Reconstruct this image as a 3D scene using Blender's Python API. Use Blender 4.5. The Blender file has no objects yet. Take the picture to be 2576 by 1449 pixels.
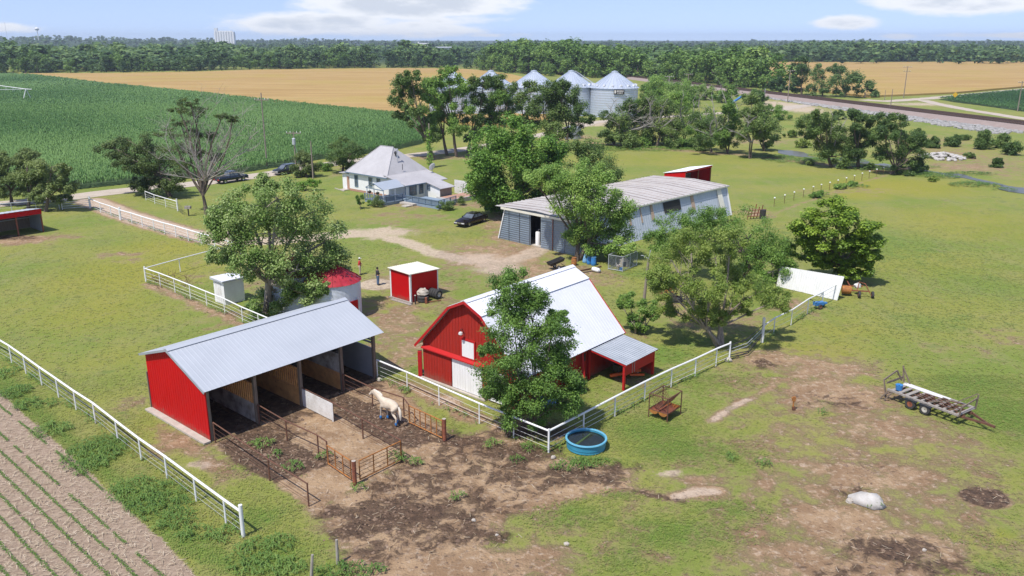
import bpy, math, random
import numpy as np
from mathutils import Vector, Matrix, Quaternion

random.seed(7)
rng = np.random.default_rng(7)
R = math.radians
SC = bpy.context.scene
COL = SC.collection

# ------------------------------------------------------------------ camera, world, sun, exposure
CAM_H = 23.0
FPX, HORIZON = 2080.0, 100.0            # focal length and horizon row, in pixels of a 2576 x 1449 picture
PITCH = math.atan((724.5 - HORIZON) / FPX)
cam_d = bpy.data.cameras.new('camera')
cam_d.sensor_width = 36.0
cam_d.lens = FPX * 36.0 / 2576.0
cam_d.clip_start, cam_d.clip_end = 0.5, 30000.0
cam = bpy.data.objects.new('camera', cam_d)
COL.objects.link(cam)
cam.location = (0, 0, CAM_H)
cam.rotation_euler = (math.pi / 2 - PITCH, 0, 0)
SC.camera = cam

SHADOW_AZ, SUN_EL = 51.0, 61.0          # the way shadows fall (degrees from +X), sun height
sun_d = bpy.data.lights.new('sun', 'SUN')
sun_d.energy = 4.4
sun_d.angle = R(0.53)
sun_d.color = (1.0, 0.955, 0.89)
sun = bpy.data.objects.new('sun', sun_d)
COL.objects.link(sun)
sdir = Vector((math.cos(R(SUN_EL)) * math.cos(R(SHADOW_AZ)), math.cos(R(SUN_EL)) * math.sin(R(SHADOW_AZ)), -math.sin(R(SUN_EL))))
sun.rotation_euler = sdir.to_track_quat('-Z', 'Y').to_euler()

SC.view_settings.view_transform = 'Standard'
SC.view_settings.look = 'None'
SC.view_settings.gamma = 1.0
SC.view_settings.exposure = 0.30
SC.cycles.max_bounces = 8
SC.cycles.transparent_max_bounces = 8
SC.cycles.volume_bounces = 0

def math_n(nt, op, a, b=None, clamp=False):
    n = nt.nodes.new('ShaderNodeMath'); n.operation = op; n.use_clamp = clamp
    for i, x in enumerate((a, b)):
        if x is None: continue
        if isinstance(x, (int, float)): n.inputs[i].default_value = x
        else: nt.links.new(x, n.inputs[i])
    return n.outputs[0]

def mapr(nt, x, a, b, c=0.0, d=1.0, smooth=True):
    n = nt.nodes.new('ShaderNodeMapRange')
    n.interpolation_type = 'SMOOTHSTEP' if smooth else 'LINEAR'
    nt.links.new(x, n.inputs['Value'])
    n.inputs['From Min'].default_value = a; n.inputs['From Max'].default_value = b
    n.inputs['To Min'].default_value = c; n.inputs['To Max'].default_value = d
    return n.outputs['Result']

def mixc(nt, fac, a, b):
    n = nt.nodes.new('ShaderNodeMix'); n.data_type = 'RGBA'
    if isinstance(fac, (int, float)): n.inputs[0].default_value = fac
    else: nt.links.new(fac, n.inputs[0])
    for i, x in ((6, a), (7, b)):
        if isinstance(x, (tuple, list)): n.inputs[i].default_value = (*x[:3], 1)
        else: nt.links.new(x, n.inputs[i])
    return n.outputs[2]

def noise(nt, vec, scale, detail=4.0, rough=0.6, lac=2.0, dist=0.0):
    n = nt.nodes.new('ShaderNodeTexNoise')
    n.inputs['Scale'].default_value = scale; n.inputs['Detail'].default_value = detail
    n.inputs['Roughness'].default_value = rough; n.inputs['Distortion'].default_value = dist
    if vec is not None: nt.links.new(vec, n.inputs['Vector'])
    return n.outputs['Fac']

def setup_world():
    w = bpy.data.worlds.new('World'); SC.world = w; w.use_nodes = True
    nt = w.node_tree; nt.nodes.clear()
    out = nt.nodes.new('ShaderNodeOutputWorld'); bg = nt.nodes.new('ShaderNodeBackground')
    sky = nt.nodes.new('ShaderNodeTexSky'); sky.sky_type = 'NISHITA'
    sky.sun_disc = False
    sky.sun_elevation = R(SUN_EL)
    sky.sun_rotation = R(90 - (SHADOW_AZ + 180))
    sky.air_density, sky.dust_density, sky.ozone_density = 1.0, 0.3, 2.0
    tc = nt.nodes.new('ShaderNodeTexCoord')
    # look a little higher in the sky: the air near the horizon is clear and blue on this day
    add = nt.nodes.new('ShaderNodeVectorMath'); add.operation = 'ADD'
    nt.links.new(tc.outputs['Generated'], add.inputs[0]); add.inputs[1].default_value = (0, 0, 0.13)
    nrm = nt.nodes.new('ShaderNodeVectorMath'); nrm.operation = 'NORMALIZE'
    nt.links.new(add.outputs[0], nrm.inputs[0]); nt.links.new(nrm.outputs[0], sky.inputs['Vector'])
    sep = nt.nodes.new('ShaderNodeSeparateXYZ'); nt.links.new(tc.outputs['Generated'], sep.inputs[0])
    X, Y, Z = sep.outputs
    az = math_n(nt, 'ARCTAN2', X, Y)                # 0 straight ahead of the farm, + to the right
    el = math_n(nt, 'ARCSINE', Z)
    comb = nt.nodes.new('ShaderNodeCombineXYZ')
    nt.links.new(az, comb.inputs[0]); nt.links.new(math_n(nt, 'MULTIPLY', el, 3.2), comb.inputs[1])
    v = comb.outputs[0]
    n1 = noise(nt, v, 9.0, 7.0, 0.58, dist=0.25)
    n2 = noise(nt, v, 26.0, 6.0, 0.55)
    # cumulus banks: (azimuth, elevation, half width, half height, weight) in radians
    banks = [(-0.225, 0.019, 0.105, 0.013, 1.0), (-0.115, 0.039, 0.125, 0.017, 1.2), (-0.13, 0.012, 0.12, 0.010, .75), (-.06, .022, .06, .008, .7),
             (-0.56, 0.012, 0.06, 0.006, 0.9), (0.475, 0.037, 0.085, 0.013, 1.05), (0.365, 0.017, 0.035, 0.009, .8),
             (0.55, 0.0045, 0.09, 0.0035, 0.9), (0.42, 0.0035, 0.02, 0.0035, 0.7), (-0.30, .046, .05, .006, .7), (0.0, 0.005, 0.06, 0.003, .6),
             (0.95, 0.10, 0.4, 0.04, .9), (-0.95, .13, .4, .05, .9), (0.1, .25, .5, .06, .9), (2.4, .2, .7, .07, .9), (-2.3, .25, .7, .08, .9)]
    acc = None
    for (a, e, wa, we, k) in banks:
        dx = math_n(nt, 'DIVIDE', math_n(nt, 'SUBTRACT', az, a), wa)
        dy = math_n(nt, 'DIVIDE', math_n(nt, 'SUBTRACT', el, e), we)
        d = math_n(nt, 'SQRT', math_n(nt, 'ADD', math_n(nt, 'MULTIPLY', dx, dx), math_n(nt, 'MULTIPLY', dy, dy)))
        m = math_n(nt, 'MULTIPLY', mapr(nt, d, 1.6, 0.3), k)
        acc = m if acc is None else math_n(nt, 'MAXIMUM', acc, m)
    s = math_n(nt, 'ADD', acc, math_n(nt, 'MULTIPLY', math_n(nt, 'SUBTRACT', n1, 0.5), 1.5))
    s = math_n(nt, 'ADD', s, math_n(nt, 'MULTIPLY', math_n(nt, 'SUBTRACT', n2, 0.5), 0.9))
    cov = mapr(nt, s, 0.26, 0.80)
    cov = math_n(nt, 'MULTIPLY', cov, mapr(nt, acc, 0.02, 0.2))
    thick = mapr(nt, s, 0.80, 1.25)
    ccol = mixc(nt, thick, (5.8, 5.85, 5.95), (4.0, 4.25, 4.65))
    base = mixc(nt, 1.0, sky.outputs[0], sky.outputs[0])
    tint = nt.nodes.new('ShaderNodeMix'); tint.data_type = 'RGBA'; tint.blend_type = 'MULTIPLY'
    tint.inputs[0].default_value = 1.0
    nt.links.new(base, tint.inputs[6]); tint.inputs[7].default_value = (1.12, 0.99, 1.06, 1)
    fin = mixc(nt, math_n(nt, 'MULTIPLY', cov, 0.86), tint.outputs[2], ccol)
    nt.links.new(fin, bg.inputs['Color']); bg.inputs['Strength'].default_value = 0.145
    nt.links.new(bg.outputs[0], out.inputs['Surface'])
setup_world()

# ------------------------------------------------------------------ surveying the ground from the photograph
_c, _s = math.cos(PITCH), math.sin(PITCH)
def G(px, py, z=0.0):
    u = (px - 1288.0) / FPX; v = (724.5 - py) / FPX
    r = (u, _c + v * _s, -_s + v * _c)
    t = (z - CAM_H) / r[2]
    return Vector((r[0] * t, r[1] * t, z))
def SCL(p):                                          # pixels per metre at a place
    return FPX / (p[1] * _c - (p[2] - CAM_H) * _s)
def top_z(base, py):                                 # height over the ground point at which row py is met
    lo, hi = -5.0, 90.0
    for _ in range(50):
        m = (lo + hi) / 2
        d = base[1] * _c - (m - CAM_H) * _s; up = base[1] * _s + (m - CAM_H) * _c
        if 724.5 - FPX * up / d > py: lo = m
        else: hi = m
    return lo

FARM_AZ = 49.1
def axes(az):
    u = Vector((math.cos(R(az)), math.sin(R(az)), 0)); v = Vector((u.y, -u.x, 0)); return u, v
U, V = axes(FARM_AZ)
def frame(o, u=U, v=V):
    m = Matrix.Identity(4)
    for i in range(3):
        m[i][0], m[i][1], m[i][2], m[i][3] = u[i], v[i], (0, 0, 1)[i], o[i]
    return m
def rotframe(o, az, s=1.0):
    return Matrix.Translation(o) @ Matrix.Rotation(R(az), 4, 'Z') @ Matrix.Scale(s, 4)

# ------------------------------------------------------------------ mesh builder
class MB:
    def __init__(s, M=None):
        s.v, s.f = [], []
        s.M = M if M is not None else Matrix.Identity(4)
    def add(s, vs, fs):
        o = len(s.v); flip = s.M.to_3x3().determinant() < 0
        s.v += [s.M @ Vector(p) for p in vs]
        for f in fs:
            f = [i + o for i in f]
            s.f.append(f[::-1] if flip else f)
        return s
    def box(s, x0, y0, z0, x1, y1, z1):
        return s.add([(x0,y0,z0),(x1,y0,z0),(x1,y1,z0),(x0,y1,z0),(x0,y0,z1),(x1,y0,z1),(x1,y1,z1),(x0,y1,z1)],
                     [(0,3,2,1),(4,5,6,7),(0,1,5,4),(1,2,6,5),(2,3,7,6),(3,0,4,7)])
    def beam(s, a, b, w, h, up=(0,0,1)):
        a, b, up = Vector(a), Vector(b), Vector(up)
        d = (b - a).normalized(); x = d.cross(up)
        if x.length < 1e-4: x = d.cross(Vector((1,0,0)))
        x.normalize(); y = x.cross(d)
        x *= w / 2; y *= h / 2
        vs = [a-x-y, a+x-y, a+x+y, a-x+y, b-x-y, b+x-y, b+x+y, b-x+y]
        return s.add(vs, [(0,1,2,3),(7,6,5,4),(0,4,5,1),(1,5,6,2),(2,6,7,3),(3,7,4,0)])
    def tube(s, pts, r, n=8, cap=True):
        pts = [Vector(p) for p in pts]; k = len(pts)
        rs = r if isinstance(r, (list, tuple)) else [r] * k
        vs, fs = [], []; prev = None
        for i, p in enumerate(pts):
            d = (pts[min(i+1,k-1)] - pts[max(i-1,0)])
            d = d.normalized() if d.length > 1e-9 else Vector((0,0,1))
            if prev is None:
                x = d.cross(Vector((0,0,1)))
                if x.length < 1e-3: x = Vector((1,0,0))
            else:
                x = prev - d * prev.dot(d)
                if x.length < 1e-4: x = d.cross(Vector((0,1,0)))
            x.normalize(); prev = x; y = d.cross(x)
            for j in range(n):
                a = 2 * math.pi * j / n
                vs.append(p + (x * math.cos(a) + y * math.sin(a)) * rs[i])
        for i in range(k - 1):
            for j in range(n):
                a, b = i*n+j, i*n+(j+1) % n
                fs.append((a, b, b+n, a+n))
        if cap:
            fs.append(tuple(range(n))[::-1]); fs.append(tuple(range((k-1)*n, k*n)))
        return s.add(vs, fs)
    def lathe(s, prof, c=(0,0,0), n=24, axis='z', cap=False):
        vs, fs = [], []
        for (r, z) in prof:
            for j in range(n):
                a = 2*math.pi*j/n; x, y = r*math.cos(a), r*math.sin(a)
                p = {'z':(x,y,z),'y':(x,z,y),'x':(z,x,y)}[axis]
                vs.append((c[0]+p[0], c[1]+p[1], c[2]+p[2]))
        k = len(prof)
        for i in range(k-1):
            for j in range(n):
                a, b = i*n+j, i*n+(j+1) % n
                fs.append((a, b, b+n, a+n))
        if cap:
            fs.append(tuple(range(n))[::-1]); fs.append(tuple(range((k-1)*n, k*n)))
        return s.add(vs, fs)
    def slab(s, poly, vec):
        poly = [Vector(p) for p in poly]; vec = Vector(vec); n = len(poly)
        fs = [tuple(range(n))[::-1], tuple(range(n, 2*n))]
        fs += [(i, (i+1) % n, (i+1) % n + n, i + n) for i in range(n)]
        return s.add(poly + [p + vec for p in poly], fs)
    def ribs(s, a, b, c, d, n, h=0.025, w=0.22, t=0.012):
        """sheet a-b-c-d, thickness t, with n raised ribs running a->d ... b->c"""
        a, b, c, d = map(Vector, (a, b, c, d))
        nr = (b-a).cross(d-a).normalized()
        if (s.M.to_3x3() @ nr).z < 0: nr = -nr
        vs, fs = [], []
        for i in range(n):
            for q, hh in ((0, 0), (.5-w/2-.06, 0), (.5-w/2, h), (.5+w/2, h), (.5+w/2+.06, 0)):
                f = (i + q) / n
                vs.append(a.lerp(b, f) + nr * hh); vs.append(d.lerp(c, f) + nr * hh)
        vs.append(b.copy()); vs.append(c.copy())
        m = len(vs) // 2
        for i in range(m - 1): fs.append((2*i, 2*i+2, 2*i+3, 2*i+1))
        s.add(vs, fs)
        lo = [p - nr * t for p in (a, b, c, d)]
        s.add(lo + [a, b, c, d], [(0,3,2,1),(0,1,5,4),(1,2,6,5),(2,3,7,6),(3,0,4,7)])
        return s
    def rock(s, c, r, seed=0, flat=.7):
        rd = random.Random(seed); vs, fs = [], []
        n, k = 9, 6
        for i in range(k):
            ph = math.pi * (i + .02) / (k - 1 + .04)
            for j in range(n):
                a = 2*math.pi*j/n + .3*i; q = rd.uniform(.82, 1.14)
                vs.append((c[0]+r[0]*q*math.sin(ph)*math.cos(a), c[1]+r[1]*q*math.sin(ph)*math.sin(a), c[2]+r[2]*q*math.cos(ph)))
        for i in range(k-1):
            for j in range(n):
                a, b = i*n+j, i*n+(j+1) % n
                fs.append((a, a+n, b+n, b))
        fs.append(tuple(range(n))); fs.append(tuple(range((k-1)*n, k*n))[::-1])
        return s.add(vs, fs)
    def build(s, name, m, parent=None, smooth=False, local=False):
        me = bpy.data.meshes.new(name)
        off = Vector((0,0,0))
        if parent is not None and not local: off = ORG.get(parent.name, Vector((0,0,0)))
        me.from_pydata([tuple(p - off) for p in s.v], [], s.f)
        me.materials.append(m)
        if smooth:
            me.polygons.foreach_set('use_smooth', [True]*len(me.polygons))
            try: me.set_sharp_from_angle(angle=R(40))
            except Exception: pass
        o = bpy.data.objects.new(name, me); COL.objects.link(o)
        if parent is not None: o.parent = parent
        ORG[o.name] = off
        return o
ORG = {}

def thing(name, loc, label, cat, group=None, az=0.0):
    o = bpy.data.objects.new(name, None); COL.objects.link(o)
    o.empty_display_size = 0.2
    o.location = loc; o.rotation_euler = (0, 0, R(az))
    ORG[o.name] = Vector(loc)
    tag(o, label, cat, group); return o
def tag(o, label=None, cat=None, group=None, kind=None):
    if label: o['label'] = label
    if cat: o['category'] = cat
    if group: o['group'] = group
    if kind: o['kind'] = kind
    return o
def copy_tree(o, parent=None):
    c = o.copy(); COL.objects.link(c)
    if parent is not None: c.parent = parent
    for ch in list(o.children): copy_tree(ch, c)
    return c

def np_mesh(name, verts, quads, m, tint=None, parent=None, link=True, k=4):
    me = bpy.data.meshes.new(name)
    n, q = len(verts), len(quads)
    me.vertices.add(n); me.vertices.foreach_set('co', np.ascontiguousarray(verts, dtype=np.float32).ravel())
    me.loops.add(q*k); me.loops.foreach_set('vertex_index', np.ascontiguousarray(quads, dtype=np.int32).ravel())
    me.polygons.add(q); me.polygons.foreach_set('loop_start', np.arange(0, q*k, k, dtype=np.int32))
    if tint is not None:
        at = me.attributes.new('tint', 'FLOAT', 'POINT'); at.data.foreach_set('value', np.ascontiguousarray(tint, dtype=np.float32))
    me.update(calc_edges=True); me.validate()
    if m is not None: me.materials.append(m)
    if not link: return me
    o = bpy.data.objects.new(name, me); COL.objects.link(o)
    if parent is not None: o.parent = parent
    return o

# ------------------------------------------------------------------ materials
def mat_base(name):
    m = bpy.data.materials.new(name); m.use_nodes = True
    nt = m.node_tree; b = nt.nodes['Principled BSDF']
    return m, nt, b
def mat(name, col, rough=0.6, metal=0.0, col2=None, scale=3.0, amount=0.5, stretch=(1,1,1), bump=0.0, bscale=None, spec=0.5, fine=None, splash=None):
    """a surface whose colour drifts between col and col2 by world noise, with optional bump and fine speckle"""
    m, nt, b = mat_base(name)
    tc = nt.nodes.new('ShaderNodeTexCoord'); mp = nt.nodes.new('ShaderNodeMapping')
    mp.inputs['Scale'].default_value = stretch
    nt.links.new(tc.outputs['Object'], mp.inputs[0]); vec = mp.outputs[0]
    if col2 is None: col2 = tuple(c * 0.8 for c in col)
    f = noise(nt, vec, scale, 6.0, 0.65)
    f = mapr(nt, f, 0.5 - 0.32 / max(amount, .05) * .5, 0.5 + 0.32 / max(amount, .05) * .5)
    c = mixc(nt, f, col, col2)
    if fine:
        g = mapr(nt, noise(nt, vec, fine[0], 5.0, 0.7), 0.54, 0.70)
        c = mixc(nt, math_n(nt, 'MULTIPLY', g, fine[2]), c, fine[1])
    if splash:                                         # mud thrown up on the foot of a wall
        sp = nt.nodes.new('ShaderNodeSeparateXYZ'); nt.links.new(tc.outputs['Object'], sp.inputs[0])
        hgt = math_n(nt, 'ADD', sp.outputs[2], math_n(nt, 'MULTIPLY', math_n(nt, 'SUBTRACT', noise(nt, tc.outputs['Object'], 2.6, 6, .7), .5), 1.6))
        c = mixc(nt, mapr(nt, hgt, splash[0], 0.0, 0.0, splash[2]), c, splash[1])
    nt.links.new(c, b.inputs['Base Color'])
    b.inputs['Roughness'].default_value = rough; b.inputs['Metallic'].default_value = metal
    b.inputs['Specular IOR Level'].default_value = spec
    if bump > 0:
        bn = nt.nodes.new('ShaderNodeBump'); bn.inputs['Strength'].default_value = bump; bn.inputs['Distance'].default_value = 0.03
        nt.links.new(noise(nt, vec, bscale or scale * 4, 5.0, .6), bn.inputs['Height']); nt.links.new(bn.outputs[0], b.inputs['Normal'])
    return m
def mat_leaf(name, a, b_, c, trans=0.25, rough=0.55):
    m, nt, b = mat_base(name)
    at = nt.nodes.new('ShaderNodeAttribute'); at.attribute_name = 'tint'
    cr = nt.nodes.new('ShaderNodeValToRGB')
    e = cr.color_ramp.elements
    e[0].position, e[0].color = 0.0, (*a, 1); e[1].position, e[1].color = 1.0, (*c, 1)
    x = e.new(0.5); x.color = (*b_, 1)
    oi = nt.nodes.new('ShaderNodeObjectInfo')
    f = math_n(nt, 'ADD', at.outputs['Fac'], math_n(nt, 'MULTIPLY', math_n(nt, 'SUBTRACT', oi.outputs['Random'], .5), .55), clamp=True)
    nt.links.new(f, cr.inputs[0])
    nt.links.new(cr.outputs[0], b.inputs['Base Color'])
    b.inputs['Roughness'].default_value = rough; b.inputs['Specular IOR Level'].default_value = 0.25
    tr = nt.nodes.new('ShaderNodeBsdfTranslucent')     # a leaf reflects its colour and lets part of it through
    nt.links.new(mixc(nt, trans, (0, 0, 0), cr.outputs[0]), tr.inputs['Color'])
    mx = nt.nodes.new('ShaderNodeAddShader')
    out = nt.nodes['Material Output']
    nt.links.new(b.outputs[0], mx.inputs[0]); nt.links.new(tr.outputs[0], mx.inputs[1]); nt.links.new(mx.outputs[0], out.inputs['Surface'])
    return m

M_ = {}
M_['white_paint'] = mat('white_paint', (.80,.80,.79), .45, col2=(.66,.66,.64), scale=1.5, amount=.4)
M_['old_white'] = mat('old_white_paint', (.78,.78,.77), .6, col2=(.50,.47,.43), scale=1.6, amount=.45, fine=(9, (.42,.38,.33), .5))
M_['siding'] = mat('white_siding', (.78,.78,.78), .55, col2=(.68,.68,.67), scale=.6, amount=.4)
M_['red_metal'] = mat('red_metal', (.50,.004,.006), .55, spec=.15, col2=(.42,.006,.008), scale=.5, amount=.5, splash=(.55,(.20,.09,.06),.7))
M_['red_barn'] = mat('red_barn_boards', (.37,.022,.013), .8, spec=.15, col2=(.25,.020,.014), scale=2.2, stretch=(4,4,.25), amount=.6, fine=(14,(.42,.12,.085),.45), splash=(.7,(.20,.10,.07),.75))
M_['red_trim'] = mat('red_trim', (.42,.015,.015), .55, spec=.2, col2=(.40,.02,.02), scale=1.5)
M_['red_roof'] = mat('red_tin_roof', (.26,.012,.022), .45, col2=(.42,.03,.045), scale=1.3, amount=.7)
M_['galv'] = mat('galvalume', (.45,.475,.505), .5, .12, col2=(.40,.425,.455), scale=.35, amount=.5, fine=(1.1,(.40,.43,.46),.45))
M_['galv_old'] = mat('old_galvanised', (.40,.43,.46), .5, .3, col2=(.30,.33,.36), scale=.8, amount=.6)
M_['white_roof'] = mat('white_steel_roof', (.70,.71,.745), .5, col2=(.62,.635,.68), scale=.5, amount=.5, fine=(1.6,(.60,.60,.61),.5))
M_['rust_roof'] = mat('weathered_roof', (.44,.425,.41), .7, .0, col2=(.36,.335,.315), scale=.5, stretch=(1,1,1), amount=.5, fine=(3.0,(.33,.24,.2),.6))
M_['shingle'] = mat('pale_shingles', (.41,.40,.405), .85, col2=(.345,.335,.34), scale=.6, amount=.7, fine=(2.2,(.32,.31,.315),.5))
M_['blue_roof'] = mat('blue_grey_roof', (.33,.37,.42), .55, .0, col2=(.28,.32,.37), scale=.7)
M_['blue_trim'] = mat('blue_grey_paint', (.14,.20,.27), .55, col2=(.11,.16,.22), scale=1.5)
M_['deck_blue'] = mat('blue_grey_deck', (.24,.31,.38), .65, col2=(.19,.25,.31), scale=2)
M_['grey_siding'] = mat('grey_corrugated', (.30,.36,.42), .5, .25, col2=(.24,.29,.34), scale=.8, amount=.5, fine=(5,(.42,.45,.47),.4))
M_['blue_siding'] = mat('pale_blue_siding', (.47,.515,.57), .55, .1, col2=(.40,.44,.49), scale=.6, amount=.5)
M_['rust_stain'] = mat('rust_stain', (.42,.34,.28), .8, col2=(.36,.22,.12), scale=4)
M_['cream'] = mat('cream_paint', (.70,.68,.58), .6, col2=(.6,.57,.47), scale=1.2)
M_['dark_glass'] = mat('window_glass', (.06,.075,.09), .12, col2=(.13,.15,.17), scale=.8, amount=.7, spec=.6)
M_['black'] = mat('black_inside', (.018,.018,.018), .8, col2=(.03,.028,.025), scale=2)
M_['wood'] = mat('weathered_wood', (.21,.165,.125), .85, col2=(.12,.09,.065), scale=2.5, stretch=(5,5,.5), amount=.7)
M_['wood_grey'] = mat('grey_wood', (.34,.31,.275), .9, col2=(.22,.195,.165), scale=2.5, stretch=(4,4,.6), amount=.7)
M_['orange_ply'] = mat('orange_plywood', (.66,.34,.12), .8, col2=(.46,.22,.075), scale=1.2, amount=.7, fine=(3,(.12,.07,.04),.5))
M_['stall_wall'] = mat('stall_wall', (.50,.46,.41), .9, col2=(.20,.17,.14), scale=1.2, amount=.9)
M_['rust'] = mat('rusty_pipe', (.15,.062,.035), .85, col2=(.09,.045,.03), scale=5, amount=.7)
M_['orange_rust'] = mat('orange_gate_paint', (.42,.17,.03), .75, col2=(.22,.085,.03), scale=4, amount=.8)
M_['rust_red'] = mat('rusty_red', (.28,.085,.04), .85, col2=(.14,.05,.03), scale=4, amount=.8)
M_['rubber'] = mat('tyre_rubber', (.025,.025,.026), .85, col2=(.05,.048,.045), scale=6)
M_['iron'] = mat('dark_iron', (.03,.032,.035), .6, .3, col2=(.055,.05,.048), scale=6)
M_['rim'] = mat('pale_rim', (.55,.53,.47), .5, .2, col2=(.40,.36,.30), scale=5)
M_['tank_blue'] = mat('stock_tank_blue', (.03,.22,.35), .45, col2=(.05,.27,.40), scale=2)
M_['rim_blue'] = mat('tank_rim_blue', (.14,.40,.54), .5, col2=(.10,.33,.46), scale=2)
M_['barrel_blue'] = mat('barrel_blue', (.03,.16,.40), .4, col2=(.04,.2,.46), scale=2)
M_['tarp_blue'] = mat('tarp_blue', (.12,.28,.48), .6, col2=(.22,.38,.55), scale=3)
M_['concrete'] = mat('concrete', (.46,.42,.36), .9, col2=(.36,.32,.27), scale=1.5, amount=.7)
M_['brick'] = mat('patio_brick', (.42,.25,.18), .85, col2=(.34,.19,.13), scale=6)
M_['stone'] = mat('pale_stone', (.50,.48,.45), .85, col2=(.36,.34,.31), scale=1.4, amount=.7, bump=.5, bscale=8)
M_['bark'] = mat('bark', (.17,.13,.10), .95, col2=(.09,.07,.055), scale=3, stretch=(4,4,.8), amount=.8)
M_['bark_pale'] = mat('pale_bark', (.34,.29,.24), .95, col2=(.2,.165,.135), scale=3, stretch=(4,4,.8), amount=.8)
M_['deadwood'] = mat('bleached_deadwood', (.37,.34,.31), .95, col2=(.25,.225,.20), scale=3, amount=.7)
M_['pole'] = mat('utility_pole_wood', (.27,.225,.185), .9, col2=(.19,.155,.125), scale=2, stretch=(4,4,.5))
M_['bin_metal'] = mat('bin_steel', (.52,.57,.64), .4, .4, col2=(.46,.51,.58), scale=.25, amount=.4)
M_['bin_white'] = mat('bin_white_steel', (.62,.65,.70), .45, .2, col2=(.54,.57,.62), scale=.6, amount=.5)
M_['orange'] = mat('orange_paint', (.62,.10,.02), .5, col2=(.5,.08,.02), scale=3)
M_['skin'] = mat('skin', (.50,.31,.22), .6, col2=(.44,.26,.18), scale=8)
M_['shirt_red'] = mat('red_shirt', (.50,.02,.025), .8, col2=(.42,.02,.02), scale=6)
M_['shirt_black'] = mat('black_shirt', (.02,.02,.022), .85, col2=(.03,.03,.032), scale=6)
M_['jeans'] = mat('blue_jeans', (.08,.14,.24), .85, col2=(.06,.10,.18), scale=6)
M_['khaki'] = mat('khaki_trousers', (.42,.36,.28), .85, col2=(.36,.30,.22), scale=6)
M_['cap_white'] = mat('white_cap', (.75,.74,.70), .8, scale=6)
M_['hair'] = mat('dark_hair', (.025,.018,.014), .7, scale=9)
M_['horse'] = mat('pale_horse_coat', (.62,.54,.43), .75, col2=(.46,.37,.27), scale=2.5, amount=.5)
M_['mane'] = mat('cream_mane', (.66,.60,.50), .8, scale=8)
M_['boot'] = mat('blue_boot', (.03,.19,.48), .6, scale=6)
M_['dog_coat'] = mat('dog_coat', (.60,.56,.50), .8, col2=(.10,.07,.05), scale=5, amount=.9)
M_['terracotta'] = mat('terracotta', (.30,.13,.085), .8, scale=4)
M_['car_black'] = mat('car_black', (.012,.008,.008), .15, .2, col2=(.02,.012,.012), scale=2, spec=.6)
M_['car_blue'] = mat('car_dark_blue', (.025,.035,.055), .2, .3, scale=2, spec=.6)
M_['car_grey'] = mat('car_dark_grey', (.04,.045,.05), .2, .3, scale=2, spec=.6)
M_['chrome'] = mat('chrome', (.62,.62,.62), .2, .9, scale=4)
M_['lamp_lens'] = mat('headlamp_lens', (.6,.6,.58), .15, scale=4)
M_['amber'] = mat('amber_lens', (.5,.18,.02), .2, scale=4)
M_['door_white'] = mat('door_white', (.78,.78,.77), .6, col2=(.68,.67,.65), scale=1.2, stretch=(3,3,.4), amount=.5)
M_['seam'] = mat('rusty_seam', (.31,.25,.225), .85, col2=(.42,.38,.36), scale=1.0, amount=.8)
# ------------------------------------------------------------------ ground: what grows or is worn where (all in metres on the ground)
def E(px, py, rx, ry, s=1.0, soft=.85):               # an elliptical patch
    c = G(px, py); ax = (G(px + rx, py) - c).length; ay = max(.3, (G(px, py - ry).y - G(px, py + ry).y) / 2)
    return ('e', c.x, c.y, ax, ay, s, soft)
def PL(pts, w, s=1.0, soft=.8):                      # a worn path of width w
    return ('l', [(G(*p).x, G(*p).y) for p in pts], w, s, soft)
def PG(pts, s=1.0, soft=1.0):                        # a polygon
    return ('p', [(G(*p).x, G(*p).y) for p in pts], s, soft)
def sstep(x): x = np.clip(x, 0, 1); return x * x * (3 - 2 * x)
def segdist(X, Y, a, b):
    ax, ay = a; bx, by = b; dx, dy = bx - ax, by - ay
    t = np.clip(((X - ax) * dx + (Y - ay) * dy) / (dx * dx + dy * dy + 1e-9), 0, 1)
    return np.hypot(X - ax - t * dx, Y - ay - t * dy)
def inpoly(X, Y, P):
    ins = np.zeros(X.shape, bool); n = len(P)
    for i in range(n):
        (x0, y0), (x1, y1) = P[i], P[(i + 1) % n]
        c = ((y0 > Y) != (y1 > Y)) & (X < (x1 - x0) * (Y - y0) / (y1 - y0 + 1e-12) + x0)
        ins ^= c
    return ins
def field(X, Y, shapes):
    out = np.zeros(X.shape)
    for sh in shapes:
        if sh[0] == 'e':
            _, cx, cy, ax, ay, s, soft = sh
            d = np.hypot((X - cx) / ax, (Y - cy) / ay)
            m = sstep((1 + soft - d) / (2 * soft)) * s
        elif sh[0] == 'l':
            _, pts, w, s, soft = sh
            d = np.full(X.shape, 1e9)
            for a, b in zip(pts[:-1], pts[1:]): d = np.minimum(d, segdist(X, Y, a, b))
            m = sstep((w / 2 + soft - d) / (2 * soft)) * s
        else:
            _, pts, s, soft = sh
            d = np.full(X.shape, 1e9)
            for i in range(len(pts)): d = np.minimum(d, segdist(X, Y, pts[i], pts[(i + 1) % len(pts)]))
            d = np.where(inpoly(X, Y, pts), -d, d)
            m = sstep((soft - d) / (2 * soft)) * s
        out = np.maximum(out, m)
    return out

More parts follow.
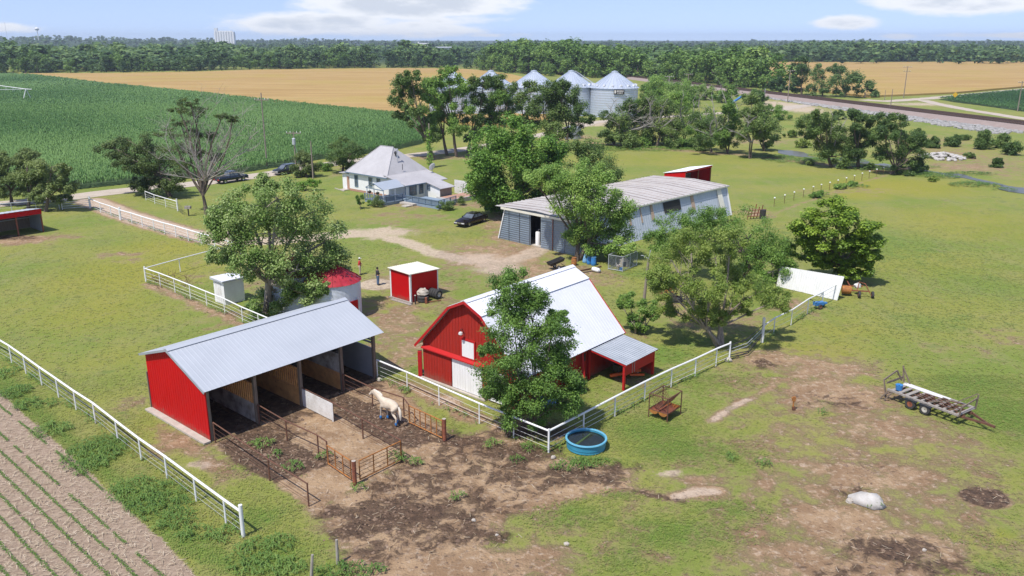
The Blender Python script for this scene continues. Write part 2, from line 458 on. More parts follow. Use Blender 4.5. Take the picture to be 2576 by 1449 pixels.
SOIL_POLY = [(-260,800),(0,985),(60,1040),(150,1120),(240,1200),(330,1290),(400,1350),(470,1420),(520,1480),(560,1560),(-400,1560)]
DIRT = [ PG([(384,1026),(527,1113),(947.7,951.8),(880,890)], 1.0, .3),
    # horse pens and the churned ground in front of them
    PG([(530,1118),(650,1066),(760,1022),(861,983),(947,952),(975,955),(1118,1080),(1150,1120),(1010,1170),(893,1228),(790,1285),(690,1215)], 1.0, .6),
    PG([(780,1285),(893,1225),(1010,1165),(1120,1112),(1220,1072),(1380,1148),(1560,1175),(1610,1225),(1420,1262),(1270,1300),(1240,1370),(1300,1420),(1420,1560),(900,1560),(860,1400),(820,1330)], .95, 1.2),
    PG([(395,1050),(440,1075),(535,1130),(640,1200),(560,1215),(470,1150),(380,1090)], .62, .8),
    E(450,1105,70,40,.62), E(330,1010,60,25,.42), E(560,1205,60,26,.5),
    # strip between the pens and the barn
    PG([(950,955),(1040,960),(1130,990),(1215,1040),(1330,1090),(1330,1130),(1200,1075),(1120,1040)], .72, .8),
    # yard between shed, barn and red hut
    E(1000,815,75,50,.66), E(1030,770,90,40,.5), E(965,870,60,45,.5), E(1030,880,50,45,.66), E(990,915,40,25,.7), E(1120,720,40,16,.5), E(1130,760,60,30,.35),
    E(1010,790,170,110,.42), E(1250,660,220,60,.40), E(1010,700,80,28,.6), E(960,770,30,50,.5),
    E(1250,645,160,40,.72), E(1330,615,110,34,.62), E(1360,680,90,26,.72), E(1450,690,80,24,.62), E(1210,690,70,18,.45), E(1500,700,70,20,.6),
    E(1190,560,60,12,.42), E(1000,540,90,12,.45), E(1040,575,90,10,.35), E(1090,545,60,8,.4), E(960,560,60,10,.4), E(1270,560,60,22,.7), E(1255,595,40,20,.6),
    E(1050,518,110,7,.55), E(1190,515,60,9,.6),
    # driveway, shed fronts, fence lines
    PL([(228,505),(300,535),(370,558),(450,582),(520,600)], 4.6, 1.0, .8),
    PL([(368,714),(440,742),(521,777),(611,818),(690,850)], 1.2, .75, .6), E(560,800,60,25,.45),
    E(50,603,90,12,.9), E(150,595,70,8,.5), E(300,640,60,10,.5), E(330,655,40,7,.4), E(490,770,40,14,.3), E(500,700,60,12,.35),
    E(650,650,160,25,.35), E(700,700,120,45,.4), E(560,690,50,12,.4),
    E(2150,1230,430,230,.52), E(2000,1400,420,90,.42), E(1350,1330,260,90,.36), E(2000,960,260,90,.46), E(1600,1260,260,60,.28),
    # the worn right-hand pasture
    E(1960,905,130,26,.72), E(2080,930,130,36,.74), E(1900,890,60,20,.5), E(2110,990,150,44,.85), E(2230,1080,190,62,.66), E(2040,1010,110,34,.66), E(2000,1080,90,34,.5),
    E(2200,1200,190,60,.80), E(2320,1250,190,50,.5), E(2100,1310,170,60,.86), E(2250,1370,190,60,.9), E(2000,1400,190,50,.72), E(2130,1440,300,50,.8),
    E(1900,1340,70,26,.6), E(1760,1205,110,20,.62), E(2420,1140,130,46,.52), E(2480,1252,62,26,1.0,.25), E(2530,850,60,22,.45), E(2420,880,80,24,.3), E(1720,1000,60,16,.25),
    E(1350,1410,150,50,.72), E(1530,1370,60,25,.45), E(1650,1400,60,22,.5), E(1180,1420,150,60,.85), E(1440,1300,60,16,.35), E(1880,1250,120,16,.6), E(1950,1215,110,22,.55), E(1830,1400,60,16,.5), E(1600,1330,60,16,.35), E(1560,1190,60,16,.75),
    PL([(1480,1195),(1560,1222),(1650,1245),(1800,1255)], .5, .8, .4), PL([(1690,1252),(1740,1238),(1810,1232)], 1.0, .95, .5),
    PL([(1790,1060),(1830,1030),(1885,1003),(1960,962),(2050,925)], .8, .8, .6),
    E(1770,795,110,40,.55), E(1850,790,80,36,.5), E(1920,905,50,22,.75), E(1700,770,50,26,.5), E(1590,850,40,24,.5), E(2000,770,60,26,.5), E(1900,690,60,20,.4), E(1640,800,50,30,.35),
    E(1290,1080,60,30,.75), E(1400,1090,60,20,.5), E(1460,1090,60,14,.4), E(1530,1000,30,20,.4), E(1590,955,60,14,.5),
    E(1900,535,50,14,.6), E(1700,560,100,14,.3), E(2130,480,150,9,.35),
    # the dry bank along the creek and behind
    PL([(1480,358),(1620,372),(1760,382),(1900,392),(2060,412),(2240,432)], 3.0, .7, 2.0), E(2440,420,130,14,.6), E(1900,355,120,8,.5), E(2100,340,160,10,.35), E(2300,360,120,9,.45), E(1450,345,60,8,.6),
    PL([(2230,440),(2130,470),(2050,500),(1950,535)], .8, .55, .6),
    E(2450,395,170,44,.42), E(2330,352,140,16,.4), E(2540,440,60,16,.4), E(2150,345,120,14,.35), E(1080,395,120,8,.5), E(1180,395,60,5,.6), E(900,420,60,6,.5), E(860,440,40,5,.4),
]
MUD = [ PG([(790,1290),(900,1230),(1010,1172),(1120,1112),(1230,1085),(1380,1150),(1540,1180),(1440,1225),(1250,1300),(1150,1380),(980,1430),(870,1400)], .46, 1.5), PG([(400,1026),(535,1108),(945,951),(880,890)], .8, .3),
    PG([(545,1120),(650,1072),(700,1095),(830,1165),(760,1192),(690,1212),(600,1165)], 1.15, .5),
    PG([(830,1010),(865,990),(940,1020),(1030,1065),(1105,1110),(1010,1130),(930,1085),(850,1045)], 1.1, .5),
    E(700,1095,80,30,.5), PG([(545,1110),(655,1062),(690,1085),(590,1130)], .6, .4), PG([(655,1062),(765,1018),(800,1040),(700,1080)],.6,.4), PG([(765,1018),(866,980),(900,1000),(800,1040)],.6,.4), PG([(866,980),(945,948),(985,975),(920,1000)],.55,.4),
    E(1000,1290,150,54,.8), E(900,1325,80,40,.75), E(1080,1240,90,30,.55), E(950,1380,90,30,.55), E(1150,1340,80,34,.7), E(1180,1310,40,22,.8), E(1250,1352,36,16,.9), E(1040,1230,60,26,.45), E(830,1290,40,24,.6),
    E(1150,1110,80,26,.72), E(1060,1180,120,30,.5), E(1300,1140,110,26,.85), E(1430,1195,130,24,.72), E(1560,1178,50,14,.7), E(1090,1370,90,30,.5), E(960,1395,60,24,.55), E(1340,1080,90,26,.7), E(1260,1090,60,26,.55), E(1420,1330,40,20,.3),
    PL([(1500,1205),(1570,1228),(1650,1248),(1720,1258)], .45, .75, .3),
    E(2480,1252,60,25,1.0,.22), E(2240,1380,130,36,.72), E(2150,1355,60,20,.45), E(2330,1420,120,36,.55), E(2090,1010,90,22,.42), E(2200,1175,60,24,.35), E(2160,1235,50,20,.45), E(1925,915,36,14,.75),
    E(2120,1440,120,30,.4), E(30,598,70,8,.6), E(1290,1430,60,24,.3),
]
PALE = [   # gravel, pale dust, concrete-coloured earth
    PL([(880,588),(960,592),(1030,612),(1100,640),(1180,655),(1270,660),(1335,640),(1365,622)], 2.6, 1.0, 1.4),
    PL([(228,505),(300,535),(370,558),(450,582),(560,606),(700,606),(880,588)], 4.0, .95, 1.0),
    E(960,585,80,16,.9), E(1250,672,70,20,.9), E(1200,650,90,16,.7), E(950,715,48,14,1.0,.25), PL([(1700,1250),(1745,1238),(1800,1234)], .7, 1.0, .4),
    PL([(1790,1060),(1830,1030),(1885,1003)], .5, .9, .4), E(1130,1005,60,14,.5), E(1690,1190,50,10,.6), E(1280,1230,60,14,.55), E(2260,1240,40,12,.4), E(480,1170,60,20,.6),
    E(820,1235,60,26,.25), E(1985,268,60,16,1.0), E(1480,310,60,8,.9), E(2300,262,60,5,.9),
]
LUSH = [
    PG([(-60,870),(60,965),(160,1060),(260,1150),(380,1250),(500,1330),(600,1390),(640,1470),(440,1400),(330,1285),(230,1190),(110,1085),(-60,960)], .75, .8),
    E(240,1140,75,44,1.0), E(370,1255,100,46,1.0), E(690,1400,90,60,.75), E(640,1300,80,40,.7), E(880,1440,90,30,.8), E(590,1185,60,20,.5), E(420,1180,50,20,.3),
    E(1640,1080,120,36,.7), E(1720,1130,130,36,.8), E(1850,1150,90,30,.5), E(1440,1300,120,40,.75), E(1560,1240,60,18,.7), E(1700,1340,160,44,.75), E(1560,1410,90,40,.6), E(1840,1280,100,26,.75), E(1480,1165,90,18,.9),
    E(1680,890,90,32,.7), E(1740,860,90,30,.6), E(1800,950,120,26,.55), E(2420,960,160,40,.6), E(2350,810,200,40,.5), E(2520,1040,120,60,.7), E(2250,620,200,60,.55), E(2450,700,160,60,.45), E(1980,600,100,40,.4),
    E(2400,1360,120,24,.4), E(2500,1430,90,26,.6), E(1360,1420,40,14,.4), E(1150,1250,22,12,.9), E(1300,1160,24,8,.8), E(760,1190,34,20,.8), E(690,1150,30,20,.6), E(1040,1175,40,18,.6),
    E(1160,890,30,24,.7), E(1050,930,40,14,.7), E(1120,700,60,14,.5), E(1180,590,150,12,.5), E(1010,618,60,10,.6), E(1090,790,50,16,.5), E(1330,575,90,10,.35),
    E(880,480,60,20,.5), E(900,520,50,20,.5), E(850,455,80,14,.5), E(1600,690,120,20,.6), E(1560,760,60,40,.4),
]
YELL = [E(330,690,220,60,.75), E(250,780,200,60,.6), E(420,620,150,30,.7), E(150,740,120,60,.4), E(300,900,160,40,.4), E(2250,470,200,24,.9), E(2150,490,100,14,.8), E(2440,560,200,60,.55), E(2300,660,240,50,.45), E(2080,880,150,30,.6), E(2400,760,120,30,.4),
        E(80,900,90,40,.4), E(2480,1350,90,30,.6), E(60,830,70,40,.3), E(2100,830,140,30,.5), E(1700,400,300,20,.5), E(1950,430,200,14,.5)]

# ---- the one ground sheet
def spaced(a, b, step0, far, grow=1.16):
    v = list(np.arange(a, b + 1e-6, step0)); s = step0
    hi = []; x = b
    while x < far[1]: s *= grow; x += s; hi.append(x)
    lo = []; x = a; s = step0
    while x > far[0]: s *= grow; x -= s; lo.append(x)
    return np.array(lo[::-1] + v + hi)
gx = spaced(-62, 66, .42, (-16000, 16000))
gy1 = np.concatenate([np.arange(26, 78, .36), np.arange(78, 150, .6), np.arange(150, 330, 2.0)])
gy = np.concatenate([[-200, -60, -10, 10, 20], gy1]); t_, s_ = 330.0, 2.4
ext = []
while t_ < 22000: ext.append(t_); s_ *= 1.12; t_ += s_
gy = np.concatenate([gy, ext])
GX, GY = np.meshgrid(gx, gy)
X_, Y_ = GX.ravel(), GY.ravel()
def hz(x, y):                                         # far low hills carry the skyline above the plain
    d = np.hypot(x, y)
    a = np.arctan2(x, y)
    h = 4.0 + 17.0 * sstep((-a - .05) / .5) + 3.0 * sstep((a - .1) / .5) + 2 * np.sin(a * 23) + 1.5 * np.sin(a * 51 + 1)
    return h * sstep((d - 1500) / 2300)
def lumps(x, y):
    return .5 * np.sin(x * 1.7 + 1.3 * np.sin(y * .9)) * np.sin(y * 2.1 + np.sin(x * 1.1)) + .5 * np.sin(x * 4.3 + y * 1.2) * np.sin(y * 3.9 - x * .7)
fd, fm, fp, fl, fy = (field(X_, Y_, s) for s in (DIRT, MUD, PALE, LUSH, YELL))
SOILP = [(G(*p).x, G(*p).y) for p in SOIL_POLY]
fsoil = field(X_, Y_, [('p', SOILP, 1.0, .5)])
zz = hz(X_, Y_) + .035 * lumps(X_, Y_) * np.clip(fm + .4 * fd, 0, 1) - .02
nx, ny = len(gx), len(gy)
idx = np.arange(nx * ny).reshape(ny, nx)
q = np.stack([idx[:-1, :-1], idx[:-1, 1:], idx[1:, 1:], idx[1:, :-1]], -1).reshape(-1, 4)

def ground_material():
    m, nt, b = mat_base('farm_ground')
    tc = nt.nodes.new('ShaderNodeTexCoord'); P = tc.outputs['Object']
    def A(n):
        a = nt.nodes.new('ShaderNodeAttribute'); a.attribute_name = n; return a.outputs['Fac']
    dirt, mud, pale, lush, yell, soil = (A(n) for n in ('dirt', 'mud', 'pale', 'lush', 'yell', 'soil'))
    big = noise(nt, P, .07, 5, .6); mid = noise(nt, P, .42, 7, .65, dist=.4); fin = noise(nt, P, 2.4, 7, .72); grain = noise(nt, P, 11, 6, .75)
    tex = math_n(nt, 'ADD', math_n(nt, 'MULTIPLY', mid, .45), math_n(nt, 'ADD', math_n(nt, 'MULTIPLY', fin, .35), math_n(nt, 'MULTIPLY', grain, .2)))
    st = nt.nodes.new('ShaderNodeMapping'); st.inputs['Scale'].default_value = (.5, .12, 1); st.inputs['Rotation'].default_value = (0, 0, R(25)); nt.links.new(P, st.inputs[0])
    streak = noise(nt, st.outputs[0], .8, 6, .6)
    # grass
    g = mixc(nt, mapr(nt, big, .35, .65), (.160, .214, .038), (.238, .242, .055))
    g = mixc(nt, math_n(nt, 'MULTIPLY', mapr(nt, tex, .475, .59), .58), g, (.30, .262, .105))
    g = mixc(nt, math_n(nt, 'MULTIPLY', mapr(nt, mid, .54, .68), .65), g, (.085, .150, .026))
    g = mixc(nt, math_n(nt, 'MULTIPLY', mapr(nt, streak, .52, .66), .35), g, (.245, .235, .10))
    g = mixc(nt, math_n(nt, 'MULTIPLY', mapr(nt, math_n(nt, 'ADD', math_n(nt, 'MULTIPLY', yell, .55), math_n(nt, 'MULTIPLY', fin, .5)), .30, .75), .75), g, (.265, .245, .032))
    lf = mapr(nt, math_n(nt, 'ADD', math_n(nt, 'MULTIPLY', lush, .85), math_n(nt, 'MULTIPLY', math_n(nt, 'SUBTRACT', tex, .5), 1.5)), .28, .62)
    lc = mixc(nt, mapr(nt, grain, .42, .6), (.135, .235, .030), (.070, .140, .026))
    g = mixc(nt, math_n(nt, 'MULTIPLY', lf, .78), g, lc)
    g = mixc(nt, math_n(nt, 'MULTIPLY', mapr(nt, grain, .50, .64), .45), g, (.080, .12, .022))
    g = mixc(nt, math_n(nt, 'MULTIPLY', mapr(nt, fin, .54, .66), .4), g, (.095, .135, .026))
    # earth
    d = mixc(nt, mapr(nt, mid, .36, .62), (.375, .258, .152), (.25, .16, .09))
    d = mixc(nt, math_n(nt, 'MULTIPLY', mapr(nt, fin, .50, .66), .7), d, (.47, .37, .27))
    d = mixc(nt, math_n(nt, 'MULTIPLY', mapr(nt, grain, .54, .68), .6), d, (.12, .078, .05))
    dry = mixc(nt, mapr(nt, fin, .4, .6), (.33, .255, .13), (.25, .215, .085))
    pc = mixc(nt, mapr(nt, fin, .4, .62), (.53, .425, .32), (.41, .315, .235))
    pc = mixc(nt, math_n(nt, 'MULTIPLY', mapr(nt, grain, .55, .7), .5), pc, (.3, .22, .16))
    mc = mixc(nt, mapr(nt, fin, .42, .62), (.052, .032, .021), (.120, .072, .043))
    mc = mixc(nt, math_n(nt, 'MULTIPLY', mapr(nt, grain, .55, .68), .5), mc, (.24, .165, .105))
    n_ = math_n(nt, 'MULTIPLY', math_n(nt, 'SUBTRACT', tex, .5), 3.0)
    ck = math_n(nt, 'SUBTRACT', mapr(nt, noise(nt, P, .75, 5, .62, dist=.5), .34, .66, smooth=False), .5)
    ck2 = math_n(nt, 'SUBTRACT', mapr(nt, noise(nt, P, 1.15, 5, .62, dist=.8), .36, .64, smooth=False), .5)
    nd = math_n(nt, 'ADD', math_n(nt, 'MULTIPLY', n_, .75), math_n(nt, 'MULTIPLY', ck, .42))
    nm = math_n(nt, 'ADD', math_n(nt, 'MULTIPLY', n_, .45), math_n(nt, 'MULTIPLY', ck2, .5))
    fdry = mapr(nt, math_n(nt, 'ADD', dirt, nd), .10, .55)
    fdir = mapr(nt, math_n(nt, 'ADD', dirt, nd), .34, .70)
    c = mixc(nt, math_n(nt, 'MULTIPLY', fdry, .75), g, dry)
    c = mixc(nt, fdir, c, d)
    fpal = mapr(nt, math_n(nt, 'ADD', pale, n_), .30, .75)
    c = mixc(nt, math_n(nt, 'MULTIPLY', fpal, .85), c, pc)
    fmud = mapr(nt, math_n(nt, 'ADD', mud, nm), .22, .72)
    c = mixc(nt, math_n(nt, 'MULTIPLY', fmud, .92), c, mc)
    so = mixc(nt, mapr(nt, fin, .38, .62), (.345, .262, .19), (.26, .19, .135))
    so = mixc(nt, math_n(nt, 'MULTIPLY', mapr(nt, grain, .54, .64), .6), so, (.46, .37, .28))
    fs = mapr(nt, math_n(nt, 'ADD', soil, math_n(nt, 'MULTIPLY', n_, .5)), .4, .6)
    c = mixc(nt, fs, c, so)
    # far plain: woodland floor under the distant trees
    sp = nt.nodes.new('ShaderNodeSeparateXYZ'); nt.links.new(P, sp.inputs[0])
    far = mapr(nt, sp.outputs[1], 620, 1000)
    c = mixc(nt, far, c, (.035, .062, .022))
    nt.links.new(c, b.inputs['Base Color'])
    nt.links.new(math_n(nt, 'SUBTRACT', .95, math_n(nt, 'MULTIPLY', fmud, .25)), b.inputs['Roughness'])
    b.inputs['Specular IOR Level'].default_value = .25
    bn = nt.nodes.new('ShaderNodeBump'); bn.inputs['Strength'].default_value = 1.0; bn.inputs['Distance'].default_value = .12
    hgt = math_n(nt, 'ADD', math_n(nt, 'MULTIPLY', fin, .8), math_n(nt, 'MULTIPLY', grain, .45))
    vo = nt.nodes.new('ShaderNodeTexVoronoi'); vo.inputs['Scale'].default_value = 3.4; nt.links.new(P, vo.inputs['Vector'])     # hoof marks in the worn earth
    hoof = math_n(nt, 'MULTIPLY', mapr(nt, vo.outputs['Distance'], .05, .38), math_n(nt, 'MULTIPLY', math_n(nt, 'MAXIMUM', fmud, math_n(nt, 'MULTIPLY', fdir, .5)), .8))
    hgt = math_n(nt, 'ADD', hgt, hoof)
    nt.links.new(hgt, bn.inputs['Height']); nt.links.new(bn.outputs[0], b.inputs['Normal'])
    return m
gr = np_mesh('ground', np.stack([X_, Y_, zz], -1), q, ground_material())
for nm, arr in (('dirt', fd), ('mud', fm), ('pale', fp), ('lush', fl), ('yell', fy), ('soil', fsoil)):
    at = gr.data.attributes.new(nm, 'FLOAT', 'POINT'); at.data.foreach_set('value', arr.astype(np.float32))
gr.data.polygons.foreach_set('use_smooth', np.ones(len(gr.data.polygons), bool))
tag(gr, kind='structure')

# ---- ribbons and flat fields lying on the ground
def ribbon(name, pts, w, z, m, wob=.15, kind='structure'):
    pts = [Vector((p[0], p[1])) for p in pts]
    dense = []
    for a, b in zip(pts[:-1], pts[1:]):
        k = max(2, int((b - a).length / 3))
        dense += [a.lerp(b, i / k) for i in range(k)]
    dense.append(pts[-1]); vs, fs = [], []
    for i, p in enumerate(dense):
        d = (dense[min(i+1, len(dense)-1)] - dense[max(i-1, 0)]).normalized(); n = Vector((-d.y, d.x))
        l = p + n * (w / 2 + random.uniform(-wob, wob)); r = p - n * (w / 2 + random.uniform(-wob, wob))
        vs += [(l.x, l.y, z), (r.x, r.y, z)]
    for i in range(len(dense) - 1): fs.append((2*i, 2*i+1, 2*i+3, 2*i+2))
    o = MB().add(vs, fs).build(name, m); tag(o, kind=kind); return o
M_['gravel'] = mat('gravel_road', (.47,.405,.325), .95, col2=(.38,.32,.25), scale=.5, amount=.6, bump=.3, bscale=6, fine=(5,(.3,.25,.19),.35))
M_['ballast'] = mat('rail_ballast', (.30,.235,.205), .95, col2=(.24,.19,.165), scale=.6, amount=.6, bump=.4, bscale=5)
M_['riprap'] = mat('riprap_rock', (.36,.35,.335), .9, col2=(.22,.215,.205), scale=1.3, amount=.8)
M_['water'] = mat('creek_water', (.10,.095,.07), .3, col2=(.085,.085,.055), scale=.3, spec=.7)
def W2(l): return [G(*p)[:2] for p in l]
road = W2([(-420,536),(-100,522),(60,508),(190,495),(345,476),(470,464),(560,455),(640,443),(705,433),(790,418),(880,406),(1000,394),(1100,384),(1200,371),(1300,352),(1400,332),(1490,308),(1640,296),(1840,283),(1960,275)])
ribbon('road', road, 5.2, .012, M_['gravel'], .35)
# the crossing over the tracks and the lane beyond
ribbon('lane', W2([(1940,279),(2000,268),(2060,262),(2130,258)]), 7, .016, M_['gravel'], .5)
ribbon('lane', W2([(2170,251),(2230,255),(2330,248),(2420,240),(2500,232),(2640,219),(2800,206)]), 7, .016, M_['gravel'], .4)
ribbon('lane', W2([(2320,252),(2360,262),(2440,277),(2560,296),(2680,316)]), 5, .020, M_['gravel'], .3)

# ---- railway on its low embankment
rA, rB = G(1560, 191), G(2700, 332)
rd = (rB - rA).normalized(); rn = Vector((rd.y, -rd.x, 0))
if rn.y > 0: rn = -rn                                  # towards the camera
def rail_pt(t, off, z): p = rA + rd * t + rn * off; return (p.x, p.y, z)
LR = (rB - rA).length
sec = [(-8.0, .0), (-5.6, 1.0), (5.6, 1.0), (8.8, -.01)]
mb = MB(); n = 60; vs, fs = [], []
for i in range(n + 1):
    t = LR * i / n - 60 * (i == 0)
    for off, z in sec: vs.append(rail_pt(t, off + 2.5, z))
for i in range(n):
    for j in range(3): fs.append((4*i+j, 4*i+j+1, 4*i+j+5, 4*i+j+4))
tag(mb.add(vs, fs).build('rail_embankment', M_['ballast']), kind='structure')
M_['tie'] = mat('dark_ties', (.075,.055,.045), .9, col2=(.05,.04,.034), scale=2)
M_['rail_steel'] = mat('rail_steel', (.16,.10,.075), .6, .4, scale=3)
for k, off in enumerate((0.0, 5.2)):
    tr = thing('railway_track', rail_pt(LR/2, off, 1.0), ('far' if k == 0 else 'near') + ' railway track with dark ties on the pinkish ballast bank', 'railway track', 'railway tracks')
    mb = MB(); nt_ = int(LR / 1.1)
    for i in range(nt_):
        p = rA + rd * (i * 1.1) + rn * off; p.z = 1.0
        mb.beam(p - rn * 1.3 + Vector((0,0,.09)), p + rn * 1.3 + Vector((0,0,.09)), .62, .18)
    tag(mb.build('ties', M_['tie'], tr), kind='stuff')
    for g in (-.75, .75):
        mb = MB(); mb.beam(rail_pt(0, off + g, 1.28), rail_pt(LR, off + g, 1.28), .16, .2); mb.build('rail', M_['rail_steel'], tr)
# rock bank below the tracks
rk = MB(); rdm = random.Random(3)
for i in range(1500):
    t = LR * (.60 + .40 * rdm.random()); off = 13 + 11 * rdm.random() ** 1.2
    if off > 13 + 26 * (t / LR - .57): continue
    p = rail_pt(t, off, .1); r = rdm.uniform(.35, .95)
    rk.rock(p, (r, r * rdm.uniform(.6, 1), r * .55), seed=i)
tag(rk.build('riprap_rocks', M_['riprap']), kind='stuff')

# ---- creek
ribbon('creek', W2([(1960,383),(2010,392),(2080,400),(2160,407),(2240,418),(2340,431),(2430,446),(2500,461),(2580,480),(2700,515)]), 1.2, .03, M_['water'], .5)
for (x, y, rx, ry) in ((1995,386,34,9), (2150,402,26,9), (2235,417,16,6), (2405,442,34,6), (2480,459,20,5), (2560,478,40,10)):
    c = G(x, y); vs = [(c.x + (G(x+rx,y)-c).length * math.cos(a) * random.uniform(.8,1.1), c.y + (G(x,y-ry).y - c.y) * math.sin(a) * random.uniform(.8,1.1), .036) for a in np.linspace(0, 2*math.pi, 22)[:-1]]
    tag(MB().add(vs, [tuple(range(21))]).build('pond', M_['water']), kind='structure')

# ---- wheat: standing ripe crop, thick blocks with a soft top
def crop_block(name, poly, h, m, step=6.0):
    P = [(p[0], p[1]) for p in poly]
    mb = MB(); mb.slab([(x, y, 0.0) for x, y in P], (0, 0, h)); o = mb.build(name, m); tag(o, kind='stuff'); return o
def wheat_mat():
    m, nt, b = mat_base('ripe_wheat')
    tc = nt.nodes.new('ShaderNodeTexCoord'); P = tc.outputs['Object']
    mp = nt.nodes.new('ShaderNodeMapping'); mp.inputs['Rotation'].default_value = (0,0,R(35)); mp.inputs['Scale'].default_value = (.02,.11,1); nt.links.new(P, mp.inputs[0])
    a = noise(nt, mp.outputs[0], 1.0, 6, .6, dist=.6); f = noise(nt, P, .9, 6, .7); bg = noise(nt, P, .012, 4, .6)
    c = mixc(nt, mapr(nt, a, .36, .64), (.33,.215,.080), (.42,.29,.122))
    c = mixc(nt, math_n(nt,'MULTIPLY',mapr(nt, bg, .48, .62),.6), c, (.345,.262,.07))
    c = mixc(nt, math_n(nt,'MULTIPLY',mapr(nt, a, .56, .70),.7), c, (.29,.225,.065))
    c = mixc(nt, math_n(nt,'MULTIPLY',mapr(nt, f, .48, .62),.35), c, (.30,.20,.07))
    nt.links.new(c, b.inputs['Base Color']); b.inputs['Roughness'].default_value = .9; b.inputs['Specular IOR Level'].default_value = .1
    bn = nt.nodes.new('ShaderNodeBump'); bn.inputs['Strength'].default_value = .6; bn.inputs['Distance'].default_value = .2
    nt.links.new(f, bn.inputs['Height']); nt.links.new(bn.outputs[0], b.inputs['Normal'])
    return m
M_['wheat'] = wheat_mat()
crop_block('wheat', W2([(20,187),(82,189.5),(270,212),(475,233),(644,252),(794,269.5),(931,283),(1000,291),(1100,306),(1240,322),(1330,318),(1420,300),(1400,240),(1350,205),(1290,190),(1200,178),(1144,174),(969,173.5),(644,177.5),(500,182.5),(250,186.5)]), .75, M_['wheat'])
crop_block('wheat', W2([(1880,190),(1900,215),(2190,246),(2225,243.5),(2300,240.5),(2402,236),(2500,227),(2800,201),(3000,170),(2900,157),(2576,155.5),(2219,158),(1932,157),(1870,160)]), .75, M_['wheat'])

# ---- corn: every plant a fan of bent blades, one mass
def blades(px, py, h, n, length, width, droop, r, z0=0.0):
    k = len(px); az = r.uniform(0, 2*np.pi, (k, n)); L = length * r.uniform(.7, 1.25, (k, n)); hh = (h * r.uniform(.8, 1.12, (k, 1))) * r.uniform(.72, 1.0, (k, n))
    dx, dy = np.cos(az), np.sin(az)
    bx, by = px[:, None] + 0*az, py[:, None] + 0*az
    a = np.stack([bx - dy*width/2 + dx*.03, by + dx*width/2 + dy*.03, z0 + hh*.80], -1); b = np.stack([bx + dy*width/2 + dx*.03, by - dx*width/2 + dy*.03, z0 + hh*.80], -1)
    m1 = np.stack([bx + dx*L*.5 + dy*width/2, by + dy*L*.5 - dx*width/2, z0 + hh], -1); m2 = np.stack([bx + dx*L*.5 - dy*width/2, by + dy*L*.5 + dx*width/2, z0 + hh], -1)
    t1 = np.stack([bx + dx*L + dy*width*.15, by + dy*L - dx*width*.15, z0 + hh*(1-droop)], -1); t2 = np.stack([bx + dx*L - dy*width*.15, by + dy*L + dx*width*.15, z0 + hh*(1-droop)], -1)
    V_ = np.stack([a, b, m1, m2, t1, t2], 2).reshape(-1, 3)
    nq = k * n; o = np.arange(nq)[:, None] * 6
    Q = np.concatenate([o + [0, 1, 2, 3], o + [3, 2, 4, 5]], 0)
    tint = np.repeat(np.clip(r.normal(.48, .22, nq), 0, 1), 6)
    return V_, Q, tint
M_['corn'] = mat_leaf('corn_leaves', (.022,.060,.016), (.050,.115,.028), (.125,.215,.066), .35)
def crop_rows(poly, bands, d):
    P = [(p[0], p[1]) for p in poly]; out = []
    d = Vector(d).normalized(); n = Vector((-d.y, d.x))
    for (y0, y1, rs, ps, nb, ln, wd, h) in bands:
        xs = [p[0] for p in P]; x0, x1 = max(min(xs), -.68*y1 - 15), min(max(xs), .68*y1 + 15)
        c = Vector(((x0+x1)/2, (y0+y1)/2)); rad = math.hypot(x1-x0, y1-y0)/2
        a, b = np.meshgrid(np.arange(-rad, rad, ps), np.arange(-rad, rad, rs))
        a = a + rng.uniform(-.25, .25, a.shape)*ps; b = b + rng.uniform(-.12, .12, b.shape)*rs
        X = (c.x + a*d.x + b*n.x).ravel(); Y = (c.y + a*d.y + b*n.y).ravel()
        ok = ~((np.floor((b / rs) + .5) % 26) == 0).ravel()          # sprayer tracks
        ok &= (Y >= y0) & (Y < y1) & (np.abs(X) < .68*Y + 12) & inpoly(X, Y, P)
        bl_ = blades(X[ok], Y[ok], h, nb, ln, wd, .38, rng); patch = .16*np.sin(X[ok]*.045 + 1.5*np.sin(Y[ok]*.021)) + .10*np.sin(Y[ok]*.06 + X[ok]*.02)
        out.append((bl_[0], bl_[1], np.clip(bl_[2] + np.repeat(patch, nb*6), 0, 1)))
    off = 0; Vs, Qs, Ts = [], [], []
    for v, q_, t in out: Vs.append(v); Qs.append(q_ + off); Ts.append(t); off += len(v)
    return np.concatenate(Vs), np.concatenate(Qs), np.concatenate(Ts)
M_['corn_floor'] = mat('corn_field_floor', (.03,.062,.018), .95, col2=(.045,.085,.022), scale=.5, amount=.7)
rdv = (Vector(road[4]) - Vector(road[2])).normalized()
c1 = W2([(-420,505),(-100,500),(60,488),(190,477),(335,461),(480,449),(600,436),(700,420),(800,402),(900,390),(1000,376),(1060,362),(1090,340),(1100,310),(995,293),(931,285),(794,271),(644,254),(475,235),(270,214),(82,191),(20,188.5),(-300,188)])
tag(MB().add([(x, y, .03) for x, y in c1], [tuple(range(len(c1)))]).build('corn_field_floor', M_['corn_floor']), kind='structure')
v_, q_, t_ = crop_rows(c1, [(100,200,.76,.45,5,.60,.13,1.75), (200,300,1.0,.7,5,.85,.17,1.75), (300,420,1.6,1.1,5,1.3,.28,1.7), (420,620,2.4,1.8,5,2.0,.42,1.7)], rdv)
tag(np_mesh('corn', v_, q_, M_['corn'], t_), kind='stuff')
c2 = W2([(2362,250),(2420,243),(2500,235),(2650,222),(2800,210),(2900,250),(2760,310),(2576,281),(2470,266),(2400,257)])
tag(MB().add([(x, y, .03) for x, y in c2], [tuple(range(len(c2)))]).build('corn_field_floor', M_['corn_floor']), kind='structure')
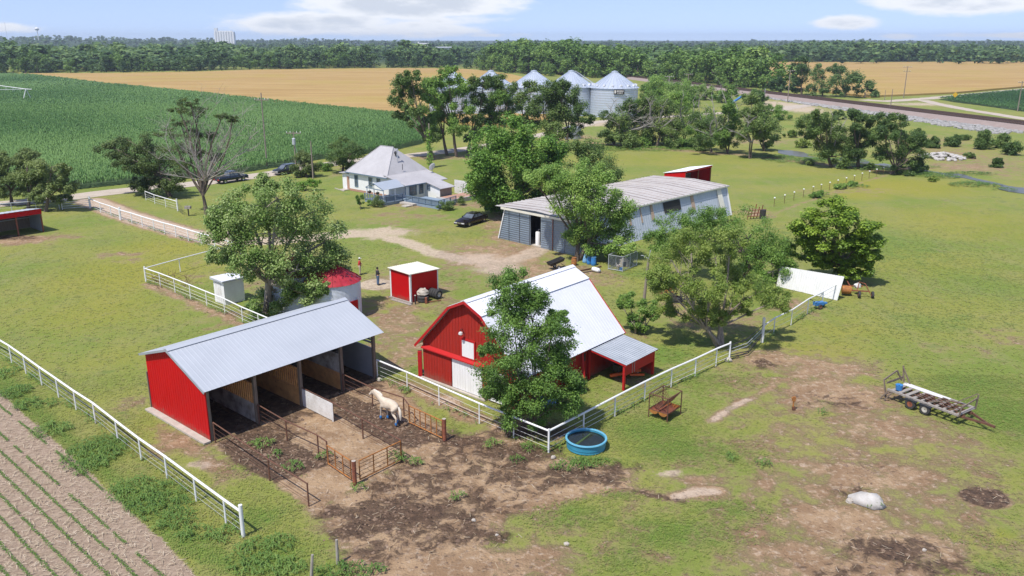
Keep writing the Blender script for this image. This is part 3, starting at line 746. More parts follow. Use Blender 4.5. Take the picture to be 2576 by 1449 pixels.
v_, q_, t_ = crop_rows(c2, [(200,520,1.6,1.1,5,1.2,.28,1.1)], (1, .3))
tag(np_mesh('corn', v_, q_, M_['corn'], t_), kind='stuff')

# ---- near ground cover: tufts, weeds, soybean rows, straw and clods
M_['tuft'] = mat_leaf('grass_tufts', (.105,.165,.030), (.165,.198,.044), (.26,.24,.085), .4, .7)
M_['weed'] = mat_leaf('tall_weeds', (.05,.105,.022), (.10,.172,.035), (.18,.25,.065), .4)
M_['straw'] = mat_leaf('straw', (.32,.25,.16), (.46,.38,.26), (.60,.52,.40), .05, .9)
M_['clod'] = mat('earth_clods', (.11,.07,.046), .95, col2=(.22,.15,.10), scale=1.2, amount=.9)
def scatter(n, y0, y1):
    Y = np.sqrt(rng.uniform(y0*y0, y1*y1, n)); X = rng.uniform(-.80, .80, n) * Y; return X, Y
BUILT = [   # building footprints, no grass inside
    [(G(383.7,1028) + U*a + V*b)[:2] for a, b in ((0,0),(13,0),(13,7.2),(0,7.2))],
    [(G(1066.5,947) + U*a + V*b)[:2] for a, b in ((0,0),(11,0),(11,9),(0,9))]]
def clear(X, Y):
    ok = np.ones(X.shape, bool)
    for b in BUILT: ok &= ~inpoly(X, Y, [tuple(p) for p in b])
    return ok
Vs, Qs, Ts, off = [], [], [], 0
for (n, y0, y1, h, nb, ln, wd) in ((150000, 26, 55, .065, 3, .14, .028), (110000, 55, 128, .06, 3, .2, .045)):
    X, Y = scatter(n, y0, y1)
    a = field(X, Y, DIRT); b = field(X, Y, MUD); c = field(X, Y, PALE); l = field(X, Y, LUSH); s = field(X, Y, [('p', SOILP, 1.0, .5)])
    keep = (rng.uniform(0, 1, n) < np.clip(.40 - a*.8 - b - c + l*.9, 0.0, 1) * np.clip((128 - Y)/45, 0, 1)) & (s < .5) & clear(X, Y) & ~inpoly(X, Y, [(p[0], p[1]) for p in c1])
    X, Y, l = X[keep], Y[keep], l[keep]
    v, q2, t = blades(X, Y, h, nb, ln, wd, .5, rng)
    t = np.clip(t + .12 - .42*np.repeat(l, nb*6), 0, 1)
    Vs.append(v); Qs.append(q2 + off); Ts.append(t); off += len(v)
tag(np_mesh('grass', np.concatenate(Vs), np.concatenate(Qs), M_['tuft'], np.concatenate(Ts)), kind='stuff')
WEED = [E(240,1140,64,40), E(225,1175,40,20), E(345,1235,62,32), E(400,1275,70,30), E(450,1310,40,22), E(130,1085,44,18), E(40,990,34,16), E(70,1020,30,14), E(120,1020,16,10), E(20,940,24,12), E(405,1330,18,11),
        E(630,1400,50,40), E(700,1370,40,20), E(560,1350,36,18), E(880,1442,80,20), E(690,1430,70,24), E(490,1345,40,16), E(690,1150,14,10), E(735,1178,24,12), E(1045,1165,16,10), E(1000,1150,20,10), E(1150,1250,18,10), E(815,1150,16,9),
        E(1440,1175,60,10), E(1480,1166,50,8), E(1330,1130,20,8), E(1240,1120,20,10), E(690,800,60,12), E(1020,985,14,6), E(900,1230,20,7), E(1010,1163,14,8), E(1300,1160,18,7), E(1845,1155,18,8), E(1920,1170,18,8), E(2070,1040,10,6), E(2200,1275,20,6), E(1960,396,40,3), E(2040,404,40,4), E(2300,434,40,4), E(2370,446,40,4), E(2450,462,30,4), E(2530,478,26,4), E(2080,392,50,3), E(2300,420,60,3), E(2440,438,60,3), E(1930,395,60,4), E(2060,405,120,6), E(2200,425,80,6), E(2330,440,60,5), E(2450,466,60,5), E(2140,470,40,5), E(2080,492,20,5), E(1610,375,160,5), E(660,1120,30,12)]
Vs, Qs, Ts, off = [], [], [], 0
for sh in WEED:
    _, cx, cy, ax, ay, s, _ = sh
    n = int(min(2600, ax*ay*3.14*(26 if cy < 70 else 5)))
    r = np.sqrt(rng.uniform(0, 1.25, n)); th = rng.uniform(0, 6.283, n)
    X, Y = cx + ax*r*np.cos(th), cy + ay*r*np.sin(th)
    hh = (.42 if cy < 60 else .5) * (1.15 - .5*r)
    keep = clear(X, Y); X, Y, hh = X[keep], Y[keep], hh[keep]
    k = 1.0 if cy < 70 else 1.8
    v, q2, t = blades(X, Y, .4, 4, .26*k, .045*k, .45, rng)
    v[:, 2] *= np.repeat(hh / .4, 24)
    Vs.append(v); Qs.append(q2 + off); Ts.append(np.clip(t + rng.normal(0, .12), 0, 1)); off += len(v)
for fl_, hh_ in (([(-62,857),(66,939.5),(192.5,1032),(297.5,1110.5),(421,1204),(612.5,1350.5)], .26), ([(950,951),(1105,1019.5),(1380,1138)], .22), ([(1380,1138),(1546,1048),(1687.5,974.5),(1834,907)], .30), ([(1917,861),(2030,790),(2106,752)], .3), ([(227,524),(388,580),(610,648)], .3), ([(367,709),(521,770),(690,846)], .28)):
    for a_, b_ in zip(fl_[:-1], fl_[1:]):
        A_, B_ = G(*a_), G(*b_); n = int((B_-A_).length*9); f_ = rng.uniform(0,1,n)
        X, Y = A_.x + (B_.x-A_.x)*f_ + rng.normal(0,.16,n), A_.y + (B_.y-A_.y)*f_ + rng.normal(0,.16,n)
        keep = np.sin(f_*n*.11) + rng.normal(0,.5,n) > .1; X, Y = X[keep], Y[keep]
        v, q2, t = blades(X, Y, hh_, 4, .22, .04, .45, rng); Vs.append(v); Qs.append(q2 + off); Ts.append(t); off += len(v)
tag(np_mesh('weeds', np.concatenate(Vs), np.concatenate(Qs), M_['weed'], np.concatenate(Ts)), kind='stuff')
# soybean rows
r0, r1 = G(0, 1189), G(270, 1449)
rdir = (r1 - r0).normalized()
Vs, Qs, Ts, off = [], [], [], 0
gaps = rng.uniform(0, 1, 400)
for ri, (sx, sy) in enumerate(((-120,925), (0,1092), (0,1137), (0,1189), (0,1247), (0,1304), (0,1369), (0,1430))):
    p = G(sx, sy); t = np.arange(-8, 26, .06); t = t + rng.uniform(-.05, .05, t.shape)
    pn = np.sin(t*.9 + ri*2.1) + np.sin(t*2.3 + ri) * .6
    ok = pn > (-1.52 if ri > 1 else -.8)
    X = p.x + rdir.x*t + rng.normal(0, .022, t.shape); Y = p.y + rdir.y*t + rng.normal(0, .03, t.shape)
    ok &= inpoly(X, Y, SOILP) & (Y > 20)
    X, Y = X[ok], Y[ok]
    if len(X) < 2: continue
    v, q2, tt = blades(X, Y, .13, 5, .085, .045, .3, rng)
    Vs.append(v); Qs.append(q2 + off); Ts.append(np.clip(tt*.7 + .2, 0, 1)); off += len(v)
tag(np_mesh('soybean_rows', np.concatenate(Vs), np.concatenate(Qs), M_['weed'], np.concatenate(Ts)), kind='stuff')
# straw left on the bare soil and scattered over the churned earth
def sticks(X, Y, ln, wd, r):
    k = len(X); az = r.uniform(0, 6.283, k); L = ln * r.uniform(.5, 1.5, k); tl = r.uniform(-.15, .15, k); z = r.uniform(.02, .07, k)
    dx, dy = np.cos(az)*L/2, np.sin(az)*L/2; nx_, ny_ = -np.sin(az)*wd/2, np.cos(az)*wd/2
    V_ = np.stack([np.stack([X-dx+nx_, Y-dy+ny_, z-tl*L*.3+.03], -1), np.stack([X-dx-nx_, Y-dy-ny_, z-tl*L*.3+.03], -1), np.stack([X+dx-nx_, Y+dy-ny_, z+tl*L*.3+.03], -1), np.stack([X+dx+nx_, Y+dy+ny_, z+tl*L*.3+.03], -1)], 1)
    return V_.reshape(-1, 3), np.arange(4*k).reshape(-1, 4), np.repeat(r.uniform(0, 1, k), 4)
X, Y = scatter(60000, 26, 60); X = X - 0
k = inpoly(X, Y, SOILP) & (rng.uniform(0, 1, len(X)) < .8)
md = field(X, Y, MUD) * field(X, Y, DIRT); k |= (rng.uniform(0, 1, len(X)) < md*.10)
v, q2, t = sticks(X[k], Y[k], .28, .018, rng)
tag(np_mesh('straw', v, q2, M_['straw'], t), kind='stuff')
# clods
X, Y = scatter(30000, 28, 62)
k = (rng.uniform(0, 1, len(X)) < np.clip(field(X, Y, MUD)*.75 + field(X, Y, DIRT)*.10 - .04, 0, 1)) & clear(X, Y) & ~inpoly(X, Y, SOILP)
X, Y = X[k], Y[k]; s = rng.uniform(.03, .10, len(X)) * (1 + (rng.uniform(0, 1, len(X)) > .93)*.8)
oc = np.array([[1,0,0],[.3,.9,0],[-.8,.6,0],[-.7,-.7,0],[.4,-.9,0],[.1,.1,.75]]); of = np.array([[0,1,5],[1,2,5],[2,3,5],[3,4,5],[4,0,5]])
an = rng.uniform(0, 6.28, len(X)); ca, sa = np.cos(an), np.sin(an)
v = np.stack([X[:,None] + s[:,None]*(oc[None,:,0]*ca[:,None] - oc[None,:,1]*sa[:,None]), Y[:,None] + s[:,None]*(oc[None,:,0]*sa[:,None] + oc[None,:,1]*ca[:,None]), -.02 + s[:,None]*oc[None,:,2]*rng.uniform(.6,1.2,(len(X),1))], -1).reshape(-1,3)
tag(np_mesh('clods', v, (np.arange(len(X))[:,None,None]*6 + of[None]).reshape(-1,3), M_['clod'], k=3), kind='stuff')
# ------------------------------------------------------------------ buildings
def sheet(mb, poly, t, n=None):                        # flat panel of thickness t along n
    a, b, c = map(Vector, poly[:3]); nn = Vector(n) if n else (b-a).cross(c-a).normalized()
    return mb.slab(poly, nn * t)
def part(name, m, parent, fn, M=None, smooth=False):
    mb = MB(M); fn(mb); return mb.build(name, m, parent, smooth)

# ---- open-fronted horse shed
O = G(383.7, 1028); F = frame(O); L, D = 12.9, 7.14
hs = thing('horse_shed', O, 'open fronted horse shed of four stalls with silver roof and bright red end wall', 'horse shed')
prof = [(0,0),(D,0),(D,3.42),(3.42,4.98),(0,3.86)]
part('end_wall', M_['red_metal'], hs, lambda m: m.slab([(0, v, z) for v, z in prof], (.06, 0, 0)), F)['label'] = 'bright red ribbed metal end wall'
part('wall_ribs', M_['red_metal'], hs, lambda m: [m.box(-.012, v, .13, -.001, v+.05, (3.80+v*.32 if v < 3.42 else 4.92-(v-3.42)*.42)-.04) for v in np.arange(.18, D-.1, .30)], F)
part('wall_base', M_['concrete'], hs, lambda m: m.box(-.45, -.1, 0, -.004, D + .1, .12), F)
part('corner_trim', M_['wood'], hs, lambda m: m.beam((-.03, -.03, 0), (-.03, -.03, 2.6), .1, .08), F)
part('far_wall', M_['galv_old'], hs, lambda m: (m.slab([(L-.06, v, z) for v, z in [(.06,0),(D-.1,0),(D-.1,2.2),(.06,2.4)]], (.06, 0, 0)), [m.beam((L-.03, .1, 2.6+.35*k), (L-.03, D-.1, 2.6+.22*k), .05, .14) for k in range(3)]), F)
part('back_wall', M_['stall_wall'], hs, lambda m: m.box(.06, 0, 0, L-.06, .06, 3.8), F)
def roofs(m):
    m.ribs((-.25, 3.42, 5.06), (L+.45, 3.42, 5.06), (L+.45, D+.42, 3.42), (-.25, D+.42, 3.42), 44, .007, .12)
    m.ribs((-.25, -.3, 3.84), (L+.45, -.3, 3.84), (L+.45, 3.40, 5.05), (-.25, 3.40, 5.05), 44, .007, .12)
part('roof', M_['galv'], hs, roofs, F)
part('ridge_cap', M_['galv'], hs, lambda m: (m.beam((-.27, 3.25, 5.06), (L+.47, 3.25, 5.06), .34, .03, (0,-.3,1)), m.beam((-.27, 3.56, 5.06), (L+.47, 3.56, 5.06), .3, .03, (0,.4,1))), F)
part('gable_trim', M_['galv_old'], hs, lambda m: (m.beam((-.26, 3.42, 4.98), (-.26, D+.42, 3.36), .04, .16), m.beam((-.26, -.3, 3.78), (-.26, 3.42, 4.98), .04, .14)), F)
for u in (.16, 3.32, 6.63, 9.95, 12.78):
    part('post', M_['wood'], hs, lambda m: m.box(u-.1, D-.22, 0, u+.1, D-.02, 3.4), F)
part('header_beam', M_['wood'], hs, lambda m: m.box(.07, D-.28, 3.16, L, D-.225, 3.42), F)
for i, u in enumerate((3.32, 6.63, 9.95)):
    def pw(m):
        m.box(u-.04, .07, 0, u+.04, D-.3, 1.25)
    pt = part('partition', M_['orange_ply'] if i else M_['stall_wall'], hs, pw, F)
    def sl(m):
        if i < 2:
            k = 0; v = .25
            while v < D - .4: m.box(u-.03, v, 1.252, u+.03, v+.11, 2.55); v += .24
            m.box(u-.045, .1, 2.551, u+.045, D-.3, 2.63)
        else: m.box(u-.03, .07, 1.252, u+.03, D-.3, 2.6)
    part('slats' if i < 2 else 'upper_board', M_['orange_ply'] if i < 2 else M_['stall_wall'], hs, sl, F)
part('back_slats', M_['wood'], hs, lambda m: [m.box(.3+.24*k, .07, 2.0, .41+.24*k, .10, 3.3) for k in range(25)], F)
for i, u in enumerate((4.2, 7.6, 10.9)):
    t = thing('hay_bag', F @ Vector((u, 4.6 if i else 3.2, .9)), ('black hay feeder hanging in the second stall', 'black hay feeder hanging in the third stall', 'black hay feeder hanging in the far stall')[i], 'hay feeder', 'hay feeders hung in the stalls')
    part('bag', M_['black'], t, lambda m: m.lathe([(.05,1.0),(.42,1.0),(.50,1.6),(.46,2.1),(.40,2.1),(.38,1.9),(.05,1.85)], (u, 4.6 if i else 3.2, 0), 14), F, True)
    part('strap', M_['iron'], t, lambda m: (m.tube([(u-.4, 4.6 if i else 3.2, 2.1),(u, 4.6 if i else 3.2, 3.3),(u+.4, 4.6 if i else 3.2, 2.1)], .015, 5)), F)

# ---- red gambrel barn with lean-to
O = G(1066.5, 947); F = frame(O); W, LB = 9.0, 11.0
barn = thing('red_barn', O, 'red gambrel barn with white roof and white sliding door', 'barn')
gp = [(0,0),(W,0),(W,2.75),(6.05,5.78),(4.5,6.5),(2.95,5.78),(0,2.75)]
bw = part('gable_wall', M_['red_barn'], barn, lambda m: m.slab([(0, v, z) for v, z in gp], (.12, 0, 0)), F)
def grooves(m):
    v = .25
    while v < W:
        zt = 2.7 + min(v, W-v)*1.027 if min(v, W-v) < 2.95 else 5.75 + (min(v, W-v)-2.95)*.46
        m.box(-.018, v, .05, -.001, v+.035, zt-.08); v += .30
part('board_battens', M_['red_barn'], barn, grooves, F)
part('gable_wall', M_['red_barn'], barn, lambda m: m.slab([(LB-.12, v, z) for v, z in gp], (.12, 0, 0)), F)
part('side_wall', M_['red_barn'], barn, lambda m: m.box(.121, W-.12, 0, LB-.121, W, 2.72), F)
part('side_wall', M_['red_barn'], barn, lambda m: m.box(.121, 0, 0, LB-.121, .12, 2.72), F)
ov = .42
def broof(m):
    for s in (1, -1):
        y = lambda v: v if s > 0 else W - v
        m.ribs((-ov, y(-.4), 2.42), (LB+ov, y(-.4), 2.42), (LB+ov, y(3.0), 5.92), (-ov, y(3.0), 5.92), 40, .010, .1)
        m.ribs((-ov, y(2.93), 5.965), (LB+ov, y(2.93), 5.965), (LB+ov, y(4.5), 6.69), (-ov, y(4.5), 6.69), 40, .010, .1)
part('roof', M_['white_roof'], barn, broof, F)
part('ridge_cap', M_['white_roof'], barn, lambda m: (m.beam((-ov, 4.36, 6.67), (LB+ov, 4.36, 6.67), .3, .03, (0,-.42,1)), m.beam((-ov, 4.64, 6.67), (LB+ov, 4.64, 6.67), .3, .03, (0,.42,1))), F)
for u in (-ov-.01, LB+ov+.01):
    part('rake_trim', M_['red_trim'], barn, lambda m: [m.beam((u, a[0], a[1]), (u, b[0], b[1]), .04, .17) for a, b in (((-.4,2.36),(2.98,5.84)), ((2.98,5.86),(4.5,6.57)), ((4.5,6.57),(6.02,5.86)), ((6.02,5.84),(9.4,2.36)))], F)
# sliding doors under a long hood
hd = part('door_hood', M_['red_trim'], barn, lambda m: m.slab([(-.02,.1,2.52),(-.30,.1,2.36),(-.30,.1,2.28),(-.02,.1,2.30)], (0, 5.9, 0)), F)
wd = part('sliding_door', M_['door_white'], barn, lambda m: m.box(-.10, 2.98, .10, -.03, 5.75, 2.28), F); wd['label'] = 'white plank sliding door'
part('door_boards', M_['door_white'], wd, lambda m: [m.box(-.115, 3.0+.25*k, .12, -.101, 3.22+.25*k, 2.26) for k in range(11)], F)
part('sliding_door', M_['red_barn'], barn, lambda m: (m.box(-.10, .15, .08, -.03, 2.90, 2.28), [m.box(-.116, .18+.27*k, .1, -.101, .42+.27*k, 2.26) for k in range(10)]), F)['label'] = 'red plank sliding door'
part('sliding_door', M_['door_white'], barn, lambda m: (m.box(-.09, 6.3, .1, -.03, 7.7, 2.2), [m.box(-.105, 6.33+.27*k, .12, -.091, 6.56+.27*k, 2.18) for k in range(5)]), F)['label'] = 'narrow white door behind the tree'
lo = part('loft_door', M_['door_white'], barn, lambda m: m.box(-.07, 3.92, 2.60, -.02, 5.02, 3.76), F)
part('frame', M_['red_trim'], lo, lambda m: (m.box(-.09,3.80,2.50,-.02,3.915,3.90), m.box(-.09,5.025,2.50,-.02,5.14,3.90), m.box(-.09,3.92,3.765,-.02,5.02,3.90), m.box(-.09,3.92,2.48,-.02,5.02,2.595)), F)
bl = part('barn_light', M_['lamp_lens'], barn, lambda m: m.lathe([(.02,4.46),(.13,4.4),(.16,4.28),(.10,4.2),(.02,4.18)], (-.35,4.1,0), 12), F, True)
part('bracket', M_['iron'], bl, lambda m: m.tube([(-.02,4.1,4.2),(-.2,4.1,4.6),(-.35,4.1,4.62),(-.35,4.1,4.45)], .022, 6), F)
part('small_window', M_['black'], barn, lambda m: m.box(6.75, W+.001, 1.45, 7.05, W+.03, 2.0), F)
part('leaning_board', M_['red_trim'], barn, lambda m: m.beam((6.3, W+.5, .02), (6.55, W+.12, 2.2), .14, .04), F)
part('sill_stones', M_['concrete'], barn, lambda m: m.box(-.35, .0, 0, -.13, 6.2, .10), F)
lt = part('lean_to', M_['galv_old'], barn, lambda m: m.ribs((7.15, 9.05, 2.36), (11.25, 9.05, 2.36), (11.25, 12.35, 1.93), (7.15, 12.35, 1.93), 16, .02, .2), F)
lt['label'] = 'grey tin lean-to roof on red posts'
for u, v, h in ((7.3,12.1,1.9), (11.0,12.1,1.9), (7.3,9.15,2.25)):
    part('post', M_['red_trim'], lt, lambda m: m.box(u-.08, v-.08, 0, u+.08, v+.08, h), F)
part('fascia', M_['red_trim'], lt, lambda m: (m.beam((7.2, 9.1, 2.27), (7.2, 12.3, 1.83), .05, .13), m.box(7.39, 12.13, 1.05, 10.91, 12.17, 1.88), m.beam((11.2, 9.1, 2.27), (11.2, 12.3, 1.83), .05, .13)), F)
part('pale_battens', M_['wood_grey'], lt, lambda m: (m.box(8.15,12.172,1.02,8.2,12.19,1.86), m.box(8.42,12.172,1.02,8.47,12.19,1.86)), F)
part('side_skirt', M_['red_barn'], lt, lambda m: m.box(10.93, 9.05, 0, 10.97, 12.0, 1.9), F)

# ---- small red hut with white corners
O = G(1034, 762); F = frame(O)
rh = thing('red_hut', O, 'small square red metal hut with white corner trim and cream flat roof', 'hut')
part('wall', M_['red_metal'], rh, lambda m: m.add([(0,-2.7,0),(3.45,-2.7,0),(3.45,0,0),(0,0,0),(0,-2.7,2.80),(3.45,-2.7,2.6),(3.45,0,2.5),(0,0,2.72)], [(0,3,2,1),(4,5,6,7),(0,1,5,4),(1,2,6,5),(2,3,7,6),(3,0,4,7)]), F)
for u, v, h in ((0,0,2.70),(0,-2.7,2.77),(3.45,0,2.48)): part('corner_trim', M_['white_paint'], rh, lambda m: m.box(u-.09 if u else -.03, v-.06 if v else -.14, 0, u+.03 if u else .12, v+.1 if v else .03, h), F)
part('roof', M_['cream'], rh, lambda m: m.ribs((-.18,-2.88,2.88), (3.62,-2.88,2.68), (3.62,.18,2.54), (-.18,.18,2.76), 14, .025, .2, .05), F)
part('skid', M_['wood_grey'], rh, lambda m: (m.box(-.25,-2.8,0,-.04,.3,.12), m.box(-.6,-2.2,0,-.28,.5,.05)), F)

# ---- white well house
O = G(567.5, 768); F = frame(O)
wh = thing('well_house', O, 'small plain white well house with a flat white lid roof under the cottonwood', 'hut')
part('wall', M_['white_paint'], wh, lambda m: m.box(0,-1.74,0,2.0,0,2.2), F)
part('roof', M_['white_roof'], wh, lambda m: m.slab([(-.2,-1.95,2.32),(2.2,-1.95,2.26),(2.2,.2,2.22),(-.2,.2,2.26)], (0,0,.05)), F)
part('fascia', M_['galv'], wh, lambda m: (m.box(-.21,-1.95,2.14,-.17,.2,2.26), m.box(-.165,.17,2.14,2.2,.21,2.22)), F)
part('door', M_['old_white'], wh, lambda m: m.box(-.03,-1.4,.08,-.002,-.5,2.0), F)

# ---- round grain bins with red roofs by the shed
def small_bin(c, r, h, rh_, label, door_az):
    t = thing('grain_bin', c, label, 'grain bin', 'small red roofed grain bins')
    prof = []
    k = int(h / .11)
    for i in range(k): prof += [(r, h*i/k), (r+.022, h*(i+.5)/k)]
    prof.append((r, h))
    part('wall', M_['bin_white'], t, lambda m: m.lathe(prof, c, 40), None, True)
    def cone(m):
        n = 36; vs = []
        for j in range(n):
            a = 2*math.pi*j/n
            vs += [(c[0]+(r+.12)*math.cos(a), c[1]+(r+.12)*math.sin(a), h-.05), (c[0]+.28*math.cos(a), c[1]+.28*math.sin(a), h+rh_)]
        m.add(vs, [(2*j, (2*j+2) % (2*n), (2*j+3) % (2*n), 2*j+1) for j in range(n)])
        for j in range(0, n, 2):
            a = 2*math.pi*j/n
            m.beam((c[0]+(r+.12)*math.cos(a), c[1]+(r+.12)*math.sin(a), h-.02), (c[0]+.28*math.cos(a), c[1]+.28*math.sin(a), h+rh_+.02), .05, .06)
    part('roof', M_['red_roof'], t, cone)
    part('roof_cap', M_['red_roof'], t, lambda m: m.lathe([(.36,h+rh_-.04),(.36,h+rh_+.1),(.02,h+rh_+.22)], c, 16))
    a = R(door_az); d = Vector((math.cos(a), math.sin(a), 0)); n = Vector((-d.y, d.x, 0)); b = Vector(c) + d*(r+.03)
    dr = part('door', M_['red_metal'], t, lambda m: m.slab([b - n*.5, b + n*.5, b + n*.5 + Vector((0,0,1.7)), b - n*.5 + Vector((0,0,1.7))], d*.05))
    part('frame', M_['bin_white'], dr, lambda m: [m.beam(b + n*s + d*.03, b + n*s + d*.03 + Vector((0,0,1.85)), .09, .09) for s in (-.58, .58)])
small_bin(G(843, 792), 2.32, 3.25, 1.25, 'round white corrugated grain bin with red cone roof next to the two men', -35)
small_bin(G(750, 778), 2.3, 3.6, 1.3, 'round grain bin with red roof half hidden under the cottonwood', 200)

# ---- house
O = G(880.5, 478.7); F = frame(O)
ho = thing('farmhouse', O, 'white wooden farmhouse with pale hip roof and blue grey trim', 'house')
DU, DV, hw = 8.3, 9.1, 3.0
part('wall', M_['siding'], ho, lambda m: m.box(0, 0, 0, DU, DV, hw), F)
part('foundation', M_['brick'], ho, lambda m: m.box(-.04, -.04, 0, DU+.04, DV+.04, .35), F)
def hip(m):
    e, z0, z1 = .42, 3.02, 6.95
    c = [(-e,-e,z0),(DU+e,-e,z0),(DU+e,DV+e,z0),(-e,DV+e,z0)]; r = [(DU/2,3.05,z1),(DU/2,6.0,z1)]
    m.add(c + r, [(0,1,4),(1,2,5,4),(2,3,5),(3,0,4,5),(3,2,1,0)])
part('roof', M_['shingle'], ho, hip, F)
part('eave_gutter', M_['blue_trim'], ho, lambda m: (m.beam((-.47,-.45,2.94),(-.47,DV+.45,2.94),.1,.14), m.beam((-.42,-.47,2.94),(DU+.42,-.47,2.94),.1,.14)), F)
part('hip_cap', M_['shingle'], ho, lambda m: [m.beam(a, b, .16, .05) for a, b in (((-.42,DV+.42,3.06),(DU/2,6.0,6.98)), ((-.42,-.42,3.06),(DU/2,3.05,6.98)), ((DU/2,3.05,6.98),(DU/2,6.0,6.98)))], F)
vp = part('vent_pipe', M_['galv'], ho, lambda m: m.tube([(3.3,7.9,5.0),(3.3,7.9,6.75)], .07, 8), F); part('cap', M_['galv'], vp, lambda m: m.lathe([(.02,6.95),(.16,6.85),(.14,6.75),(.02,6.7)], (3.3,7.9,0), 10), F)
part('turbine_vent', M_['iron'], ho, lambda m: (m.lathe([(.12,5.8),(.13,6.05),(.25,6.1),(.27,6.25),(.18,6.42),(.02,6.48)], (3.6,7.2,0), 14)), F, True)
part('vent_pipe', M_['iron'], ho, lambda m: m.tube([(3.2,9.1,3.8),(3.2,9.1,4.7)], .05, 6), F)
def window(parent, face, a, z, w, h, double=False):
    """face 'f' = front wall (u=-) , 'r' = right wall (v=+) of a wall line given by a tuple (axis position)"""
    kind, pos = face
    def bx(m, a0, z0, a1, z1, d0, d1):
        if kind == 'f': m.box(pos-d1, a0, z0, pos-d0, a1, z1)
        else: m.box(a0, pos+d0, z0, a1, pos+d1, z1)
    f = part('window', M_['blue_trim'], parent, lambda m: (bx(m,a-w/2-.13,z-h/2-.12,a-w/2,z+h/2+.14,.002,.06), bx(m,a+w/2,z-h/2-.12,a+w/2+.13,z+h/2+.14,.002,.06), bx(m,a-w/2,z+h/2,a+w/2,z+h/2+.14,.002,.06), bx(m,a-w/2,z-h/2-.12,a+w/2,z-h/2,.002,.08)), F)
    part('pane', M_['dark_glass'], f, lambda m: bx(m, a-w/2, z-h/2, a+w/2, z+h/2, .004, .02), F)
    part('sash', M_['blue_trim'], f, lambda m: (bx(m, a-w/2, z-.03, a+w/2, z+.03, .021, .045), [bx(m, a-.04, z-h/2, a+.04, z+h/2, .0215, .05) for _ in range(1 if double else 0)]), F)
window(ho, ('f', 0), 1.75, 1.68, .62, 1.6); window(ho, ('f', 0), 5.2, 1.85, .66, 1.25); window(ho, ('f', 0), 7.1, 2.1, .6, .8)
# entry porch at the left end
ep = part('entry', M_['siding'], ho, lambda m: m.box(.2, -2.0, 0, 2.4, -.004, 2.55), F)
part('roof', M_['shingle'], ep, lambda m: m.slab([(-.2,-2.35,2.58),(2.6,-2.35,2.58),(2.6,-.01,2.75),(-.2,-.01,2.75)], (0,0,.1)), F)
part('door', M_['brick'], ep, lambda m: m.box(.15, -.85, .15, .199, -.15, 2.15), F)
part('step', M_['concrete'], ho, lambda m: (m.box(-.9,-1.6,0,.18,-.3,.12), m.beam((-.5,-3.2,.05),(-1.3,.2,.05),.12,.1)), F)
# kitchen wing on the right with its lower roof
wg = part('wing', M_['siding'], ho, lambda m: m.slab([(0, DV+.002, 0),(0, 13.2, 0),(0, 13.2, 2.15),(0, DV+.002, 2.98)], (7.9,0,0)), F)
part('roof', M_['shingle'], wg, lambda m: m.slab([(-.4,DV-.45,3.34),(8.3,DV-.45,3.34),(8.3,13.75,2.22),(-.4,13.75,2.22)], (0,0,.09)), F)
part('gutter', M_['blue_trim'], wg, lambda m: (m.beam((-.42,13.8,2.24),(3.7,13.8,2.24),.1,.12), m.beam((-.12,13.28,.05),(-.12,13.28,2.2),.1,.1)), F)
window(wg, ('r', 13.2), 1.45, 1.28, 1.25, 1.25, True); window(wg, ('r', 13.2), 3.15, 1.35, .62, 1.3)
part('door', M_['siding'], wg, lambda m: m.box(-.05, 11.9, .35, -.004, 12.7, 2.2), F)
ba = part('back_wing', M_['siding'], ho, lambda m: m.slab([(4.0,13.22,0),(4.0,16.4,0),(4.0,16.4,1.55),(4.0,13.22,2.2)], (2.5,0,0)), F)
part('roof', M_['shingle'], ba, lambda m: m.slab([(3.75,13.3,2.34),(6.8,13.3,2.34),(6.8,16.9,1.58),(3.75,16.9,1.58)], (0,0,.09)), F)
part('wall_panel', M_['wood_grey'], ba, lambda m: m.box(4.02,16.402,.02,6.48,16.43,1.5), F)
window(ba, ('f', 4.0), 14.0, 1.5, .45, .6)
# covered porch
pr = part('porch', M_['deck_blue'], ho, lambda m: m.box(-4.6, 9.3, 0, -.05, 14.1, .42), F)
def proof(m):
    m.ribs((-4.5,11.3,2.95),(-.1,11.3,3.0),(-.1,13.5,2.2),(-4.5,13.5,2.15), 12, .02, .12)
    m.ribs((-4.5,9.4,2.2),(-.45,9.4,2.25),(-.45,11.28,3.0),(-4.5,11.28,2.95), 12, .02, .12)
part('roof', M_['blue_roof'], pr, proof, F)
part('gable_truss', M_['blue_trim'], pr, lambda m: (m.beam((-4.45,9.45,2.12),(-4.45,13.4,2.05),.08,.12), m.beam((-4.45,9.45,2.15),(-4.45,11.3,2.87),.06,.1), m.beam((-4.45,11.3,2.87),(-4.45,13.45,2.1),.06,.1), m.beam((-4.45,11.3,2.1),(-4.45,11.3,2.85),.06,.06)), F)
for u, v in ((-4.4,9.6),(-4.4,11.2),(-4.4,13.3),(-2.2,13.35)): part('post', M_['siding'], pr, lambda m: m.box(u-.07,v-.07,.42,u+.07,v+.07,2.08), F)
def rail(m, a, b, z0, z1, n=None, post=1.3):
    a, b = Vector(a), Vector(b); k = max(1, round((b-a).length/post)); zz = Vector((0,0,1))
    for i in range(k+1): p = a.lerp(b, i/k); m.beam(p + zz*z0, p + zz*(z1+.04), .1, .1)
    m.beam(a + zz*z1, b + zz*z1, .12, .06); m.beam(a + zz*(z0+.12), b + zz*(z0+.12), .06, .08)
    j = int((b-a).length/.2)
    for i in range(j): p = a.lerp(b, (i+.5)/j); m.beam(p + zz*(z0+.16), p + zz*(z1-.03), .035, .035)
part('railing', M_['blue_trim'], pr, lambda m: (rail(m, (-4.7,14.2,0), (-1.5,14.2,0), .42, 1.3), rail(m, (-4.7,9.4,0), (-4.7,14.2,0), .42, 1.3)), F)
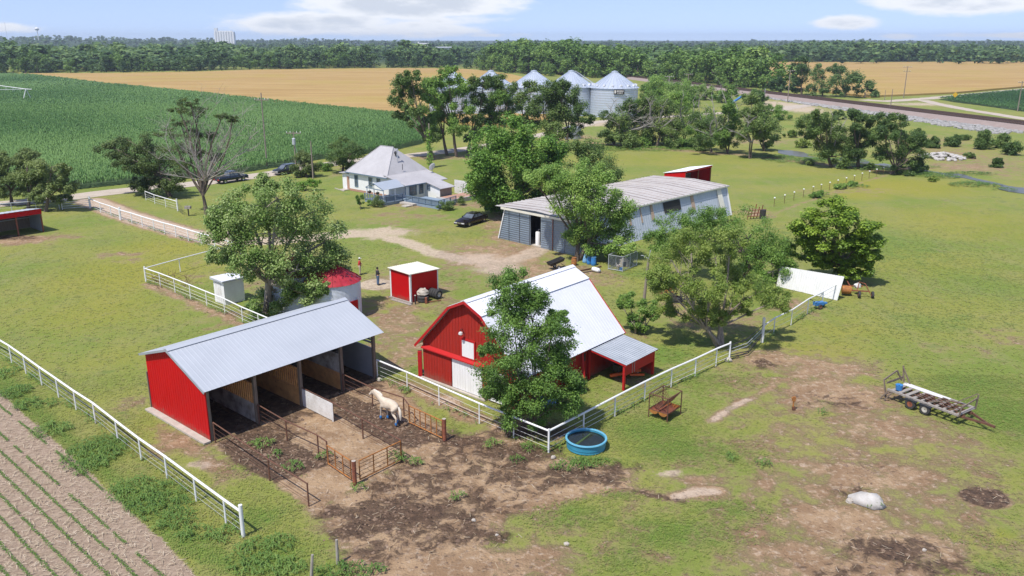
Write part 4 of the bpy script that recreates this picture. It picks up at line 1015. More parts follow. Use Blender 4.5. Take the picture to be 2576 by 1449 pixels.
part('skirt', M_['deck_blue'], pr, lambda m: m.box(-4.75,14.11,0,-.3,14.15,.41), F)
part('step', M_['concrete'], ho, lambda m: (m.box(-3.7,16.3,0,-2.4,17.3,.14), m.box(-2.5,14.6,0,-.6,17.4,.28)), F)
for k, (vv, uu) in enumerate(((10.4,-4.5),(12.2,-4.5))):
    hb = thing('hanging_basket', F @ Vector((uu, vv, 1.4)), ('dark hanging basket on the left of the porch gable', 'dark hanging basket on the right of the porch gable')[k], 'hanging basket', 'hanging baskets on the porch')
    part('pot', M_['black'], hb, lambda m: m.lathe([(.02,1.35),(.2,1.42),(.28,1.65),(.22,1.72),(.02,1.8)], (uu-.02,vv,0), 12), F, True)
    part('hanger', M_['iron'], hb, lambda m: m.tube([(uu-.02,vv,1.75),(uu,vv,2.06)], .015, 5), F)
# ramp deck
rp = part('ramp', M_['deck_blue'], ho, lambda m: m.slab([(-1.7,14.7,.0),(-1.7,21.9,.0),(2.7,21.0,.0),(2.7,14.7,.0)], (0,0,.42)), F)
part('railing', M_['blue_trim'], rp, lambda m: (rail(m, (-1.75,15.2,0), (-1.75,21.9,0), .42, 1.25, post=1.35), rail(m, (-1.75,21.95,0), (2.7,21.05,0), .42, 1.25, post=1.5)), F)
part('panel', M_['deck_blue'], rp, lambda m: (m.beam((-1.70,16.6,.85),(-1.70,21.8,.85),.02,.62)), F)
# patio and block wall
pt = tag(MB(F).box(2.9,16.9,.0,8.6,20.2,.45).build('brick_patio', M_['brick']), kind='structure')
tag(MB(F).box(2.75,20.21,0,8.8,20.45,.62).box(8.61,16.9,0,8.85,20.2,.62).box(2.7,13.5+3.45,0,2.88,20.2,.62).build('patio_wall', M_['stone']), 'low pale stone wall round the brick patio', 'low wall')
ps = thing('privacy_screen', G(1160,492), 'tall white plywood screen standing behind the patio', 'screen')
part('board', M_['old_white'], ps, lambda m: m.box(9.2,14.3,0,9.26,17.0,2.1), F); part('trellis_stain', M_['black'], ps, lambda m: [m.beam((9.18,16.0,.2),(9.18,16.2+.1*k,1.4+.2*k),.05,.01) for k in range(3)], F)
sd = thing('satellite_dish', F @ Vector((8.2,11.2,2.6)), 'pale satellite dish on the far corner of the house roof', 'satellite dish')
dM = F @ Matrix.Translation((7.9,10.8,3.9)) @ Matrix.Rotation(R(68),4,'X')
part('dish', M_['old_white'], sd, lambda m: m.lathe([(.02,-.12),(.35,-.08),(.62,.04),(.64,.07),(.35,-.04),(.02,-.08)], (0,0,0), 20), dM, True)
part('mast', M_['galv_old'], sd, lambda m: m.tube([(7.9,10.8,3.1),(7.9,10.75,3.85)], .04, 6), F)

# ---- big machine shed with leaning side walls
O = G(*(1255.7, 599)); MU, MV = axes(45.2); F = frame(O, MU, MV)
ms = thing('machine_shed', O, 'long low grey steel machine shed with leaning side walls and sliding doors', 'machine shed')
LM, WB = 32.0, 12.7; vl, vr, ze = 1.15, 11.55, 3.95
part('front_wall', M_['grey_siding'], ms, lambda m: (m.slab([(0,0,0),(0,5.2,0),(0,5.2,ze),(0,vl,ze)], (.08,0,0)), m.slab([(0,6.85,0),(0,WB,0),(0,vr,ze),(0,6.85,ze)], (.08,0,0)), m.box(0,5.2,3.75,.08,6.85,ze), m.slab([(.0,.2,ze+.001),(.0,11.7,ze+.001),(.0,6.35,4.24)], (.08,0,0))), F)
def fr(m):
    for k in range(15):
        z = .12 + k*.256; lo_ = 0 + (vl)*z/ze; hi_ = WB + (vr-WB)*z/ze
        for a, b in ((lo_+.08, 5.1), (6.95, hi_-.08)): m.slab([(-.001,a,z),(-.001,b,z),(-.07,b,z+.09),(-.07,a,z+.09)], (0,0,.05))
part('wall_ribs', M_['grey_siding'], ms, fr, F)
part('door_seam', M_['black'], ms, lambda m: [m.box(-.09,v-.025,.05,-.071,v+.025,3.75) for v in (1.75,3.5,5.15,10.6)], F)
part('door_post', M_['rust_red'], ms, lambda m: m.box(-.11,8.72,.05,-.071,8.82,3.7), F)
part('side_wall', M_['blue_siding'], ms, lambda m: m.ribs((.0,WB,0),(LM,WB,0),(LM,vr,ze),(.0,vr,ze), 70, .025, .15), F)
part('side_wall', M_['blue_siding'], ms, lambda m: m.ribs((0,0,0),(LM,0,0),(LM,vl,ze),(0,vl,ze), 70, .025, .15), F)
part('back_wall', M_['blue_siding'], ms, lambda m: m.slab([(LM,0,0),(LM,WB,0),(LM,vr,ze),(LM,vl,ze)], (-.08,0,0)), F)
def mroof(m):
    m.ribs((-.35,-.35,3.98),(LM+.2,-.35,3.98),(LM+.2,6.35,4.28),(-.35,6.35,4.28), 46, .05, .14)
    m.ribs((-.35,11.95,3.98),(LM+.2,11.95,3.98),(LM+.2,6.35,4.28),(-.35,6.35,4.28), 46, .05, .14)
part('roof', M_['rust_roof'], ms, mroof, F)
def seams(m):
    for i in range(26):
        u = -.1 + (LM+.2)*(i+.5)/26
        m.beam((u,-.3,4.03),(u,6.3,4.335),.06,.05,(0,0,1)); m.beam((u,11.9,4.03),(u,6.4,4.335),.06,.05,(0,0,1))
part('roof_seams', M_['seam'], ms, seams, F)
part('fascia', M_['cream'], ms, lambda m: (m.box(-.42,.7,3.74,-.36,11.9,4.0), m.box(-.3,11.96,3.8,LM+.2,12.02,3.97)), F)
part('corner_trim', M_['white_paint'], ms, lambda m: m.beam((-.06,-.03,0),(-.06,vl-.03,ze),.14,.12), F); part('corner_trim', M_['white_paint'], ms, lambda m: m.beam((LM+.05,WB+.03,0),(LM+.05,vr+.03,ze),.2,.14), F)
part('light_panel', M_['cream'], ms, lambda m: m.slab([(LM-2.6,WB+.0,.9),(LM-1.5,WB+.0,.9),(LM-1.5,vr+.06,3.9),(LM-2.6,vr+.06,3.9)], (0,.035,0)), F)
part('side_opening', M_['black'], ms, lambda m: m.slab([(17.0,12.1,2.3),(20.6,12.1,2.3),(20.6,11.72,3.6),(17.0,11.72,3.6)], (0,.04,0)), F)
for u0, w_ in ((6.5,.7),(9.8,.35),(14.2,.6),(23,.8),(12.1,.25)):
    part('rust_streak', M_['rust_stain'], ms, lambda m: m.slab([(u0,12.22,1.9),(u0+w_,12.22,1.9),(u0+w_*.9,11.62,3.88),(u0+.1,11.62,3.88)], (0,.032,0)), F)
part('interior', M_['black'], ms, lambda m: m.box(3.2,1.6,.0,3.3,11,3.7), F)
part('floor', M_['concrete'], ms, lambda m: m.box(.1,1,.0,3.2,11.5,.03), F)
wt = thing('water_heater', F @ Vector((.7,5.75,0)), 'white water heater standing in the machine shed doorway', 'water heater')
part('tank', M_['white_paint'], wt, lambda m: m.lathe([(.02,0),(.28,0),(.28,1.5),(.22,1.58),(.02,1.6)], (.7,5.75,.02), 18), F, True); part('pipe', M_['galv'], wt, lambda m: m.tube([(.7,5.75,1.58),(.7,5.85,1.85),(.75,6.1,1.95)], .03, 6), F)
jk = thing('junk_pile', F @ Vector((1.6,6.4,0)), 'dark pile of boards and rusty parts inside the machine shed doorway', 'junk pile')
part('boards', M_['wood'], jk, lambda m: [m.beam((1.2+.1*k,6.3+.1*k,0.02),(1.9,6.2+.12*k,1.5+.2*k),.12,.04) for k in range(4)], F); part('crate', M_['rust'], jk, lambda m: m.box(1.5,6.0,.02,2.3,6.7,.6), F)

# ---- loafing sheds
def loafing(name, O, label, LU, dep, zf, zb, posts, mats):
    F = frame(O); t = thing(name, O, label, 'loafing shed')
    m_roof, m_face, m_side = mats
    part('roof', m_roof, t, lambda m: m.ribs((-.15,.25,zf+.06),(LU+.15,.25,zf+.06),(LU+.15,-dep-.2,zb+.06),(-.15,-dep-.2,zb+.06), 20, .025, .15), F)
    part('fascia', m_face, t, lambda m: m.box(-.05,.06,zf-.62 if name == 'loafing_shed' and LU > 9 else zf-.3,LU+.05,.1,zf), F)
    for u in (0.03, LU-.03): part('side_wall', m_side, t, lambda m: m.slab([(u-.03,0,0),(u-.03,-dep,0),(u-.03,-dep,zb),(u-.03,0,zf)], (.06,0,0)), F)
    part('back_wall', M_['galv_old'], t, lambda m: m.box(.07,-dep,.3,LU-.07,-dep+.05,zb-.02), F)
    part('kick_boards', M_['wood'], t, lambda m: m.box(.07,-dep+.052,0.02,LU-.07,-dep+.1,1.25), F)
    part('purlin', M_['black'], t, lambda m: [m.box(.07,-dep+.102,z,LU-.07,-dep+.16,z+.1) for z in (1.4,1.85)], F)
    for u in posts: part('post', M_['rust_red'], t, lambda m: m.box(u-.07,-.1,0,u+.07,.05,zf-.1), F)
    return t
O = G(111, 583.5); loafing('loafing_shed', O - U*11.0, 'open loafing shed with red fascia beside the cedars in the left paddock', 11.0, 4.2, 2.95, 2.3, (2.4,5.2,8.1,10.95), (M_['galv'], M_['red_metal'], M_['galv_old']))
O = G(1255.7,599) + U*44.3 + V*.1; loafing('loafing_shed', O, 'small red open loafing shed with white roof behind the machine shed', 8.6, 3.8, 3.0, 2.3, (.1,4.3,8.5), (M_['white_roof'], M_['red_trim'], M_['red_metal']))

# ---- steel grain bins in a row
def big_bin(c, r, h, label):
    t = thing('grain_silo', c, label, 'grain silo', 'steel grain silos in a row')
    prof = []
    for i in range(12): prof += [(r, h*i/12), (r+.02, h*(i+.1)/12), (r, h*(i+.2)/12)]
    prof.append((r, h)); part('wall', M_['bin_metal'], t, lambda m: m.lathe(prof, c, 48), None, True)
    def cone(m):
        n = 32; vs = []
        for j in range(n):
            a = 2*math.pi*j/n; vs += [(c[0]+(r+.35)*math.cos(a), c[1]+(r+.35)*math.sin(a), h-.15), (c[0]+.8*math.cos(a), c[1]+.8*math.sin(a), h+4.5)]
        m.add(vs, [(2*j, (2*j+2) % (2*n), (2*j+3) % (2*n), 2*j+1) for j in range(n)])
        for j in range(n):
            a = 2*math.pi*j/n; m.beam((c[0]+(r+.35)*math.cos(a), c[1]+(r+.35)*math.sin(a), h-.1), (c[0]+.8*math.cos(a), c[1]+.8*math.sin(a), h+4.55), .09, .1)
    part('roof', M_['bin_metal'], t, cone); part('roof_cap', M_['bin_metal'], t, lambda m: m.lathe([(1.0,h+4.4),(1.0,h+4.75),(.05,h+5.0)], c, 20))
    for j in range(16):
        a = 2*math.pi*(j+.5)/16; p = Vector((c[0]+(r-1.1)*math.cos(a), c[1]+(r-1.1)*math.sin(a), h+.75)); d = Vector((math.cos(a), math.sin(a), 0))
        part('roof_vent', M_['white_roof'], t, lambda m: m.beam(p, p + d*.8, .62, .5))
    return t
sil = ((1134,293),(1234,293),(1344,293),(1439,293),(1550,297))
lab = ('leftmost grey steel grain silo, mostly hidden by tall trees','grey steel grain silo with a wide cone roof showing between the tall trees','grey steel grain silo with an orange sign low on its wall','grey steel grain silo with a slanted roof ladder beside the rightmost silo','rightmost grey steel grain silo with a black lettered sign under the roof')
bins = [big_bin(G(*s) + Vector((0, 7.4, 0)), 7.35, 8.85, l) for s, l in zip(sil, lab)]
c = G(1550,297) + Vector((0,7.4,0))
sg = part('sign', M_['black'], bins[4], lambda m: m.box(c.x-1.0,c.y-7.75,7.1,c.x+2.2,c.y-7.5,8.5))
part('lettering', M_['old_white'], sg, lambda m: (m.box(c.x-.85,c.y-7.78,7.4,c.x-.35,c.y-7.751,8.3), [m.box(c.x-.1+.42*k,c.y-7.78,7.9,c.x+.18+.42*k,c.y-7.751,8.25) for k in range(5)], [m.box(c.x+.1+.42*k,c.y-7.78,7.35,c.x+.35+.42*k,c.y-7.751,7.65) for k in range(4)]))
c = G(1344,293) + Vector((0,7.4,0)); part('sign', M_['orange'], bins[2], lambda m: m.box(c.x-6.2,c.y-5.6,3.7,c.x-3.8,c.y-4.6,5.2))
c = G(1439,293) + Vector((0,7.4,0)); part('roof_ladder', M_['galv'], bins[3], lambda m: (m.beam((c.x+.9,c.y-1.0,13.6),(c.x+8.0,c.y-2.2,9.1),.14,.14), m.beam((c.x+1.2,c.y-1.2,13.6),(c.x+8.2,c.y-3.0,9.1),.14,.14)))
c = G(1440,348); t = thing('hopper_tank', c, 'small dark steel tank in the shade under the trees near the silos', 'tank')
part('shell', M_['galv_old'], t, lambda m: m.lathe([(.02,0),(2.0,0),(2.0,2.6),(.3,3.3),(.02,3.35)], c, 24), None, True); part('leg_ring', M_['iron'], t, lambda m: m.lathe([(2.03,.9),(2.1,.95),(2.03,1.0)], c, 24))

# ---- far landmarks
c = Vector((-835, 2500, 12)); t = thing('grain_elevator', c, 'tall white concrete grain elevator on the skyline', 'grain elevator')
def gel(m):
    for k in range(8): m.lathe([(4.0,0),(4.0,33),(.1,33.2)], (c.x-22+7.4*k, c.y, c.z), 14)
    m.box(c.x-26,c.y+1,c.z,c.x+33,c.y+6,c.z+31)
part('silos', M_['white_paint'], t, gel); part('headhouse', M_['white_paint'], t, lambda m: (m.box(c.x-24,c.y-3,c.z+33.3,c.x-15,c.y+4,c.z+43), m.box(c.x-14.9,c.y-2,c.z+33.3,c.x+28,c.y+2,c.z+36)))
c = Vector((-1371, 2500, 22)); t = thing('water_tower', c, 'small white water tower on the left skyline', 'water tower')
part('bowl', M_['white_paint'], t, lambda m: m.lathe([(.1,26),(3.5,27),(6,30),(6,32),(3.5,34.5),(.1,35.5)], c, 20), None, True); part('stem', M_['white_paint'], t, lambda m: m.tube([c, c + Vector((0,0,27))], 1.1, 10))
c = Vector((-1461, 2500, 20)); t = thing('radio_mast', c, 'thin radio mast on the left skyline', 'mast'); part('mast', M_['galv'], t, lambda m: m.tube([c, c + Vector((0,0,52))], .35, 5))
c = G(1112,160); c.z = 0; t = thing('white_building', c, 'white low building among the trees far beyond the wheat', 'building')
part('wall', M_['white_paint'], t, lambda m: m.box(c.x-5,c.y,0,c.x+9,c.y+6,15.2)); part('roof', M_['galv'], t, lambda m: m.slab([(c.x-6,c.y-1,15.3),(c.x+10,c.y-1,15.3),(c.x+10,c.y+7,16.0),(c.x-6,c.y+7,16.0)],(0,0,.3)))
c = G(1066,155); t = thing('conveyor_gantry', c, 'white conveyor gantry rising over the far trees', 'gantry')
part('bridge', M_['white_paint'], t, lambda m: (m.box(c.x-6,c.y,17.6,c.x+6,c.y+2,19.6), m.box(c.x-6,c.y,19.61,c.x-4.8,c.y+2,21)))
part('leg', M_['white_paint'], t, lambda m: (m.box(c.x+4.4,c.y+.2,0,c.x+5.6,c.y+1.4,17.59)))
# ------------------------------------------------------------------ fences and pens
def g2(l): return [G(*p) for p in l]
def pipe_fence(label, bases, h=1.38, m='white_paint', top_r=.055, post_r=.042, wires=(.3,.62,.95), big=(), big_h=1.75, big_r=.10, wire_r=.010, name='pipe_fence', over=0.0, group=None, top=True, wm=None):
    P = [Vector(p) for p in bases]; M = M_[m]; wm = M_[wm] if wm else M
    t = thing(name, P[0], label, 'fence', group)
    for i, p in enumerate(P):
        b = i in big
        part('post', M, t, lambda q: q.tube([p, p + Vector((0,0,big_h if b else h))], big_r if b else post_r, 10 if b else 7), None, True)
    a, z = P[0] - (P[1]-P[0]).normalized()*over, P[-1] + (P[-1]-P[-2]).normalized()*over
    Q = [a] + P[1:-1] + [z]
    if top: part('top_rail', M, t, lambda q: q.tube([p + Vector((0,0,h)) for p in Q], top_r, 8), None, True)
    for w in wires: part('rail', wm, t, lambda q: q.tube([p + Vector((0,0,w)) for p in Q], wire_r, 5))
    return t
f1 = g2([(-62,857),(-36,874),(-4,892),(30,913),(66,939.5),(106,969.5),(148,999.5),(192.5,1032),(241,1064.5),(297.5,1110.5),(356,1157),(421,1204),(494,1260.5),(569,1318),(612.5,1350.5)])
pipe_fence('long white pipe fence between the left paddock and the bean rows', f1, top_r=.065, post_r=.048, big=(14,), wire_r=.008, wm='galv')
f2 = g2([(227.5,523.5),(253.8,534.7),(280,543.5),(303.8,553.5),(332.5,562),(358.8,571),(388,580),(415,588.5),(443,596),(474.5,606),(507.5,616),(541,626),(576,637),(610,648)])
pipe_fence('white pipe fence along the gravel driveway from the road gate', f2, big=(0,3), wire_r=.014, big_h=1.7, big_r=.14, top_r=.075, post_r=.06)
f2c = g2([(367.5,504),(390,513.5),(417.5,522),(447.5,531)]); pipe_fence('short white pipe fence on the far side of the driveway under the cedar', f2c, big=(3,), wire_r=.012)
wn = thing('wing_gate', G(447.5,531), 'dark wire wing gate at the end of the short driveway fence', 'gate')
part('mesh', M_['iron'], wn, lambda q: [q.tube([G(450,532) + Vector((0,0,z)), G(461,541) + Vector((0,0,z))], .02, 5) for z in (.15,.4,.65,.9,1.1)])
rg = thing('road_gate', G(156,527), 'white five bar pipe gate beside the road cedars', 'gate')
a, b = G(157,527.5), G(226,523.5)
part('end_post', M_['white_paint'], rg, lambda q: q.tube([a, a + Vector((0,0,1.4))], .05, 8))
part('bars', M_['white_paint'], rg, lambda q: [q.tube([a + Vector((0,0,z)), b + Vector((0,0,z))], .035, 6) for z in (.2,.5,.8,1.08,1.34)])
f2d = g2([(-70,541),(-20,539),(31,535),(92,530),(150,527.5)]); pipe_fence('grey pipe rail fence along the road behind the left loafing shed', f2d, m='galv', wires=(.7,), h=1.35)
f3 = g2([(611,811),(566,788),(521,769.5),(480,752),(441,736),(404,721),(367.5,708.5)]); 
pipe_fence('white pipe fence in front of the small orchard pen and the well house', g2([(690,846),(652,829)]) + f3, big=(8,), big_h=1.55, big_r=.08)
pipe_fence('white single rail fence closing the far side of the small orchard pen', g2([(367.5,708.5),(454,683.5),(535,661),(606,645)]), wires=(), top_r=.05)
bt = thing('brush_heap', G(420,702), 'dry brown vine brush inside the small white pen', 'brush')
def brush(q):
    r = random.Random(4)
    for i in range(60):
        p = G(420 + r.uniform(-45,60), 704 + r.uniform(-10,22)); d = Vector((r.uniform(-1,1), r.uniform(-1,1), r.uniform(.1,.8)))
        q.tube([p, p + d*.5, p + d*.8 + Vector((r.uniform(-.3,.3), r.uniform(-.3,.3), r.uniform(-.1,.3)))], [.02,.014,.006], 4)
part('twigs', M_['rust'], bt, brush)
f4 = g2([(950,951),(1025,983),(1105,1019.5),(1206,1065.5),(1292,1101),(1380,1138)])
pipe_fence('white pipe fence from the horse shed past the barn tree to the corner post', f4, top_r=.06, big=(5,), big_h=1.5, big_r=.06, wire_r=.008)
f5 = g2([(1380,1138),(1467.5,1091),(1546,1048),(1621,1008),(1687.5,974.5),(1748,947),(1800.5,921),(1834,907)])
pipe_fence('white pipe fence rising from the corner post past the lean-to', f5, top_r=.065, post_r=.05, big=(7,), big_h=1.5, big_r=.07, wire_r=.012)
f6 = g2([(1917,861),(1946,840),(1989.5,818),(2030.7,789.6),(2067.7,770),(2103,750)])
pipe_fence('white pipe fence running up to the white windbreak panel', f6, big=(0,), big_h=2.05, big_r=.12, wire_r=.010, wires=(.5,.95))
bg = thing('black_gate', G(1836,906), 'sagging black pipe gate between the two white fences under the locust', 'gate')
a, b = G(1836,906), G(1914,862); mid = G(1880,895)
def bgm(q):
    for z in (.25,.42,1.2): q.tube([a + Vector((0,0,z)), mid.lerp(a.lerp(b,.5),.6 if z > 1 else .0) + Vector((0,0,z-.04)), b + Vector((0,0,z+.25))], .035, 6)
part('bars', M_['iron'], bg, bgm); part('bars', M_['galv'], bg, lambda q: [q.tube([a + Vector((0,0,z)), mid.lerp(a.lerp(b,.5),.4) + Vector((0,0,z)), b + Vector((0,0,z+.25))], .02, 5) for z in (.65,.9)])
pipe_fence('thin wire fence with white capped posts across the far meadow', [G(1932+x/4, 362.25+y/4+12) for x, y in ((60,580),(163,550),(258,520),(353,488),(449,462),(530,440),(616,417),(698,393),(782,369),(863,345),(942,320),(1015,298),(1088,278),(1155,260))], h=1.2, m='rust', top_r=.008, post_r=.035, wires=(.4,.8), wire_r=.008, name='wire_fence', top=False)
for i, (x, y) in enumerate(((60,580),(163,550),(258,520),(353,488),(449,462),(530,440),(616,417),(698,393),(782,369),(863,345),(942,320),(1015,298),(1088,278),(1155,260))):
    p = G(1932+x/4, 362.25+y/4+12); tag(MB().lathe([(.02,1.36),(.13,1.3),(.13,1.2),(.02,1.19)], p, 10).build('post_cap', M_['white_paint']), 'small white cap on a thin post of the far meadow fence', 'post cap', 'white caps on the meadow fence posts')
# rusty pens
pipe_fence('rusty pipe rail on the near side of the first horse pen', g2([(542,1113),(679,1209),(777,1273)]), m='rust', h=1.3, top_r=.04, post_r=.045, wires=(.35,.65,.95), wire_r=.009, over=.02, name='pen_fence')
pipe_fence('rusty pipe rail between the first and second horse pens', g2([(653,1066),(722.7,1108),(802,1146),(825,1163)]), m='rust', h=1.3, top_r=.04, post_r=.045, wires=(.35,.65,.95), wire_r=.009, name='pen_fence')
pipe_fence('rusty pipe rail running down from the white plank panel', g2([(839,1060),(913.5,1103),(1010,1159)]), m='rust', h=1.3, top_r=.04, post_r=.045, wires=(.35,.65,.95), wire_r=.009, name='pen_fence')
pipe_fence('rusty pipe rail between the horse and the barn side', g2([(864,985),(937.7,1020.7),(1016.5,1047),(1030,1066)]), m='rust', h=1.3, top_r=.04, post_r=.045, wires=(.35,.65,.95), wire_r=.009, name='pen_fence')
def pen_gate(label, a, b, n, h=1.25):
    a, b = Vector(a), Vector(b); t = thing('pen_gate', a, label, 'gate', 'orange pen gates'); Z = Vector((0,0,1))
    part('frame', M_['orange_rust'], t, lambda q: (q.tube([a+Z*.12, a+Z*h, b+Z*h, b+Z*.12, a+Z*.12], .04, 7)))
    for i in range(1, n): p = a.lerp(b, i/n); part('upright', M_['orange_rust'], t, lambda q: q.tube([p+Z*.12, p+Z*h], .034, 6))
    part('bars', M_['rust'], t, lambda q: [q.tube([a+Z*z, b+Z*z], .012, 5) for z in (.36,.60,.84,1.04)])
pen_gate('rusty orange gate with two uprights standing against the thick brown pen post', G(826.5,1171), G(884,1210), 3)
pen_gate('rusty orange gate swung out across the end of the second pen', G(906,1211), G(1009,1160), 3)
pen_gate('rusty orange gate with many uprights beside the horse', G(1031,1067), G(1113,1106), 6)
for p, l in ((G(893,1219), 'thick rusty brown pen post between two orange gates'), (G(1118.5,1108), 'thick rusty brown pen post at the end of the gate by the horse')):
    t = thing('pen_post', p, l, 'post'); part('shaft', M_['rust_red'], t, lambda q: q.tube([p, p + Vector((0,0,1.42))], .12, 12), None, True); part('cap', M_['concrete'], t, lambda q: q.lathe([(.02,1.43),(.115,1.43),(.115,1.421)], p, 12))
a, b = G(761,1021), G(838,1060); t = thing('plank_panel', a, 'white plank panel fence between the second and third pens', 'fence panel'); Z = Vector((0,0,1))
part('planks', M_['old_white'], t, lambda q: [q.beam(a+Z*(.16+.24*k), b+Z*(.16+.24*k), .04, .225) for k in range(5)])
part('post', M_['old_white'], t, lambda q: q.beam(b+Z*0, b+Z*1.25, .1, .1)); part('top_rail', M_['rust'], t, lambda q: q.tube([a+Z*1.32, b+Z*1.32], .035, 6))
for p, lean, h, l in ((G(850,1419), (.0,.05), 1.25, 'thin weathered grey fence post with wire at the edge of the mud'), (G(783,1462), (.12,.08), 1.3, 'short leaning grey fence post at the bottom of the field')):
    t = thing('fence_post', p, l, 'post', 'old wooden fence posts'); part('shaft', M_['wood_grey'], t, lambda q: q.tube([p, p + Vector((lean[0]*.5, lean[1]*.5, h*.5)), p + Vector((lean[0], lean[1], h))], [.075,.07,.06], 9), None, True); part('wire', M_['iron'], t, lambda q: q.tube([p + Vector((.07,0,h*.7)), p + Vector((.12,.02,h*.5)), p + Vector((.08,-.05,h*.3))], .008, 4))
p = G(1058,947); t = thing('red_post', p, 'red painted gate post at the left corner of the barn', 'post'); part('shaft', M_['red_trim'], t, lambda q: (q.box(p.x-.14,p.y-.14,0,p.x+.14,p.y+.14,1.95))); part('hinge', M_['iron'], t, lambda q: q.box(p.x+.141,p.y-.1,.3,p.x+.35,p.y+.1,.5))

# ------------------------------------------------------------------ things in the pasture and the yard
p = G(1474,1124); t = thing('stock_tank', p, 'round blue stock tank full of dark water outside the fence corner', 'stock tank')
part('wall', M_['tank_blue'], t, lambda q: q.lathe([(1.08,0),(1.14,.05),(1.13,.2),(1.16,.22),(1.15,.4),(1.19,.56),(1.12,.56),(1.10,.3)], p, 48), None, True)
part('rim', M_['rim_blue'], t, lambda q: q.lathe([(1.19,.54),(1.24,.58),(1.22,.63),(1.12,.63),(1.10,.58)], p, 48), None, True)
M_['tank_water'] = mat('dark_tank_water', (.010,.013,.010), .08, col2=(.02,.026,.014), scale=1.5, spec=.5)
part('water', M_['tank_water'], t, lambda q: q.lathe([(1.11,.47),(.01,.47)], p, 40)); part('weed_line', M_['corn_floor'], t, lambda q: q.add([(p.x-.75,p.y-.62,.475),(p.x-.6,p.y-.72,.475),(p.x+.35,p.y+.75,.475),(p.x+.30,p.y+.8,.475)],[(0,1,2,3)]))
# hay feeder with V racks over a double trough
o = G(1678,1064); F = frame(o); t = thing('hay_feeder', o, 'rusty hay feeder with a V shaped rack over two trough halves', 'hay feeder')
a = 1.66; bdep = 1.35; hh = 1.62; C4 = [(0,0),(a,0),(a,-bdep),(0,-bdep)]
for u, v in C4: part('leg', M_['rust'], t, lambda q: q.tube([(u,v,0),(u,v,hh)], .036, 6), F)
part('top_frame', M_['rust'], t, lambda q: (q.tube([(*C4[i],hh) for i in (0,1,2,3,0)], .036, 6)), F)
def rack(q):
    for i in range(11):
        u = .05 + (a-.1)*i/10
        q.tube([(u,-.02,hh-.02),(u,-bdep*.46,.78)], .018, 5); q.tube([(u,-bdep+.02,hh-.02),(u,-bdep*.54,.78)], .018, 5)
    q.tube([(0,-bdep*.5,.76),(a,-bdep*.5,.76)], .03, 6)
part('rack', M_['rust'], t, rack, F)
def trough(v0, v1):
    def f(q):
        n = 9; vs = []
        for i in range(n+1):
            an = math.pi*i/n; v = (v0+v1)/2 - (v1-v0)/2*math.cos(an); z = .58 - .26*math.sin(an); vs += [(0,v,z),(a,v,z)]
        q.add(vs, [(2*i,2*i+2,2*i+3,2*i+1) for i in range(n)])
    return f
for v0, v1 in ((-bdep*.02,-bdep*.49),(-bdep*.51,-bdep*.98)):
    tr = part('trough', M_['rust_red'], t, trough(v0,v1), F, True)
    for u in (0.0, a): part('end_plate', M_['orange_rust'], tr, lambda q: q.slab([(u-.008, (v0+v1)/2 - (v1-v0)/2*math.cos(math.pi*i/9), .58-.26*math.sin(math.pi*i/9)) for i in range(10)], (.016,0,0)), F)
part('trough_frame', M_['rust'], t, lambda q: (q.tube([(*C4[i],.58) for i in (0,1,2,3,0)], .022, 6)), F)
# old hay wagon frame / trailer
o = G(2245,1000); d_ = (Vector((27.6,46.7,0)) - Vector((24.95,50.75,0))); az = math.degrees(math.atan2(d_.y, d_.x)); Lt = d_.length
TU = d_.normalized(); TV = Vector((-TU.y, TU.x, 0)); o = Vector((24.95,50.75,0)); F = frame(o, TU, TV); WT = 2.05; zt = .78
t = thing('flat_trailer', o, 'rusty two axle flat trailer with a slatted grey wooden deck and end racks', 'trailer')
part('side_rail', M_['wood_grey'], t, lambda q: q.box(0,0,zt-.12,Lt,.14,zt), F); part('side_rail', M_['wood_grey'], t, lambda q: q.box(0,WT-.14,zt-.12,Lt,WT,zt), F)
part('chassis', M_['rust'], t, lambda q: (q.box(.1,.55,zt-.3,Lt+.1,.67,zt-.14), q.box(.1,WT-.67,zt-.3,Lt+.1,WT-.55,zt-.14)), F)
for i in range(10): part('deck_slat', M_['wood_grey'], t, lambda q: q.box(.25+i*.49+random.uniform(-.05,.05),.141,zt-.06,.25+i*.49+.2,WT-.141,zt-.005), F)
part('loose_boards', M_['old_white'], t, lambda q: (q.box(.2,WT-.6,zt+.01,2.9,WT-.36,zt+.06), q.box(.3,WT-.34,zt+.012,3.3,WT-.16,zt+.055)), F)
part('pipes', M_['rust'], t, lambda q: [q.tube([(1.6+.1*k,.5+.24*k,zt+.05),(4.6,.35+.3*k,zt+.07+.05*k)], .03, 6) for k in range(4)], F)
part('tongue', M_['rust'], t, lambda q: (q.beam((Lt-.3,.35,zt-.22),(Lt+1.35,WT/2,zt-.36),.1,.12), q.beam((Lt-.3,WT-.35,zt-.22),(Lt+1.35,WT/2,zt-.36),.1,.12), q.beam((Lt+1.3,WT/2,zt-.36),(Lt+1.75,WT/2,zt-.38),.12,.14)), F)
part('rear_rack', M_['wood'], t, lambda q: (q.beam((-.05,.1,.1),(-.35,.05,zt+.55),.08,.08), q.beam((-.05,WT-.1,zt),(-.2,WT-.15,zt+1.15),.09,.09), q.beam((-.2,WT-.2,zt+1.1),(.5,WT-.2,zt),.07,.07), q.beam((-.33,.05,zt+.5),(-.2,WT*.6,zt+.95),.07,.1), q.beam((-.2,WT*.6,zt+.95),(-.1,WT-.3,zt+.15),.07,.09), q.beam((-.12,.1,zt+.35),(-.12,WT-.1,zt+.35),.05,.14)), F)
